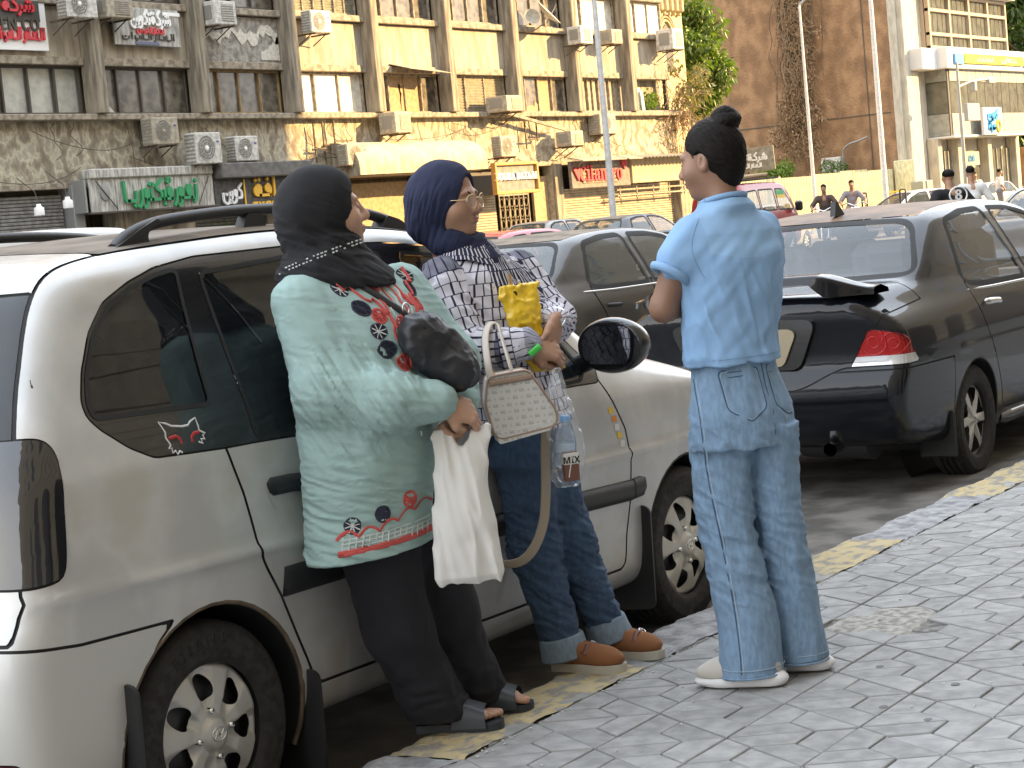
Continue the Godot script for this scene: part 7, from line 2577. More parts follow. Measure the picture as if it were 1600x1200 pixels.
func woman_in_green() -> void:
	var o := thing("person", "person in pale green embroidered tunic and black headscarf leaning on the silver van", "person", Vector3(0.72, 0, 0.24), TURN, "women talking on the pavement")
	var yaw := 0.981
	var f := dir_of(yaw)
	var l := left_of(yaw)
	var hd := look(Vector3(-0.205, 1.612, 0.125), 1.84, -0.12, 0.0, 0.93)
	# skin
	var head := Blob.new()
	head_into(head, hd, 1.12, 0.006)
	var rh := hand_frame(Vector3(0.062, 1.082, 0.285), Vector3(0.150, 1.035, 0.235), Vector3(-0.3, -0.55, -0.6))
	var lh := hand_frame(Vector3(0.105, 1.045, 0.155), Vector3(0.085, 0.965, 0.235), Vector3(-0.6, 0.2, 0.5))
	var hands := Blob.new()
	hand_into(hands, rh, -1.0, [0.75, 0.85, 0.9, 1.0], 0.03, 0.6)
	var hands2 := Blob.new()
	hand_into(hands2, lh, 1.0, [1.1, 1.2, 1.2, 1.25], 0.03, 0.8)
	var feet := Blob.new()
	foot_into(feet, Vector3(-0.088, 0.152, 0.012), Vector3(0.118, 0.152, 0.05), 1.0)
	var feet2 := Blob.new()
	foot_into(feet2, Vector3(0.01, 0.152, -0.165), Vector3(0.205, 0.152, -0.125), -1.0)
	var bd := Blob.new()
	bd.stack([[0.8, -0.16, 0.145, 0.17, 0.11, yaw], [1.1, -0.16, 0.12, 0.16, 0.12, yaw], [1.35, -0.17, 0.105, 0.16, 0.11, yaw], [1.47, -0.2, 0.10, 0.05, 0.05, yaw]], 0.05)
	bd.bone(Vector3(-0.2, 1.42, 0.10), Vector3(-0.205, 1.54, 0.11), 0.055, 0.05, 0.04)
	for e in [[Vector3(-0.29, 1.39, 0.25), Vector3(-0.235, 1.13, 0.31), Vector3(0.055, 1.083, 0.287)], [Vector3(-0.03, 1.38, -0.04), Vector3(0.10, 1.16, -0.01), Vector3(0.105, 1.048, 0.15)]]:
		bd.chain(e, [0.05, 0.042, 0.027], 0.03)
	for e in [[Vector3(-0.17, 0.85, 0.19), Vector3(-0.12, 0.45, 0.11), Vector3(-0.045, 0.22, 0.02)], [Vector3(-0.08, 0.85, 0.04), Vector3(-0.01, 0.45, -0.04), Vector3(0.055, 0.22, -0.155)]]:
		bd.chain(e, [0.085, 0.055, 0.034], 0.03)
	person_body(o, bd, Vector3(-0.45, 0.15, -0.3), Vector3(0.3, 1.6, 0.45), [[head, hd.origin + Vector3(0, -0.04, 0), Vector3(0.14, 0.17, 0.14), 0.0036], [hands, Vector3(0.115, 1.05, 0.25), Vector3(0.09, 0.09, 0.09), 0.0034], [hands2, Vector3(0.10, 0.99, 0.2), Vector3(0.09, 0.10, 0.09), 0.0034], [feet, Vector3(0.02, 0.2, 0.03), Vector3(0.15, 0.1, 0.09), 0.0048], [feet2, Vector3(0.11, 0.2, -0.145), Vector3(0.15, 0.1, 0.09), 0.0048]], M.skin_light)
	face_parts(o, hd, false)
	# trousers
	var tr := Blob.new()
	tr.chain([Vector3(-0.17, 0.80, 0.18), Vector3(-0.13, 0.45, 0.115), Vector3(-0.04, 0.175, 0.02)], [0.12, 0.094, 0.084], 0.03)
	tr.chain([Vector3(-0.08, 0.80, 0.04), Vector3(0.005, 0.45, -0.045), Vector3(0.062, 0.185, -0.145)], [0.12, 0.090, 0.080], 0.03)
	tr.cut_plane(Vector3(0, 0.168, 0), Vector3(0, -1, 0))
	var fn := noise(801, 1.0, 2)
	tr.shift = func(p: Vector3) -> float: return 0.010 * fn.get_noise_3d(p.x * 9.0, p.y * 5.0, p.z * 9.0) + 0.012 * absf(fn.get_noise_3d(p.x * 5.0 + 9.0, p.y * 14.0, p.z * 5.0)) * smoothstep(0.4, 0.2, p.y)
	part("trousers", net(tr, Vector3(-0.36, 0.14, -0.3), Vector3(0.22, 0.95, 0.36), 0.0085), cloth(lin(0.010, 0.010, 0.014)), o)
	# tunic
	var tu := Blob.new()
	tu.stack([[0.645, -0.178, 0.150, 0.222, 0.155, yaw], [0.80, -0.168, 0.150, 0.215, 0.150, yaw], [0.95, -0.155, 0.143, 0.225, 0.166, yaw], [1.10, -0.158, 0.130, 0.215, 0.178, yaw], [1.23, -0.158, 0.115, 0.212, 0.19, yaw], [1.32, -0.163, 0.107, 0.215, 0.178, yaw], [1.39, -0.175, 0.102, 0.20, 0.138, yaw], [1.45, -0.19, 0.10, 0.135, 0.095, yaw], [1.485, -0.198, 0.10, 0.08, 0.07, yaw]], 0.05)
	tu.chain([Vector3(-0.285, 1.375, 0.235), Vector3(-0.245, 1.145, 0.30), Vector3(-0.08, 1.10, 0.325), Vector3(0.045, 1.087, 0.293)], [0.085, 0.078, 0.066, 0.054], 0.055)
	tu.chain([Vector3(-0.04, 1.375, -0.03), Vector3(0.085, 1.17, 0.0), Vector3(0.105, 1.07, 0.12)], [0.08, 0.07, 0.052], 0.05)
	var hem := Vector3(-0.178, 0.69, 0.15)
	tu.cut_plane(hem, Vector3(0.05, -1, -0.04))
	tu.shift = func(p: Vector3) -> float:
		var low := smoothstep(1.05, 0.85, p.y)
		var n1 := fn.get_noise_3d(p.x * 5.0, p.y * 26.0 + p.x * 6.0, p.z * 5.0)
		var n2 := fn.get_noise_3d(p.x * 14.0 + p.y * 6.0, p.y * 5.0, p.z * 14.0)
		var o2 := (0.5 - absf(n1)) * 0.012 * (0.35 + 0.65 * low) + n2 * 0.006 * (1.0 - 0.6 * low)
		var el := (p - Vector3(-0.16, 1.12, 0.36)).length()
		if el < 0.26:
			var n3 := fn.get_noise_3d((p.x + p.y * 0.6) * 24.0, p.y * 5.0, p.z * 6.0)
			o2 += (0.45 - absf(n3)) * 0.015 * smoothstep(0.26, 0.08, el)
		return o2
	var green := cloth(lin(0.285, 0.405, 0.385), 0.2, 1.0)
	var tg := net(tu, Vector3(-0.47, 0.60, -0.2), Vector3(0.24, 1.52, 0.46), 0.0068)
	part("tunic", tg, green, o)
	# embroidery: coral braids down the chest, wheels of thread, and a border over the hem
	var coral := cloth(lin(0.50, 0.085, 0.075), 0.1)
	var navy := cloth(lin(0.025, 0.028, 0.05), 0.1)
	var pale := cloth(lin(0.55, 0.57, 0.55), 0.1)
	var at := func(a: float, y: float) -> Vector3: return Vector3(-0.165, 0, 0.11) + f * 0.6 + l * a + Vector3(0, y, 0)
	for k in 7:
		var a := -0.055 + 0.018 * k
		var pts := PackedVector3Array()
		for q in 15:
			pts.append(at.call(a * (0.8 + 0.03 * q) + 0.004 * sin(q * 1.9 + k), 1.455 - q * 0.0145))
		part("braid", braid(tu, pts, -f, 0.0055 if k % 2 == 0 else 0.0035), coral if k % 2 == 0 else pale, o)
	for sd in [-1.0, 1.0]:
		var pts := PackedVector3Array()
		for q in 26:
			var t := q / 25.0
			pts.append(at.call(sd * lerpf(0.155, 0.085, smoothstep(0.0, 0.45, t)) - sd * 0.05 * t, 1.44 - 0.25 * t + 0.012 * sin(q * 1.7)))
		part("braid", braid(tu, pts, -f, 0.008), coral, o)
	var wheels := [[-0.145, 1.405, 0.019, 0], [-0.125, 1.35, 0.021, 1], [-0.092, 1.325, 0.020, 2], [-0.11, 1.285, 0.021, 0], [-0.10, 1.235, 0.024, 1], [-0.055, 1.195, 0.024, 2], [0.145, 1.42, 0.018, 0], [0.12, 1.385, 0.02, 1], [0.10, 1.34, 0.02, 2], [0.115, 1.295, 0.02, 0], [0.105, 1.25, 0.022, 1], [0.07, 1.21, 0.022, 2], [-0.05, 1.40, 0.016, 2], [0.05, 1.36, 0.017, 2], [0.03, 1.27, 0.017, 2], [-0.03, 1.30, 0.017, 2]]
	for e in wheels:
		stitched_wheel(o, tu, at.call(e[0], e[1]), -f, l, e[2], [navy, navy, coral][e[3]], pale if e[3] == 0 else navy if e[3] == 1 else coral)
	var fr := (f * 0.75 - l * 0.66).normalized()
	var side := fr.cross(Vector3.UP) * -1.0
	side = Vector3(fr.z, 0, -fr.x)
	var hat := func(a: float, y: float) -> Vector3: return Vector3(-0.17, 0, 0.15) + fr * 0.6 + side * a + Vector3(0, y, 0)
	for k in 3:
		var pts := PackedVector3Array()
		for q in 31:
			var a := lerpf(-0.13, 0.16, q / 30.0)
			var y: float = 0.71 + 0.02 * (a + 0.1) / 0.26
			if k == 1:
				y += 0.040 + 0.018 * absf(sin(q * 0.52)) + 0.035 * smoothstep(0.3, 1.0, q / 30.0)
			elif k == 2:
				y += 0.006
			pts.append(hat.call(a, y))
		part("hem_braid", braid(tu, pts, -fr, 0.006), coral if k < 2 else coral, o)
	for q in 16:
		var a := lerpf(-0.12, 0.15, q / 15.0)
		part("hem_lattice", braid(tu, PackedVector3Array([hat.call(a, 0.72), hat.call(a + 0.004, 0.738), hat.call(a + 0.008, 0.756)]), -fr, 0.0022), pale, o)
	for k in 3:
		var pts := PackedVector3Array()
		for q in 16:
			pts.append(hat.call(lerpf(-0.12, 0.15, q / 15.0), 0.725 + k * 0.011 + 0.02 * q / 15.0))
		part("hem_lattice", braid(tu, pts, -fr, 0.002), pale, o)
	for e in [[-0.085, 0.783, 0], [0.0, 0.803, 1], [0.085, 0.828, 2]]:
		stitched_wheel(o, tu, hat.call(e[0], e[1]), -fr, side, 0.021, [navy, navy, coral][e[2]], pale if e[2] == 0 else coral if e[2] == 2 else navy)
	# headscarf
	var hj := Blob.new()
	var B := hd.basis.orthonormalized()
	hj.ell(hd * Vector3(0, 0.040, -0.026), Vector3(0.092, 0.098, 0.108), B, 0.03)
	hj.ell(hd * Vector3(0, -0.02, -0.055), Vector3(0.090, 0.100, 0.092), B, 0.06)
	hj.ell(hd * Vector3(0, -0.135, -0.008), Vector3(0.070, 0.045, 0.062), B, 0.05)
	hj.stack([[1.405, -0.195, 0.115, 0.150, 0.150, yaw], [1.44, -0.20, 0.112, 0.165, 0.142, yaw], [1.485, -0.212, 0.112, 0.125, 0.115, yaw], [1.525, -0.222, 0.115, 0.098, 0.092, yaw]], 0.06)
	hj.ell(Vector3(-0.245, 1.47, 0.15), Vector3(0.11, 0.05, 0.11), Basis(Vector3.BACK, 0.25), 0.05)
	hj.ell(hd * Vector3(0, -0.022, 0.112), Vector3(0.066, 0.100, 0.090), B, 0.012, true)
	hj.shift = func(p: Vector3) -> float:
		var q := hd.affine_inverse() * p
		var n1 := fn.get_noise_3d(q.x * 6.0, (q.y + q.z * 0.7) * 22.0, (q.z - q.y * 0.6) * 5.0)
		return (0.45 - absf(n1)) * 0.012 * smoothstep(0.12, -0.10, q.y) + 0.004 * fn.get_noise_3d(p.x * 8.0, p.y * 8.0, p.z * 8.0)
	var black := cloth(lin(0.008, 0.008, 0.010), 0.2)
	part("headscarf", net(hj, Vector3(-0.42, 1.37, -0.1), Vector3(0.05, 1.78, 0.34), 0.0068), black, o)
	# the white printed line along its edge
	var rng := RandomNumberGenerator.new()
	rng.seed = 91
	for row in 2:
		for q in 26:
			if rng.randf() < 0.25:
				continue
			var a := q / 25.0
			var u := lerpf(-0.375, -0.125, a)
			var y := 1.446 + 0.075 * pow(a, 0.85) + row * 0.009
			part("print_mark", braid(hj, PackedVector3Array([Vector3(u, y, 0.7), Vector3(u + 0.0065 * rng.randf_range(0.5, 1.0), y + 0.0015, 0.7)]), Vector3(0, 0, -1), 0.0022, 0.4), pale, o)
	# sandals
	for e in [[Vector3(-0.10, 0.13, 0.010), Vector3(0.125, 0.13, 0.052), 1.0], [Vector3(0.0, 0.13, -0.167), Vector3(0.212, 0.13, -0.123), -1.0]]:
		sandal(o, e[0], e[1])
	# black pouch on a shoulder strap: hangs on her, moves on its own
	var pouch := thing("shoulder_pouch", "black crumpled leather pouch hanging across the green tunic", "bag", Vector3(0.72, 0, 0.24), TURN)
	var pb := Blob.new()
	var pbas := Basis(Vector3.UP, yaw - 0.35) * Basis(Vector3.BACK, -0.62)
	pb.ell(Vector3(0.068, 1.205, 0.245), Vector3(0.125, 0.072, 0.042), pbas, 0.02)
	pb.ell(Vector3(0.025, 1.262, 0.245), Vector3(0.07, 0.055, 0.034), pbas, 0.05)
	pb.ell(Vector3(0.108, 1.158, 0.245), Vector3(0.055, 0.046, 0.045), pbas, 0.04)
	pb.shift = func(p: Vector3) -> float: return (0.4 - absf(fn.get_noise_3d(p.x * 11.0, p.y * 11.0, p.z * 11.0))) * 0.012 + 0.0012 * fn.get_noise_3d(p.x * 40.0, p.y * 40.0, p.z * 40.0)
	var leather := mat(lin(0.012, 0.013, 0.016), 0.5)
	part("pouch", net(pb, Vector3(-0.12, 1.05, 0.1), Vector3(0.24, 1.36, 0.38), 0.0055), leather, pouch)
	part("zip", braid(pb, PackedVector3Array([Vector3(-0.03, 1.315, 0.6), Vector3(0.03, 1.285, 0.6), Vector3(0.09, 1.235, 0.6), Vector3(0.15, 1.165, 0.6)]), Vector3(0, 0, -1), 0.004), M.rubber_trim, pouch)
	var strap := PackedVector3Array()
	for q in 9:
		var t := q / 8.0
		strap.append(at.call(lerpf(-0.14, 0.02, t), lerpf(1.47, 1.29, t)))
	part("strap", braid(tu, strap, -f, 0.011, 0.25, 0.004), leather, pouch)
	part("strap_ring", Geo.new().tube(ring_pts(drop(tu, at.call(0.0, 1.335), -f) + f * 0.01, 0.015, Basis(Vector3.UP, yaw) * Basis(Vector3.RIGHT, PI / 2)), 0.0025, 6, false), M.chrome, pouch)

func stitched_wheel(o: Node, s: Sdf, at: Vector3, dir: Vector3, l: Vector3, r: float, rim: Material, spokes: Material) -> void:
	var pts := PackedVector3Array()
	for k in 15:
		var a := TAU * k / 14
		pts.append(at + l * cos(a) * r + Vector3(0, sin(a) * r, 0))
	var w := part("thread_wheel", braid(s, pts, dir, 0.0032, 0.5), rim, o)
	var disc := Geo.new()
	var c := drop(s, at, dir)
	disc.p(c - dir * 0.001, -dir)
	for k in 15:
		disc.p(drop(s, pts[k], dir) - dir * 0.001, -dir)
	for k in 14:
		disc.f(0, k + 1, k + 2)
	part("thread_fill", disc, rim, w)
	var sp := Geo.new()
	for k in 4:
		var a := PI * k / 4 + 0.2
		sp.add(braid(s, PackedVector3Array([at + l * cos(a) * r + Vector3(0, sin(a) * r, 0), at, at - l * cos(a) * r - Vector3(0, sin(a) * r, 0)]), dir, 0.0017, 0.5, 0.0015))
	part("thread_spokes", sp, spokes, w)

func sandal(o: Node, heel: Vector3, toe: Vector3) -> void:
	var f := (toe - heel)
	var l := f.length() + 0.02
	f = f.normalized()
	var s := Vector3(f.z, 0, -f.x)
	var out := PackedVector2Array()
	for e in [[0.0, 0.024], [0.03, 0.036], [0.3, 0.034], [0.6, 0.044], [0.85, 0.043], [0.97, 0.026], [1.0, 0.0]]:
		out.append(Vector2(e[0] * l, e[1]))
	for e in [[0.97, -0.028], [0.85, -0.044], [0.6, -0.043], [0.3, -0.032], [0.03, -0.036], [0.0, -0.024]]:
		out.append(Vector2(e[0] * l, e[1]))
	var B := Basis(f, s, f.cross(s))
	if B.determinant() < 0:
		B = Basis(f, -s, Vector3.UP)
	var dark := mat(lin(0.022, 0.027, 0.035), 0.55)
	var sole := part("sandal_sole", Geo.new().extrude(spline2(out, true, 4), 0.022, heel - f * 0.008 + Vector3(0, 0.011, 0), B), dark, o)
	var st := Geo.new()
	for side in [0.0, 0.0035]:
		st.sheet(16, 10, func(u: float, v: float) -> Vector3:
			var a := PI * u
			var x := lerpf(0.40, 0.80, v) * l + 0.018 * sin(a) * (0.6 - v)
			var h: float = lerpf(0.080, 0.052, v) + side
			return heel + f * x + s * cos(a) * (0.051 + side) + Vector3(0, 0.012 + h * pow(sin(a), 0.55), 0))
	part("sandal_strap", st, paint(lin(0.028, 0.034, 0.044), 0.0, 0.5, 0.2), sole)

# jeans and shirts that follow their own cloth: a printed pattern as an image
func shirt_print(dark_ground: bool) -> ImageTexture:
	var im := Image.create(256, 256, false, Image.FORMAT_RGB8)
	var ink := lin(0.012, 0.014, 0.035)
	var wht := lin(0.60, 0.58, 0.64)
	im.fill(ink if dark_ground else wht)
	var rng := RandomNumberGenerator.new()
	rng.seed = 17
	for row in 8:
		var y := row * 32
		var x := (row % 2) * 12
		if not dark_ground:
			im.fill_rect(Rect2i(0, y, 256, 2), ink)
		while x < 270:
			var w := rng.randi_range(16, 24)
			if dark_ground:
				for q in 30:
					im.fill_rect(Rect2i(posmod(x + q / 5, 256), y + q, 4 + (row + x) % 3, 1), wht)
				x += rng.randi_range(11, 17)
			else:
				im.fill_rect(Rect2i(posmod(x, 256), y, rng.randi_range(2, 5), 32), ink)
				x += w
	return ImageTexture.create_from_image(im)

func woman_in_navy() -> void:
	var o := thing("person", "person in navy headscarf and glasses, black and white printed shirt, leaning on the van", "person", Vector3(1.42, 0, 0.25), TURN, "women talking on the pavement")
	var yaw := 0.981
	var f := dir_of(yaw)
	var l := left_of(yaw)
	var hd := look(Vector3(-0.288, 1.622, -0.03), 1.10, 0.02, 0.03, 0.92)
	var fn := noise(811, 1.0, 2)
	var head := Blob.new()
	head_into(head, hd, 1.16, 0.002)
	var lw := Vector3(0.004, 1.236, 0.078)
	var lh := hand_frame(lw, Vector3(-0.035, 1.135, 0.155), Vector3(-0.75, -0.2, -0.3))
	var rw := Vector3(-0.088, 1.172, 0.165)
	var rh := hand_frame(rw, Vector3(0.01, 1.135, 0.135), Vector3(0.0, -0.6, -0.7))
	var h1 := Blob.new()
	hand_into(h1, lh, 1.0, [0.55, 0.6, 0.65, 0.7], 0.04, 0.2)
	var h2 := Blob.new()
	hand_into(h2, rh, -1.0, [0.9, 1.0, 1.05, 1.1], 0.03, 0.5)
	var bd := Blob.new()
	bd.stack([[0.75, -0.11, -0.05, 0.14, 0.09, yaw], [1.1, -0.17, -0.07, 0.13, 0.09, yaw], [1.38, -0.2, -0.08, 0.16, 0.09, yaw], [1.47, -0.24, -0.07, 0.05, 0.05, yaw]], 0.05)
	bd.bone(Vector3(-0.25, 1.42, -0.06), Vector3(-0.29, 1.55, -0.04), 0.052, 0.05, 0.04)
	bd.chain([Vector3(-0.33, 1.40, 0.07), Vector3(-0.26, 1.15, 0.14), rw], [0.048, 0.04, 0.026], 0.03)
	bd.chain([Vector3(-0.10, 1.40, -0.20), Vector3(0.0, 1.21, -0.15), lw], [0.048, 0.04, 0.026], 0.03)
	bd.chain([Vector3(-0.13, 0.85, 0.0), Vector3(-0.12, 0.52, 0.0), Vector3(-0.065, 0.2, 0.0)], [0.066, 0.05, 0.034], 0.03)
	bd.chain([Vector3(-0.08, 0.85, -0.1), Vector3(-0.01, 0.52, -0.10), Vector3(0.085, 0.22, -0.115)], [0.066, 0.05, 0.034], 0.03)
	person_body(o, bd, Vector3(-0.45, 0.15, -0.35), Vector3(0.2, 1.6, 0.3), [[head, hd.origin + Vector3(0, -0.04, 0), Vector3(0.14, 0.17, 0.14), 0.0034], [h1, Vector3(-0.02, 1.16, 0.11), Vector3(0.10, 0.13, 0.11), 0.0034], [h2, Vector3(-0.01, 1.14, 0.14), Vector3(0.11, 0.08, 0.10), 0.0034]], M.skin)
	face_parts(o, hd)
	# jeans with turned-up cuffs
	var jn := Blob.new()
	jn.stack([[0.80, -0.108, -0.05, 0.165, 0.115, yaw], [0.9, -0.112, -0.05, 0.165, 0.112, yaw], [1.0, -0.13, -0.055, 0.145, 0.10, yaw]], 0.05)
	jn.chain([Vector3(-0.135, 0.83, 0.005), Vector3(-0.128, 0.52, 0.0), Vector3(-0.068, 0.215, 0.0)], [0.096, 0.074, 0.060], 0.04)
	jn.chain([Vector3(-0.075, 0.83, -0.11), Vector3(-0.012, 0.52, -0.10), Vector3(0.078, 0.235, -0.115)], [0.094, 0.070, 0.058], 0.04)
	jn.cut_plane(Vector3(0, 0.21, 0), Vector3(0, -1, 0))
	jn.shift = func(p: Vector3) -> float: return (0.4 - absf(fn.get_noise_3d(p.x * 7.0, p.y * 20.0 + p.x * 10.0, p.z * 7.0))) * 0.012 * (0.4 + smoothstep(0.75, 0.55, p.y)) + 0.004 * fn.get_noise_3d(p.x * 20.0, p.y * 9.0, p.z * 20.0)
	var denim := denim_mat(lin(0.045, 0.085, 0.155), 3)
	part("jeans", net(jn, Vector3(-0.32, 0.18, -0.3), Vector3(0.2, 1.02, 0.2), 0.008), denim, o)
	var cuffm := denim_mat(lin(0.22, 0.29, 0.36), 5)
	for e in [[Vector3(-0.066, 0.205, 0.0), 0.072, Vector3(-0.16, 1, 0.0)], [Vector3(0.082, 0.222, -0.117), 0.068, Vector3(-0.28, 1, 0.05)]]:
		var up: Vector3 = (e[2] as Vector3).normalized()
		var sx := up.cross(Vector3.BACK).normalized()
		part("turned_cuff", Geo.new().lathe(pv([e[1] - 0.006, -0.03, e[1] + 0.004, -0.036, e[1] + 0.006, -0.03, e[1] + 0.002, 0.0, e[1], 0.028, e[1] - 0.006, 0.036, e[1] - 0.014, 0.034]), e[0], Basis(sx, up, sx.cross(up)), 30), cuffm, o)
	# shirt: two printed patterns, white ground on back and sleeves, navy ground at the front
	var sh := Blob.new()
	sh.stack([[0.90, -0.125, -0.055, 0.185, 0.135, yaw], [1.05, -0.155, -0.062, 0.175, 0.135, yaw], [1.22, -0.185, -0.075, 0.18, 0.142, yaw], [1.31, -0.20, -0.082, 0.188, 0.14, yaw], [1.39, -0.215, -0.082, 0.178, 0.115, yaw], [1.45, -0.235, -0.075, 0.12, 0.085, yaw], [1.48, -0.245, -0.07, 0.08, 0.07, yaw]], 0.05)
	var arm_r := [Vector3(-0.335, 1.385, 0.06), Vector3(-0.27, 1.165, 0.135), Vector3(-0.175, 1.165, 0.165), Vector3(-0.10, 1.173, 0.167)]
	var arm_l := [Vector3(-0.095, 1.385, -0.21), Vector3(0.005, 1.22, -0.14), Vector3(0.006, 1.234, 0.062)]
	sh.chain(arm_r, [0.068, 0.058, 0.05, 0.046], 0.045)
	sh.chain(arm_l, [0.066, 0.056, 0.036], 0.045)
	sh.shift = func(p: Vector3) -> float: return (0.4 - absf(fn.get_noise_3d(p.x * 8.0 + p.y * 8.0, p.y * 7.0, p.z * 12.0))) * 0.014 + 0.004 * fn.get_noise_3d(p.x * 25.0, p.y * 14.0, p.z * 25.0)
	var uvf := func(p: Vector3, piece: int) -> Vector3:
		if piece < 0:
			var best := 0
			var bdist := sh.piece(0, p)
			for k in range(1, sh.kind.size()):
				var e: float = sh.piece(k, p)
				if e < bdist - 0.006:
					bdist = e
					best = 1 if k < 4 else 2
			piece = best
			var r0 := shirt_uv(p, piece, yaw, arm_r, arm_l)
			return Vector3(r0.x, r0.y, piece)
		return shirt_uv(p, piece, yaw, arm_r, arm_l)
	var sg := net(sh, Vector3(-0.46, 0.88, -0.33), Vector3(0.12, 1.5, 0.3), 0.0066, 1.25, uvf)
	var pc := Vector3(-0.2, 0, -0.08)
	var reg: Array = sg.split(func(p: Vector3) -> float:
		var q := p - pc
		return maxf(maxf(absf(q.dot(l) - 0.01) - 0.11 - 0.02 * (p.y - 1.2), 0.05 - q.dot(f)), maxf(sh.piece(0, p) - 0.022, 1.22 - p.y)))
	var pw := mat(Color.WHITE, 0.85)
	pw.albedo_texture = shirt_print(false)
	pw.uv1_scale = Vector3(2.9, 3.3, 1)
	var pd := mat(Color.WHITE, 0.85)
	pd.albedo_texture = shirt_print(true)
	pd.uv1_scale = Vector3(2.9, 2.6, 1)
	var shirt := part("shirt", reg[1], pw, o, "white shirt printed with black brick lines")
	part("shirt_front", reg[0], pd, shirt)
	# collar, buttons, cuff button
	var at := func(a: float, y: float) -> Vector3: return Vector3(-0.2, 0, -0.08) + f * 0.6 + l * a + Vector3(0, y, 0)
	for k in 5:
		var b0 := drop(sh, at.call(0.012, 1.42 - k * 0.065), -f)
		part("button", Geo.new().lathe(pv([0, 0.004, 0.005, 0.0045, 0.0065, 0.003, 0.0065, 0]), b0, Basis(Vector3.UP, yaw) * Basis(Vector3.RIGHT, PI / 2), 12), M.paper, shirt)
	part("placket", braid(sh, PackedVector3Array([at.call(0.03, 1.45), at.call(0.03, 1.35), at.call(0.03, 1.25), at.call(0.03, 1.12)]), -f, 0.002), cloth(lin(0.012, 0.014, 0.03)), shirt)
	for sd in [-1.0, 1.0]:
		var cg := Geo.new()
		cg.sheet(14, 5, func(u: float, v: float) -> Vector3:
			var a: float = lerpf(2.4, 0.18, u) * sd
			var r := 0.072 + 0.040 * v + 0.012 * smoothstep(0.75, 1.0, u) * v
			return Vector3(-0.245, 1.492 - 0.05 * v - 0.025 * smoothstep(0.6, 1.0, u) * v + 0.004 * sin(v * PI), -0.06) + f * cos(a) * r * 0.9 + l * sin(a) * r * 1.15)
		for k in cg.t.size():
			cg.t[k] *= Vector2(0.35, 0.12)
		part("collar", cg, pd, shirt)
	# headscarf
	var hj := Blob.new()
	var B := hd.basis.orthonormalized()
	hj.ell(hd * Vector3(0, 0.040, -0.024), Vector3(0.088, 0.096, 0.106), B, 0.03)
	hj.ell(hd * Vector3(0, -0.015, -0.06), Vector3(0.084, 0.092, 0.088), B, 0.06)
	hj.ell(hd * Vector3(0.0, -0.075, -0.10), Vector3(0.070, 0.055, 0.05), B, 0.04)
	hj.ell(hd * Vector3(0, -0.14, -0.01), Vector3(0.072, 0.045, 0.066), B, 0.04)
	hj.stack([[1.40, -0.215, -0.04, 0.045, 0.06, yaw], [1.44, -0.228, -0.05, 0.075, 0.075, yaw], [1.48, -0.25, -0.055, 0.076, 0.072, yaw], [1.51, -0.265, -0.05, 0.072, 0.07, yaw]], 0.05)
	hj.ell(hd * Vector3(0, -0.020, 0.112), Vector3(0.066, 0.100, 0.094), B, 0.012, true)
	hj.shift = func(p: Vector3) -> float:
		var q := hd.affine_inverse() * p
		return (0.45 - absf(fn.get_noise_3d(q.x * 5.0, (q.z * 1.2 - q.y * 0.5) * 20.0, (q.y) * 4.0))) * 0.011 * smoothstep(0.13, -0.02, q.y) + 0.003 * fn.get_noise_3d(p.x * 12.0, p.y * 12.0, p.z * 12.0)
	part("headscarf", net(hj, Vector3(-0.46, 1.37, -0.22), Vector3(-0.06, 1.78, 0.16), 0.0062), cloth(lin(0.013, 0.017, 0.048), 0.2), o)
	# glasses
	var gl := Geo.new()
	var lens := Geo.new()
	for s in [-1.0, 1.0]:
		var rim := PackedVector3Array()
		for k in 25:
			var a := TAU * k / 24
			rim.append(hd * Vector3(0.034 * s + cos(a) * 0.0265, -0.004 + sin(a) * 0.0235, 0.106 - 0.012 * absf(cos(a)) * float(cos(a) * s > 0)))
		gl.tube(rim, 0.0016, 6, false)
		gl.tube(PackedVector3Array([hd * Vector3(0.060 * s, 0.002, 0.094), hd * Vector3(0.078 * s, 0.004, 0.05), hd * Vector3(0.086 * s, 0.0, 0.0)]), 0.0017, 6)
		var c := lens.p(hd * Vector3(0.034 * s, -0.004, 0.106), hd.basis * Vector3.BACK)
		for k in 25:
			lens.p(rim[k], hd.basis * Vector3.BACK)
		for k in 24:
			lens.f(c, c + 1 + k, c + 2 + k)
	gl.tube(PackedVector3Array([hd * Vector3(-0.0085, 0.004, 0.106), hd * Vector3(0, 0.008, 0.109), hd * Vector3(0.0085, 0.004, 0.106)]), 0.0016, 6)
	var sp := thing("glasses", "thin gold rimmed round glasses worn by the woman in navy", "glasses", Vector3(1.42, 0, 0.25), TURN)
	part("frame", gl, M.gold, sp)
	part("lens", lens, glass(Color(0.75, 0.7, 0.65), 0.16), sp)
	# watch and green pen cap
	part("watch", Geo.new().tube(ring_pts(lw + Vector3(0.0, 0.002, 0.0), 0.031, Basis(Vector3.RIGHT, 1.2) * Basis(Vector3.BACK, 0.3)), 0.004, 6, false), M.chrome, o)
	single("green_pen", Geo.new().tube(PackedVector3Array([Vector3(1.42, 0, 0.25) + Basis(Vector3.UP, TURN) * Vector3(-0.088, 1.142, 0.205), Vector3(1.42, 0, 0.25) + Basis(Vector3.UP, TURN) * Vector3(-0.055, 1.165, 0.212)]), 0.0105, 10, true, 0.6), paint(lin(0.04, 0.5, 0.04), 0.0, 0.4, 0.5), "small bright green plastic clip between the clasped hands", "clip")
	for e in [[Vector3(-0.089, 0.13, -0.014), Vector3(0.104, 0.13, 0.104)], [Vector3(0.068, 0.13, -0.128), Vector3(0.235, 0.13, -0.040)]]:
		loafer(o, e[0], e[1])

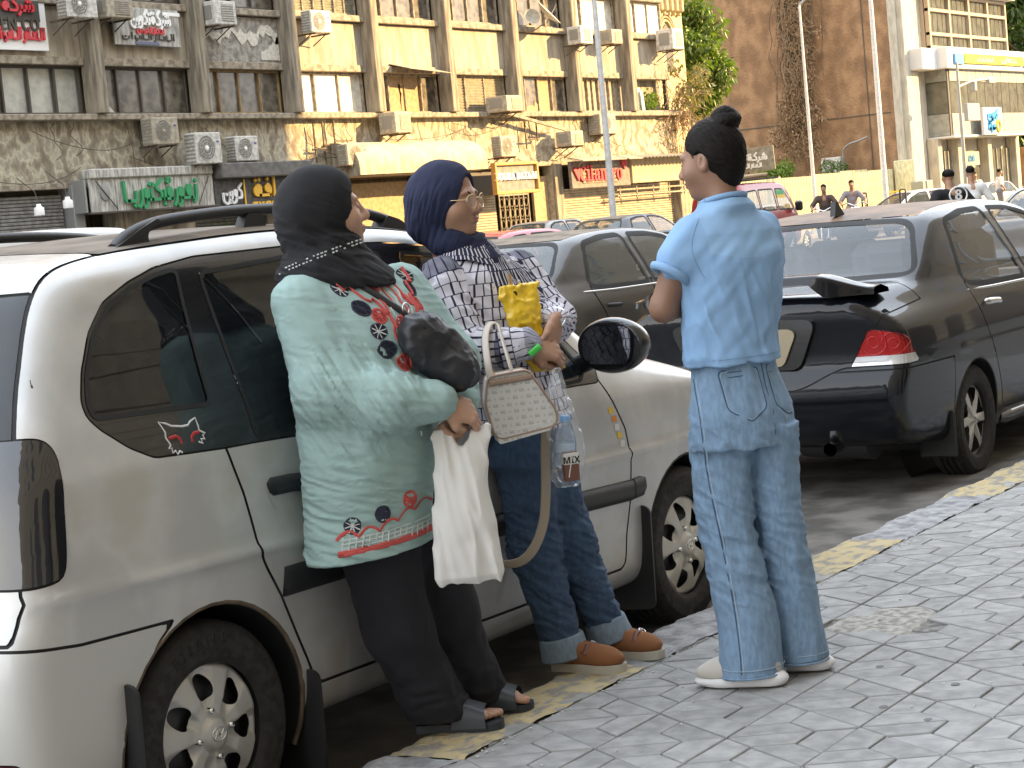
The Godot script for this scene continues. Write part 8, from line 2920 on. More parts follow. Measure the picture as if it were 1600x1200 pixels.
func shirt_uv(p: Vector3, piece: int, yaw: float, ar: Array, al: Array) -> Vector3:
	if piece == 0:
		var q := p - Vector3(-0.19, 0, -0.075)
		var a := atan2(q.dot(left_of(yaw)), q.dot(dir_of(yaw)))
		return Vector3(a * 0.17, -p.y, TAU * 0.17)
	var arm: Array = ar if piece == 1 else al
	var best := 1e9
	var run := 0.0
	var out := Vector3.ZERO
	for k in arm.size() - 1:
		var e: Vector3 = arm[k + 1] - arm[k]
		var h := clampf((p - arm[k]).dot(e) / e.length_squared(), 0.0, 1.0)
		var c: Vector3 = arm[k] + e * h
		if (p - c).length() < best:
			best = (p - c).length()
			var d := e.normalized()
			var x := Vector3.UP.cross(d).normalized() if absf(d.y) < 0.8 else (Vector3.RIGHT - d * d.x).normalized()
			var y := d.cross(x)
			out = Vector3(atan2((p - c).dot(y), (p - c).dot(x)) * 0.062, run + h * e.length(), TAU * 0.062)
		run += e.length()
	return out

func denim_mat(c: Color, sd: int) -> StandardMaterial3D:
	var m := mottled(c.darkened(0.10), c, c.lightened(0.03), 0.92, 1.0, sd, 1.2, 0.02, false)
	m.uv1_scale = Vector3(6.0, 2.2, 6.0)
	m.rim_enabled = true
	m.rim = 0.2
	return m

func loafer(o: Node, heel: Vector3, toe: Vector3) -> void:
	var f := (toe - heel)
	var l := f.length() + 0.015
	f = f.normalized()
	var s := Vector3(f.z, 0, -f.x)
	var B := Basis(s, Vector3.UP, f)
	var up := Blob.new()
	up.ell(heel + f * 0.05 + Vector3(0, 0.055, 0), Vector3(0.034, 0.045, 0.052), B, 0.03)
	up.bone(heel + f * 0.06 + Vector3(0, 0.065, 0), heel + f * (l - 0.07) + Vector3(0, 0.045, 0), 0.038, 0.03, 0.03)
	up.ell(heel + f * (l - 0.075) + Vector3(0, 0.042, 0), Vector3(0.043, 0.032, 0.072), B, 0.03)
	up.ell(heel + f * 0.06 + Vector3(0, 0.125, 0), Vector3(0.03, 0.045, 0.055), B, 0.015, true)
	up.cut_plane(heel + Vector3(0, 0.022, 0), Vector3(0, -1, 0))
	var c := heel + f * l * 0.5 + Vector3(0, 0.06, 0)
	var suede := cloth(lin(0.24, 0.10, 0.04), 0.08, 1.0)
	var sh := part("shoe", net(up, c - Vector3(0.17, 0.07, 0.17), c + Vector3(0.17, 0.07, 0.17), 0.005), suede, o, "brown suede loafer on a cream sole")
	var out := PackedVector2Array()
	for e in [[-0.01, 0.02], [0.0, 0.034], [0.3, 0.036], [0.62, 0.046], [0.85, 0.042], [0.97, 0.024], [1.0, 0.0], [0.97, -0.024], [0.85, -0.042], [0.62, -0.046], [0.3, -0.036], [0.0, -0.034], [-0.01, -0.02]]:
		out.append(Vector2(e[0] * l, e[1]))
	part("sole", Geo.new().extrude(spline2(out, true, 3), 0.026, heel + Vector3(0, 0.013, 0), Basis(f, -s, f.cross(-s))), cloth(lin(0.45, 0.42, 0.35), 0.1), sh)
	part("strap", Geo.new().tube(PackedVector3Array([heel + f * 0.12 + s * 0.04 + Vector3(0, 0.06, 0), heel + f * 0.125 + s * 0.02 + Vector3(0, 0.085, 0), heel + f * 0.125 - s * 0.02 + Vector3(0, 0.085, 0), heel + f * 0.12 - s * 0.04 + Vector3(0, 0.06, 0)]), 0.009, 8, true, 0.35, f), mat(lin(0.14, 0.05, 0.03), 0.5), sh)
	part("ring", Geo.new().tube(ring_pts(heel + f * 0.13 + Vector3(0, 0.084, 0) + s * 0.012, 0.011, B * Basis(Vector3.RIGHT, 0.5)), 0.002, 6, false), M.chrome, sh)

func woman_in_blue() -> void:
	var o := thing("person", "person in light blue T-shirt and wide jeans, hair in a bun, back to us", "person", Vector3(1.45, 0, 0.87), TURN, "women talking on the pavement")
	var yaw := -2.498
	var f := dir_of(yaw)
	var l := left_of(yaw)
	var hd := look(Vector3(-0.05, 1.662, 0.015), -2.12, 0.10, 0.04, 0.87)
	var fn := noise(821, 1.0, 2)
	var head := Blob.new()
	head_into(head, hd, 0.97)
	var lw := Vector3(-0.105, 1.245, -0.10)
	var elbow := Vector3(-0.222, 1.252, 0.055)
	var h1 := Blob.new()
	hand_into(h1, hand_frame(Vector3(-0.10, 1.262, -0.075), Vector3(-0.15, 1.275, 0.02), Vector3(0.6, 0.0, 0.2)), -1.0, [0.5, 0.5, 0.55, 0.6], 0.04, 0.1)
	var bd := Blob.new()
	bd.stack([[0.9, -0.02, 0.02, 0.15, 0.10, yaw], [1.1, -0.03, 0.02, 0.13, 0.085, yaw], [1.38, -0.01, 0.01, 0.15, 0.085, yaw], [1.5, -0.02, 0.01, 0.06, 0.05, yaw]], 0.05)
	bd.bone(Vector3(-0.018, 1.45, 0.014), Vector3(-0.04, 1.60, 0.02), 0.05, 0.046, 0.04)
	bd.chain([Vector3(-0.145, 1.44, 0.085), elbow, lw], [0.047, 0.041, 0.028], 0.02)
	bd.chain([Vector3(0.115, 1.44, -0.09), Vector3(0.08, 1.24, -0.18), Vector3(-0.09, 1.25, -0.16)], [0.046, 0.04, 0.028], 0.02)
	person_body(o, bd, Vector3(-0.32, 0.8, -0.3), Vector3(0.25, 1.72, 0.2), [[head, hd.origin + Vector3(0, -0.04, 0), Vector3(0.14, 0.17, 0.14), 0.0034], [h1, Vector3(-0.12, 1.26, -0.02), Vector3(0.08, 0.07, 0.10), 0.0036]], M.skin_brown)
	face_parts(o, hd)
	# hair drawn up into a bun
	var hr := Blob.new()
	var B := hd.basis.orthonormalized()
	hr.ell(hd * Vector3(0, 0.046, -0.026), Vector3(0.076, 0.084, 0.088), B, 0.02)
	hr.ell(hd * Vector3(0, -0.005, -0.060), Vector3(0.060, 0.066, 0.053), B, 0.04)
	hr.ell(hd * Vector3(0, -0.052, -0.074), Vector3(0.040, 0.042, 0.026), B, 0.03)
	hr.ell(hd * Vector3(0, -0.035, 0.088), Vector3(0.083, 0.088, 0.074), B, 0.012, true)
	for s in [-1.0, 1.0]:
		hr.ell(hd * Vector3(0.085 * s, -0.018, -0.002), Vector3(0.026, 0.036, 0.022), B, 0.01, true)
	hr.shift = func(p: Vector3) -> float:
		var q := hd.affine_inverse() * p
		return 0.0022 * fn.get_noise_3d(q.x * 60.0, (q.y + q.z) * 9.0, (q.z - q.y) * 60.0)
	var hair := part("hair", net(hr, hd.origin - Vector3(0.16, 0.19, 0.16), hd.origin + Vector3(0.16, 0.17, 0.16), 0.0042), M.hair, o)
	var bun := Blob.new()
	var bc := Vector3(0.002, 1.770, 0.03)
	bun.ell(bc, Vector3(0.048, 0.041, 0.048), Basis(Vector3.BACK, 0.2))
	bun.ell(bc + Vector3(0.006, 0.022, 0.0), Vector3(0.034, 0.024, 0.034), Basis(), 0.006)
	bun.shift = func(p: Vector3) -> float: return 0.0024 * sin(atan2(p.z - bc.z, p.x - bc.x) * 1.0 + (p.y - bc.y) * 130.0) + 0.0015 * fn.get_noise_3d(p.x * 90.0, p.y * 90.0, p.z * 90.0)
	part("bun", net(bun, bc - Vector3.ONE * 0.075, bc + Vector3.ONE * 0.075, 0.004), M.hair, hair)
	# T-shirt
	var ts := Blob.new()
	ts.stack([[1.072, -0.032, 0.02, 0.162, 0.118, yaw], [1.12, -0.032, 0.018, 0.160, 0.112, yaw], [1.25, -0.018, 0.014, 0.168, 0.112, yaw], [1.37, -0.008, 0.010, 0.176, 0.112, yaw], [1.45, -0.010, 0.010, 0.165, 0.092, yaw], [1.50, -0.015, 0.010, 0.125, 0.074, yaw], [1.53, -0.016, 0.016, 0.088, 0.076, yaw], [1.55, -0.018, 0.018, 0.070, 0.066, yaw]], 0.04)
	ts.bone(Vector3(-0.125, 1.455, 0.075), Vector3(-0.174, 1.388, 0.09), 0.056, 0.060, 0.04)
	ts.bone(Vector3(0.10, 1.455, -0.08), Vector3(0.11, 1.36, -0.125), 0.054, 0.056, 0.04)
	ts.shift = func(p: Vector3) -> float:
		var n0 := 0.006 * fn.get_noise_3d((p.x - p.y) * 9.0, (p.x + p.y) * 3.0, p.z * 8.0)
		return n0 + (0.4 - absf(fn.get_noise_3d(p.x * 13.0 + p.y * 3.5, p.y * 3.0, p.z * 13.0))) * 0.012 * smoothstep(1.45, 1.2, p.y) - 0.004 * smoothstep(1.10, 1.08, p.y)
	var tg := net(ts, Vector3(-0.3, 1.03, -0.24), Vector3(0.24, 1.6, 0.2), 0.0064)
	var tee := cloth(lin(0.215, 0.36, 0.56), 0.3, 0.5)
	# the yoke over the shoulders is a smoother, paler panel
	var yoke_y := 1.405
	var reg: Array = tg.split(func(p: Vector3) -> float: return maxf(maxf(yoke_y - 0.03 * (1.0 - pow((p - Vector3(-0.01, 0, 0.01)).dot(l) / 0.16, 2.0)) - p.y, absf((p - Vector3(-0.01, 0, 0.01)).dot(l)) - 0.14), (p - Vector3(-0.01, 0, 0.01)).dot(f) + 0.005))
	var shirt := part("t_shirt", reg[1], tee, o)
	part("yoke", reg[0], cloth(lin(0.245, 0.40, 0.60), 0.3, 0.3), shirt)
	part("neckband", Geo.new().tube(ring_pts2(Vector3(-0.019, 1.549, 0.018), 0.066, 0.062, yaw, 0.012), 0.008, 8, false), tee, shirt)
	part("rolled_sleeve", Geo.new().tube(ring_pts3(Vector3(-0.198, 1.350, 0.096), Vector3(-0.06, -0.093, 0.017), 0.052), 0.013, 8, false, 1.0), tee, shirt)
	var seamm := cloth(lin(0.17, 0.29, 0.45), 0.3, 0.3)
	var back := func(a: float, y: float) -> Vector3: return Vector3(-0.015, y, 0.012) - f * 0.5 + l * a
	var ah := PackedVector3Array()
	for q in 12:
		var t := q / 11.0
		ah.append(Vector3(-0.105 - 0.03 * sin(t * PI), lerpf(1.50, 1.33, t), 0.6))
	part("armhole_seam", braid(ts, ah, Vector3(0, 0, -1), 0.0016, 0.6), seamm, shirt)
	var hm := PackedVector3Array()
	for q in 25:
		hm.append(back.call(lerpf(-0.155, 0.155, q / 24.0), 1.093))
	part("hem_stitch", braid(ts, hm, f, 0.0012, 0.6), seamm, shirt)
	# wide jeans
	var jn := Blob.new()
	jn.stack([[0.83, -0.022, 0.022, 0.170, 0.122, yaw], [0.93, -0.020, 0.022, 0.172, 0.122, yaw], [1.02, -0.026, 0.02, 0.152, 0.106, yaw], [1.09, -0.032, 0.02, 0.142, 0.098, yaw]], 0.04)
	jn.stack([[0.155, -0.060, 0.085, 0.100, 0.092, yaw], [0.31, -0.060, 0.078, 0.094, 0.086, yaw], [0.45, -0.078, 0.068, 0.084, 0.08, yaw], [0.62, -0.093, 0.056, 0.082, 0.08, yaw], [0.78, -0.094, 0.046, 0.088, 0.092, yaw], [0.88, -0.085, 0.04, 0.086, 0.10, yaw]], 0.012)
	jn.stack([[0.155, 0.100, -0.025, 0.088, 0.085, yaw], [0.31, 0.088, -0.022, 0.084, 0.08, yaw], [0.45, 0.078, -0.015, 0.078, 0.076, yaw], [0.62, 0.062, -0.005, 0.076, 0.077, yaw], [0.78, 0.055, 0.0, 0.082, 0.09, yaw], [0.88, 0.05, 0.005, 0.084, 0.10, yaw]], 0.012)
	jn.cut_plane(Vector3(-0.06, 0.162, 0.085), Vector3(0.04, -1, 0.02))
	jn.shift = func(p: Vector3) -> float:
		var kn := smoothstep(0.28, 0.45, p.y) * smoothstep(0.85, 0.6, p.y)
		var hp := smoothstep(0.72, 0.85, p.y) * smoothstep(0.98, 0.88, p.y)
		return (0.42 - absf(fn.get_noise_3d(p.x * 6.0, p.y * 15.0 + p.x * 8.0, p.z * 6.0))) * (0.016 * kn + 0.012 * hp) + 0.006 * fn.get_noise_3d(p.x * 15.0, p.y * 3.5, p.z * 15.0)
	var denim := denim_mat(lin(0.185, 0.29, 0.42), 3)
	var jeans := part("jeans", net(jn, Vector3(-0.24, 0.12, -0.16), Vector3(0.26, 1.10, 0.26), 0.0068), denim, o)
	# stitched seams, back pockets, waistband
	var thread := cloth(lin(0.045, 0.085, 0.16), 0.1)
	var thread2 := cloth(lin(0.30, 0.38, 0.46), 0.1)
	for sd in [-1.0, 1.0]:
		var c0: float = -0.078 * sd
		for m in 2:
			var pk := rounded(pv([-0.060, 0.075, 0.060, 0.075, 0.058, -0.04, 0.0, -0.078, -0.058, -0.04]), 0.012, 2)
			var pts := PackedVector3Array()
			for q in pk:
				pts.append(back.call(c0 + q.x * (1.0 - 0.06 * m), 0.985 + q.y * (1.0 - 0.06 * m)))
			pts.append(pts[0])
			part("pocket_seam", braid(jn, pts, f, 0.0020 if m == 0 else 0.0013, 0.6), thread if m == 0 else thread2, jeans)
		for q in 2:
			part("pocket_seam", braid(jn, PackedVector3Array([back.call(c0 - 0.058, 1.052 - 0.014 * q), back.call(c0, 1.054 - 0.014 * q), back.call(c0 + 0.058, 1.052 - 0.014 * q)]), f, 0.0014, 0.6), thread, jeans)
	part("seat_seam", braid(jn, PackedVector3Array([back.call(0, 1.07), back.call(0, 1.0), back.call(0.0, 0.93), back.call(0.0, 0.86)]), f, 0.002, 0.6), thread, jeans)
	for e in [[0.0, 0.004], [0.006, 0.003]]:
		var pts := PackedVector3Array()
		for q in 22:
			var t := q / 21.0
			pts.append(Vector3(lerpf(-0.145, -0.09, smoothstep(0.2, 1.0, t)) - 0.012 + 0.012 * sin(t * 3.0) + e[0], lerpf(1.04, 0.18, t), 0.6))
		part("side_seam", braid(jn, pts, Vector3(0, 0, -1), 0.0019, 0.7), thread if e[0] == 0.0 else thread2, jeans)
	for e in [[-0.060, 0.085, 0.099, 0.091], [0.100, -0.025, 0.087, 0.084]]:
		for k in 2:
			part("leg_hem", Geo.new().tube(ring_pts2(Vector3(e[0], 0.166 + 0.024 * k, e[1]), e[2] + 0.0015, e[3] + 0.0015, yaw, 0.0), 0.0032 if k == 0 else 0.0014, 6, false), denim if k == 0 else thread2, jeans)
	for e in [[Vector3(0.03, 0.13, 0.130), Vector3(-0.225, 0.13, 0.052)], [Vector3(0.188, 0.13, -0.005), Vector3(-0.05, 0.13, -0.085)]]:
		trainer(o, e[0], e[1])

func ring_pts2(c: Vector3, a: float, b: float, yaw: float, dip: float) -> PackedVector3Array:
	var o := PackedVector3Array()
	for k in 33:
		var t := TAU * k / 32
		o.append(c + left_of(yaw) * cos(t) * a + dir_of(yaw) * sin(t) * b - Vector3(0, dip * sin(t), 0))
	return o

func ring_pts3(c: Vector3, axis: Vector3, r: float) -> PackedVector3Array:
	var d := axis.normalized()
	var x := d.cross(Vector3.BACK).normalized()
	var y := d.cross(x)
	var o := PackedVector3Array()
	for k in 25:
		var t := TAU * k / 24
		o.append(c + (x * cos(t) + y * sin(t)) * r)
	return o

func trainer(o: Node, heel: Vector3, toe: Vector3) -> void:
	var f := (toe - heel)
	var l := f.length()
	f = f.normalized()
	var s := Vector3(f.z, 0, -f.x)
	var B := Basis(s, Vector3.UP, f)
	var up := Blob.new()
	up.ell(heel + f * 0.055 + Vector3(0, 0.05, 0), Vector3(0.034, 0.044, 0.046), B, 0.03)
	up.bone(heel + f * 0.07 + Vector3(0, 0.075, 0), heel + f * (l - 0.08) + Vector3(0, 0.050, 0), 0.042, 0.033, 0.03)
	up.ell(heel + f * (l - 0.085) + Vector3(0, 0.042, 0), Vector3(0.044, 0.034, 0.082), B, 0.03)
	up.cut_plane(heel + Vector3(0, 0.03, 0), Vector3(0, -1, 0))
	var c := heel + f * l * 0.5 + Vector3(0, 0.06, 0)
	var mesh_m := cloth(lin(0.46, 0.43, 0.38), 0.05, 1.5)
	var sh := part("shoe", net(up, c - Vector3(0.19, 0.07, 0.19), c + Vector3(0.19, 0.08, 0.19), 0.005), mesh_m, o, "cream mesh trainer on a thick white sole")
	var sole := Blob.new()
	sole.ell(heel + f * 0.055 + Vector3(0, 0.022, 0), Vector3(0.040, 0.026, 0.066), B, 0.02)
	sole.bone(heel + f * 0.05 + Vector3(0, 0.018, 0), heel + f * (l - 0.09) + Vector3(0, 0.016, 0), 0.036, 0.036, 0.03)
	sole.ell(heel + f * (l - 0.09) + Vector3(0, 0.018, 0), Vector3(0.047, 0.022, 0.092), B, 0.03)
	sole.cut_plane(heel + Vector3(0, 0.004, 0), Vector3(0, -1, 0))
	sole.cut_plane(heel + Vector3(0, 0.042, 0), Vector3(0, 1, 0) - f * 0.06)
	part("sole", net(sole, c - Vector3(0.2, 0.08, 0.2), c + Vector3(0.2, 0.05, 0.2), 0.005), mat(lin(0.68, 0.68, 0.68), 0.6), sh)
	part("lace_band", Geo.new().tube(PackedVector3Array([heel + f * 0.15 + s * 0.043 + Vector3(0, 0.055, 0), heel + f * 0.165 + s * 0.02 + Vector3(0, 0.088, 0), heel + f * 0.165 - s * 0.02 + Vector3(0, 0.088, 0), heel + f * 0.15 - s * 0.043 + Vector3(0, 0.055, 0)]), 0.007, 6, true, 0.4, f), mat(lin(0.5, 0.42, 0.32), 0.7), sh)

# ---- things carried -----------------------------------------------------
func build_props() -> void:
	var fn := noise(831, 1.0, 2)
	var gp := Vector3(0.72, 0, 0.24)
	var np := Vector3(1.42, 0, 0.25)
	# white cloth bag
	var o := thing("cloth_bag", "plain white cloth bag with a cut-out handle held over the green tunic", "bag", gp, TURN)
	var b := Blob.new()
	b.stack([[0.588, 0.085, 0.265, 0.082, 0.014, 0.15], [0.605, 0.083, 0.265, 0.092, 0.026, 0.15], [0.70, 0.085, 0.26, 0.086, 0.036, 0.15], [0.82, 0.087, 0.255, 0.078, 0.034, 0.15], [0.92, 0.092, 0.25, 0.070, 0.022, 0.15], [0.975, 0.096, 0.245, 0.078, 0.010, 0.15], [1.005, 0.096, 0.243, 0.088, 0.006, 0.15]], 0.02)
	b.ell(Vector3(0.10, 0.995, 0.245), Vector3(0.026, 0.042, 0.08), Basis(), 0.008, true)
	b.ell(Vector3(0.10, 1.02, 0.245), Vector3(0.055, 0.025, 0.08), Basis(), 0.02, true)
	b.shift = func(p: Vector3) -> float: return (0.4 - absf(fn.get_noise_3d(p.x * 15.0 + p.y * 2.5, p.y * 2.2, 1.0))) * 0.016 + 0.003 * fn.get_noise_3d(p.x * 9.0, p.y * 9.0, 5.0)
	part("cloth", net(b, Vector3(-0.04, 0.56, 0.17), Vector3(0.22, 1.03, 0.35), 0.0058), cloth(lin(0.66, 0.65, 0.62), 0.06, 1.2), o)
	# patterned handbag: body, piping, zip, two handles
	o = thing("handbag", "small cream handbag with a grey printed pattern and tan piping, hung on a forearm", "bag", np, TURN)
	var im := Image.create(64, 64, false, Image.FORMAT_RGB8)
	im.fill(lin(0.70, 0.68, 0.65))
	var ink := lin(0.22, 0.20, 0.19)
	for e in [[6, 8], [38, 40]]:
		for q in [[0, 2, 2, 10], [2, 0, 7, 2], [2, 12, 7, 2], [8, 7, 2, 5], [5, 7, 4, 2], [13, 2, 2, 10], [15, 0, 5, 2], [15, 12, 5, 2], [19, 7, 2, 5]]:
			im.fill_rect(Rect2i(e[0] + q[0], e[1] + q[1], q[2], q[3]), ink)
	for e in [[44, 12], [14, 44]]:
		for q in [[0, 3, 3, 3], [6, 3, 3, 3], [3, 0, 3, 3], [3, 6, 3, 3]]:
			im.fill_rect(Rect2i(e[0] + q[0], e[1] + q[1], q[2], q[3]), lin(0.42, 0.36, 0.33))
	var pm := mat(Color.WHITE, 0.55)
	pm.albedo_texture = ImageTexture.create_from_image(im)
	pm.uv1_scale = Vector3(25, -25, 1)
	var poly := rounded(pv([-0.225, 1.098, -0.105, 1.108, -0.034, 0.985, -0.030, 0.95, -0.045, 0.935, -0.205, 0.912, -0.222, 0.93, -0.24, 1.02]), 0.018)
	var bas := Basis(Vector3.UP, 0.12)
	var bag := part("bag_body", Geo.new().extrude(poly, 0.085, Vector3(0, 0, 0.285), bas), pm, o)
	part("bag_base", Geo.new().extrude(rounded(pv([-0.215, 0.93, -0.045, 0.952, -0.05, 0.925, -0.21, 0.897]), 0.01), 0.094, Vector3(0, 0, 0.285), bas), pm, bag)
	var tan_m := mat(lin(0.38, 0.26, 0.19), 0.5)
	var cream := mat(lin(0.56, 0.50, 0.43), 0.55)
	for z in [-0.045, 0.045]:
		var pts := PackedVector3Array()
		for q in poly:
			pts.append(bas * Vector3(q.x, q.y, z) + Vector3(0, 0, 0.285))
		pts.append(pts[0])
		part("piping", Geo.new().tube(pts, 0.0036, 6, false), tan_m, bag)
	part("zip_band", Geo.new().tube(PackedVector3Array([bas * Vector3(-0.222, 1.078, 0.046) + Vector3(0, 0, 0.285), bas * Vector3(-0.097, 1.087, 0.046) + Vector3(0, 0, 0.285)]), 0.009, 6, true, 0.3, Vector3.UP), tan_m, bag)
	for z in [0.05, -0.03]:
		var pts := spline3(PackedVector3Array([Vector3(-0.205, 1.055, 0.29 + z), Vector3(-0.215, 1.13, 0.28 + z), Vector3(-0.216, 1.205, 0.235 + z * 0.4), Vector3(-0.20, 1.242, 0.175 + z * 0.3), Vector3(-0.175, 1.236, 0.165 + z * 0.3), Vector3(-0.165, 1.19, 0.225 + z * 0.4), Vector3(-0.15, 1.12, 0.275 + z), Vector3(-0.135, 1.05, 0.285 + z)]), 5)
		part("handle", Geo.new().tube(pts, 0.0105, 8, true, 0.42, Vector3.RIGHT), cream, bag)
		for x in [-0.205, -0.135]:
			part("handle_tab", Geo.new().box(Vector3(x, 1.068, 0.285 + z * 1.02), Vector3(0.02, 0.05, 0.006), 0.002), tan_m, bag)
			part("ring", Geo.new().tube(ring_pts(Vector3(x, 1.095, 0.286 + z * 1.05), 0.011, Basis(Vector3.RIGHT, PI / 2)), 0.002, 6, false), M.gold, bag)
	part("long_strap", Geo.new().tube(spline3(pv3([-0.055, 0.97, 0.23, -0.068, 0.85, 0.21, -0.078, 0.73, 0.2, -0.095, 0.63, 0.2, -0.135, 0.55, 0.2, -0.19, 0.512, 0.18, -0.26, 0.53, 0.14, -0.30, 0.66, 0.12]), 5), 0.015, 8, true, 0.16, Vector3.RIGHT), cloth(lin(0.42, 0.35, 0.27), 0.1), bag)
	# clear bag with a water bottle and a drink carton inside
	o = thing("clear_bag", "clear plastic carrier bag hanging beside the patterned handbag", "bag", np, TURN)
	b = Blob.new()
	b.stack([[0.745, -0.012, 0.255, 0.030, 0.012, 0.3], [0.77, -0.010, 0.255, 0.046, 0.030, 0.3], [0.86, -0.004, 0.255, 0.052, 0.036, 0.3], [0.96, -0.012, 0.25, 0.040, 0.028, 0.3], [1.03, -0.016, 0.235, 0.026, 0.014, 0.3], [1.09, -0.012, 0.21, 0.014, 0.008, 0.3]], 0.02)
	b.shift = func(p: Vector3) -> float: return (0.4 - absf(fn.get_noise_3d(p.x * 22.0, p.y * 8.0, p.z * 22.0))) * 0.016
	var film := glass(Color(0.9, 0.93, 0.95), 0.10)
	part("film", net(b, Vector3(-0.1, 0.72, 0.17), Vector3(0.09, 1.1, 0.33), 0.006), film, o)
	var bo := thing("water_bottle", "small clear water bottle with a blue cap inside the clear bag", "bottle", np + Basis(Vector3.UP, TURN) * Vector3(-0.014, 0.80, 0.255), TURN)
	part("bottle", Geo.new().lathe(pv([0.0, 0.0, 0.026, 0.0, 0.029, 0.006, 0.029, 0.03, 0.027, 0.035, 0.029, 0.04, 0.029, 0.085, 0.026, 0.10, 0.013, 0.128, 0.012, 0.14]), Vector3.ZERO, Basis(Vector3.BACK, -0.08), 22), glass(Color(0.75, 0.85, 0.93), 0.22), bo)
	part("cap", Geo.new().lathe(pv([0.0145, 0.136, 0.0145, 0.152, 0.013, 0.155, 0.0, 0.155]), Vector3.ZERO, Basis(Vector3.BACK, -0.08), 16), mat(lin(0.16, 0.38, 0.70), 0.4), bo)
	part("label", Geo.new().lathe(pv([0.0295, 0.045, 0.0298, 0.075]), Vector3.ZERO, Basis(Vector3.BACK, -0.08), 20), mat(lin(0.45, 0.6, 0.75), 0.5), bo)
	var jc := thing("drink_carton", "small brown and white drink carton at the bottom of the clear bag", "carton", np + Basis(Vector3.UP, TURN) * Vector3(0.0, 0.805, 0.285), TURN + 0.25)
	part("carton", Geo.new().box(Vector3.ZERO, Vector3(0.046, 0.085, 0.03), 0.002), mat(lin(0.17, 0.07, 0.045), 0.5), jc)
	part("white_panel", Geo.new().box(Vector3(0, 0.024, 0.0006), Vector3(0.047, 0.034, 0.0305), 0.001), M.paper, jc)
	part("straw", Geo.new().tube(pv3([-0.012, -0.03, 0.0175, 0.004, 0.035, 0.0175]), 0.0022, 6), M.paper, jc)
	part("print", text_mesh("MIX", 0.02, 0.001), M.iris, jc).position = Vector3(0.0, 0.02, 0.0166)
	# yellow bag clasped to the chest, with a wooden stick
	o = thing("yellow_bag", "crumpled bright yellow plastic bag clasped against the printed shirt", "bag", np, TURN)
	b = Blob.new()
	b.stack([[1.085, -0.035, 0.105, 0.055, 0.014, 0.5], [1.14, -0.065, 0.10, 0.05, 0.02, 0.5], [1.20, -0.085, 0.10, 0.048, 0.022, 0.5], [1.27, -0.098, 0.095, 0.060, 0.024, 0.5], [1.325, -0.105, 0.088, 0.066, 0.013, 0.5], [1.348, -0.106, 0.086, 0.069, 0.005, 0.5]], 0.02)
	b.shift = func(p: Vector3) -> float: return (0.4 - absf(fn.get_noise_3d(p.x * 14.0, p.y * 12.0, p.z * 14.0))) * 0.014 + 0.003 * fn.get_noise_3d(p.x * 40.0, p.y * 40.0, p.z * 40.0)
	part("plastic", net(b, Vector3(-0.2, 1.06, 0.02), Vector3(0.04, 1.37, 0.18), 0.0056), paint(lin(0.72, 0.46, 0.006), 0.0, 0.4, 0.4), o)
	single("wooden_stick", Geo.new().tube(PackedVector3Array([np + Basis(Vector3.UP, TURN) * Vector3(-0.12, 1.29, 0.088), np + Basis(Vector3.UP, TURN) * Vector3(-0.128, 1.385, 0.08)]), 0.011, 8, true, 0.5), mat(lin(0.42, 0.28, 0.16), 0.7), "flat wooden stick poking out of the yellow bag", "stick")

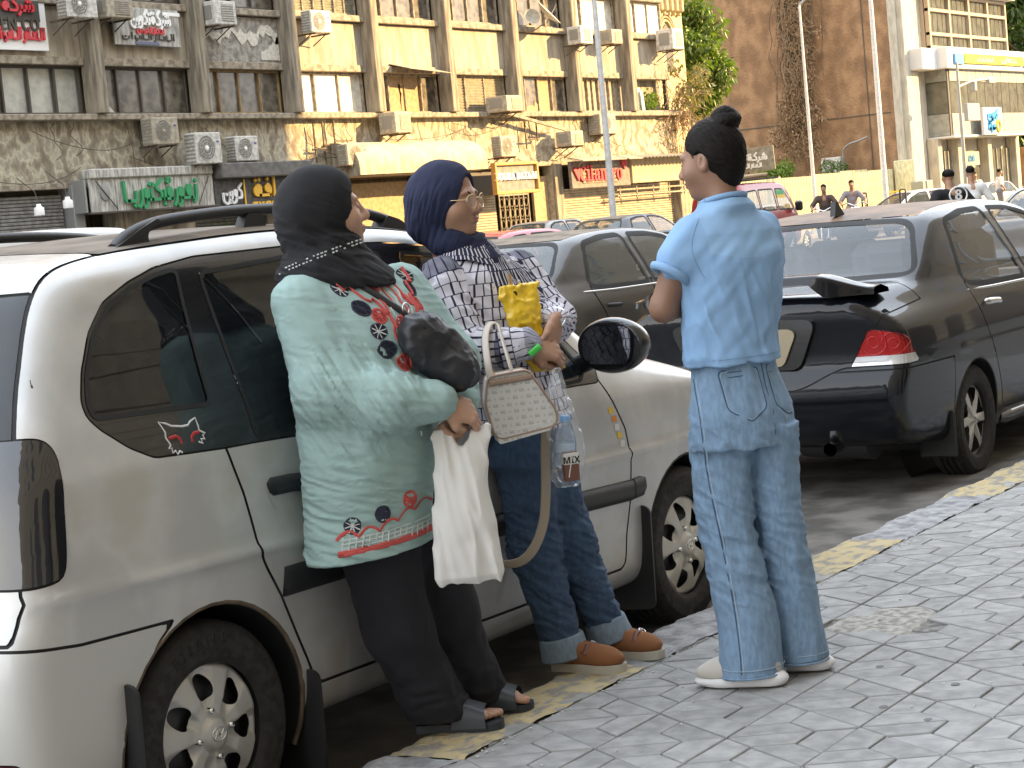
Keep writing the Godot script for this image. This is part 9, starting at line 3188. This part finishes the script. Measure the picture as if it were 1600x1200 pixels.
# ---- people and bikes down the road -------------------------------------
func figure(label: String, at: Vector3, yaw: float, joints: Dictionary, shirt: Color, trousers: Color, group: String) -> Node3D:
	var o := thing("person", label, "person", at, yaw, group)
	var hips: Vector3 = joints.hips
	var chest: Vector3 = joints.chest
	var hd := look(joints.head, joints.get("turn", 0.0), joints.get("nod", 0.0))
	var sk := Blob.new()
	head_into(sk, hd)
	sk.bone(chest + Vector3(0, 0.05, 0), hd.origin - Vector3(0, 0.1, 0.02), 0.06, 0.05, 0.03)
	sk.bone(hips, chest, 0.11, 0.11, 0.05)
	var sh := Blob.new()
	sh.bone(hips, hips.lerp(chest, 0.6), 0.155, 0.165, 0.05)
	sh.bone(chest + Vector3(-0.13, 0.02, 0), chest + Vector3(0.13, 0.02, 0), 0.095, 0.095, 0.08)
	var tr := Blob.new()
	tr.bone(hips + Vector3(-0.05, -0.02, 0), hips + Vector3(0.05, -0.02, 0), 0.15, 0.15, 0.05)
	var fine := []
	for k in 2:
		var s: float = [-1.0, 1.0][k]
		var arm: Array = joints.arms[k]
		var so := chest + Vector3(0.19 * s, 0.04, 0)
		sk.chain([so, arm[0], arm[1]], [0.05, 0.042, 0.03], 0.03)
		hand_into(sk, hand_frame(arm[1], arm[1] + (arm[1] - arm[0]).normalized() * 0.1 + Vector3(0, -0.02, 0), Vector3(-s, -0.3, 0.1)), s, [0.6, 0.65, 0.7, 0.75], 0.05, 0.3)
		sh.chain([so, arm[0].lerp(so, 0.1)], [0.075, 0.066], 0.05)
		var leg: Array = joints.legs[k]
		sk.chain([hips + Vector3(0.09 * s, -0.05, 0), leg[0], leg[1]], [0.07, 0.05, 0.04], 0.03)
		tr.chain([hips + Vector3(0.09 * s, -0.05, 0), leg[0], leg[1]], [0.11, 0.08, 0.07], 0.04)
		part("shoe", net(shoe_blob(leg[1]), leg[1] - Vector3(0.16, 0.12, 0.12), leg[1] + Vector3(0.16, 0.12, 0.24), 0.02), M.black_plastic, o)
	var lo := Vector3(-0.6, -0.1, -0.6)
	part("body", net(sk, lo, Vector3(0.6, 1.95, 0.9), 0.024), M.skin, o)
	part("shirt", net(sh, lo, Vector3(0.6, 1.9, 0.9), 0.028), cloth(shirt), o)
	part("trousers", net(tr, lo, Vector3(0.6, 1.4, 0.9), 0.028), cloth(trousers), o)
	var hr := Blob.new()
	var B := hd.basis.orthonormalized()
	hr.ell(hd * Vector3(0, 0.055, -0.022), Vector3(0.078, 0.082, 0.092), B, 0.02)
	hr.ell(hd * Vector3(0, -0.03, 0.09), Vector3(0.085, 0.085, 0.075), B, 0.01, true)
	part("hair", net(hr, hd.origin - Vector3.ONE * 0.16, hd.origin + Vector3.ONE * 0.16, 0.016), M.hair, o)
	return o

func shoe_blob(p: Vector3) -> Blob:
	var b := Blob.new()
	b.bone(p + Vector3(0, -0.04, 0), p + Vector3(0, -0.055, 0.14), 0.045, 0.038, 0.02)
	b.cut_plane(p + Vector3(0, -0.09, 0), Vector3(0, -1, 0))
	return b

func motorbike(label: String, at: Vector3, yaw: float, c: Color) -> Node3D:
	var o := thing("motorbike", label, "motorbike", at, yaw, "motorbikes by the fence")
	for z in [-0.62, 0.66]:
		part("tyre", Geo.new().add(make_tyre(0.29, 0.09, 0.22, false), Transform3D(Basis(Vector3.UP, PI / 2), Vector3(0, 0.29, z))), M.rubber, o)
		part("rim", Geo.new().lathe(pv([0.03, -0.05, 0.03, 0.05, 0.21, 0.02, 0.225, 0.0, 0.21, -0.02]), Vector3(0, 0.29, z), Basis(Vector3.BACK, PI / 2), 20), M.chrome, o)
	part("tank", Geo.new().lathe(pv([0, -0.26, 0.1, -0.22, 0.14, -0.05, 0.13, 0.12, 0.05, 0.22, 0, 0.23]), Vector3(0, 0.86, 0.14), Basis(Vector3.RIGHT, PI / 2), 18), paint(c), o)
	part("saddle", Geo.new().box(Vector3(0, 0.80, -0.38), Vector3(0.26, 0.12, 0.66), 0.05), M.black_plastic, o)
	part("engine", Geo.new().box(Vector3(0, 0.46, 0.06), Vector3(0.28, 0.34, 0.36), 0.06), M.steel_dark, o)
	for x in [-0.09, 0.09]:
		part("fork", Geo.new().tube(PackedVector3Array([Vector3(x, 0.29, 0.66), Vector3(x, 1.0, 0.40)]), 0.025, 8), M.chrome, o)
	part("handlebar", Geo.new().tube(spline3(pv3([-0.38, 1.06, 0.22, -0.2, 1.12, 0.34, 0.0, 1.04, 0.40, 0.2, 1.12, 0.34, 0.38, 1.06, 0.22]), 3), 0.016, 6), M.chrome, o)
	part("headlamp", Geo.new().lathe(pv([0, 0.09, 0.07, 0.08, 0.095, 0.05, 0.09, 0.0, 0.03, -0.09, 0, -0.09]), Vector3(0, 0.92, 0.50), Basis(Vector3.RIGHT, PI / 2), 16), M.chrome, o)
	part("mudguard", Geo.new().box(Vector3(0, 0.62, 0.66), Vector3(0.12, 0.03, 0.34), 0.012), paint(c), o)
	part("frame", Geo.new().tube(pv3([0, 1.0, 0.4, 0, 0.75, -0.1, 0, 0.5, -0.62]), 0.03, 6), M.steel_dark, o)
	return o

func build_far_people() -> void:
	var ride := {hips = Vector3(0, 0.98, -0.32), chest = Vector3(0, 1.36, -0.2), head = Vector3(0, 1.66, -0.13), arms = [[Vector3(-0.36, 1.18, -0.05), Vector3(-0.34, 1.08, 0.18)], [Vector3(0.36, 1.18, -0.05), Vector3(0.34, 1.08, 0.18)]], legs = [[Vector3(-0.2, 0.80, 0.12), Vector3(-0.18, 0.36, -0.05)], [Vector3(0.2, 0.80, 0.12), Vector3(0.18, 0.36, -0.05)]]}
	var p1 := Vector3(46.2, 0.1, -18.9)
	var p2 := Vector3(48.9, 0.16, -19.2)
	motorbike("motorbike under the rider in the dark brown shirt", p1, -PI / 2 + 0.35, Color(0.05, 0.05, 0.06))
	figure("motorbike rider in a dark brown shirt with both arms stretched to the bars", p1, -PI / 2 + 0.35, ride, lin(0.09, 0.06, 0.05), lin(0.02, 0.025, 0.04), "motorbike riders by the fence")
	motorbike("motorbike under the rider in the pale grey shirt", p2, -PI / 2 + 0.5, lin(0.35, 0.08, 0.03))
	figure("motorbike rider in a pale grey shirt and light trousers beside the cart", p2, -PI / 2 + 0.5, ride, lin(0.24, 0.22, 0.24), lin(0.42, 0.36, 0.29), "motorbike riders by the fence")
	var stand := {hips = Vector3(0, 0.95, 0), chest = Vector3(0, 1.36, 0.02), head = Vector3(0, 1.66, 0.05), arms = [[Vector3(-0.34, 1.14, -0.04), Vector3(-0.22, 1.0, 0.12)], [Vector3(0.34, 1.14, -0.04), Vector3(0.24, 0.96, 0.14)]], legs = [[Vector3(-0.11, 0.5, 0.03), Vector3(-0.13, 0.09, -0.02)], [Vector3(0.11, 0.5, 0.06), Vector3(0.12, 0.09, 0.04)]]}
	var bm := figure("stout man in black T-shirt with a white circled number on his back", Vector3(26.4, 0.0, -7.8), 2.5, stand, lin(0.012, 0.012, 0.014), lin(0.02, 0.02, 0.03), "people down the road")
	bm.scale = Vector3(1.25, 1.0, 1.2)
	part("number", text_mesh("8", 0.16, 0.006), M.white_vinyl, bm).transform = Transform3D(Basis(Vector3.UP, PI), Vector3(0, 1.36, -0.185))
	part("number_ring", Geo.new().tube(ring_pts(Vector3(0, 1.36, -0.18), 0.13, Basis(Vector3.RIGHT, PI / 2)), 0.012, 6, false), M.white_vinyl, bm)
	figure("man in a white shirt half hidden by the stout man in black", Vector3(29.6, 0.05, -8.6), 2.2, stand, lin(0.6, 0.6, 0.58), lin(0.05, 0.06, 0.09), "people down the road")
	figure("bald man in white walking before the bank, left of the pair", Vector3(66.4, 0.15, -21.8), -1.0, stand, lin(0.6, 0.58, 0.52), lin(0.35, 0.32, 0.27), "people down the road")
	figure("dark haired man in white walking before the bank, right of the pair", Vector3(70.2, 0.2, -22.2), 0.7, stand, lin(0.62, 0.6, 0.55), lin(0.2, 0.2, 0.22), "people down the road")
	# cargo cart with a blue barrel, yellow crates, a roadside cabinet
	var c := thing("cargo_cart", "low cargo cart with hooped rails and a dark blue barrel behind the riders", "cart", Vector3(51.3, -0.1, -19.2), -PI / 2 + 0.5)
	part("bed", Geo.new().box(Vector3(0, 0.6, -0.3), Vector3(1.2, 0.12, 1.6), 0.02), M.rust, c)
	part("barrel", Geo.new().lathe(pv([0, 0, 0.28, 0, 0.3, 0.05, 0.29, 0.4, 0.3, 0.75, 0.26, 0.8, 0, 0.8]), Vector3(0.2, 0.4, -0.3), Basis(), 20), mat(lin(0.015, 0.03, 0.12), 0.4), c)
	for x in [-0.58, 0.58]:
		part("hoop", Geo.new().tube(spline3(pv3([x, 0.6, 0.45, x, 1.5, 0.4, x, 1.62, 0.2, x, 1.62, -0.8, x, 1.5, -1.05, x, 0.6, -1.1]), 3), 0.028, 6), M.black_plastic, c)
		part("tyre", Geo.new().add(make_tyre(0.28, 0.1, 0.19, false), Transform3D(Basis(Vector3.UP, PI / 2), Vector3(x * 1.1, 0.28, -0.4))), M.rubber, c)
	for k in 5:
		var g := Geo.new()
		for y in [0.05, 0.17, 0.29]:
			g.box(Vector3(0, y, 0.24), Vector3(0.6, 0.07, 0.03)).box(Vector3(0, y, -0.24), Vector3(0.6, 0.07, 0.03)).box(Vector3(0.29, y, 0), Vector3(0.03, 0.07, 0.48)).box(Vector3(-0.29, y, 0), Vector3(0.03, 0.07, 0.48))
		var cr := single("crate", g, M.yellow if k != 2 else M.orange, ["yellow slatted crate at the bottom of the stack, left", "yellow slatted crate at the bottom of the stack, right", "orange slatted crate in the middle of the stack", "yellow slatted crate second from the top", "yellow slatted crate on top of the stack"][k], "crate", "stacked crates by the fence")
		cr.position = Vector3(76.0 + (0.7 if k == 1 else 0.3 if k > 1 else 0.0), 0.16 + maxf(0, k - 1) * 0.34, -28.9)
	single("roadside_cabinet", Geo.new().box(Vector3(80.0, 1.0, -29.2), Vector3(1.3, 1.7, 0.6), 0.05), mat(lin(0.26, 0.27, 0.21), 0.5), "grey green roadside cabinet before the corner of the bank", "cabinet")
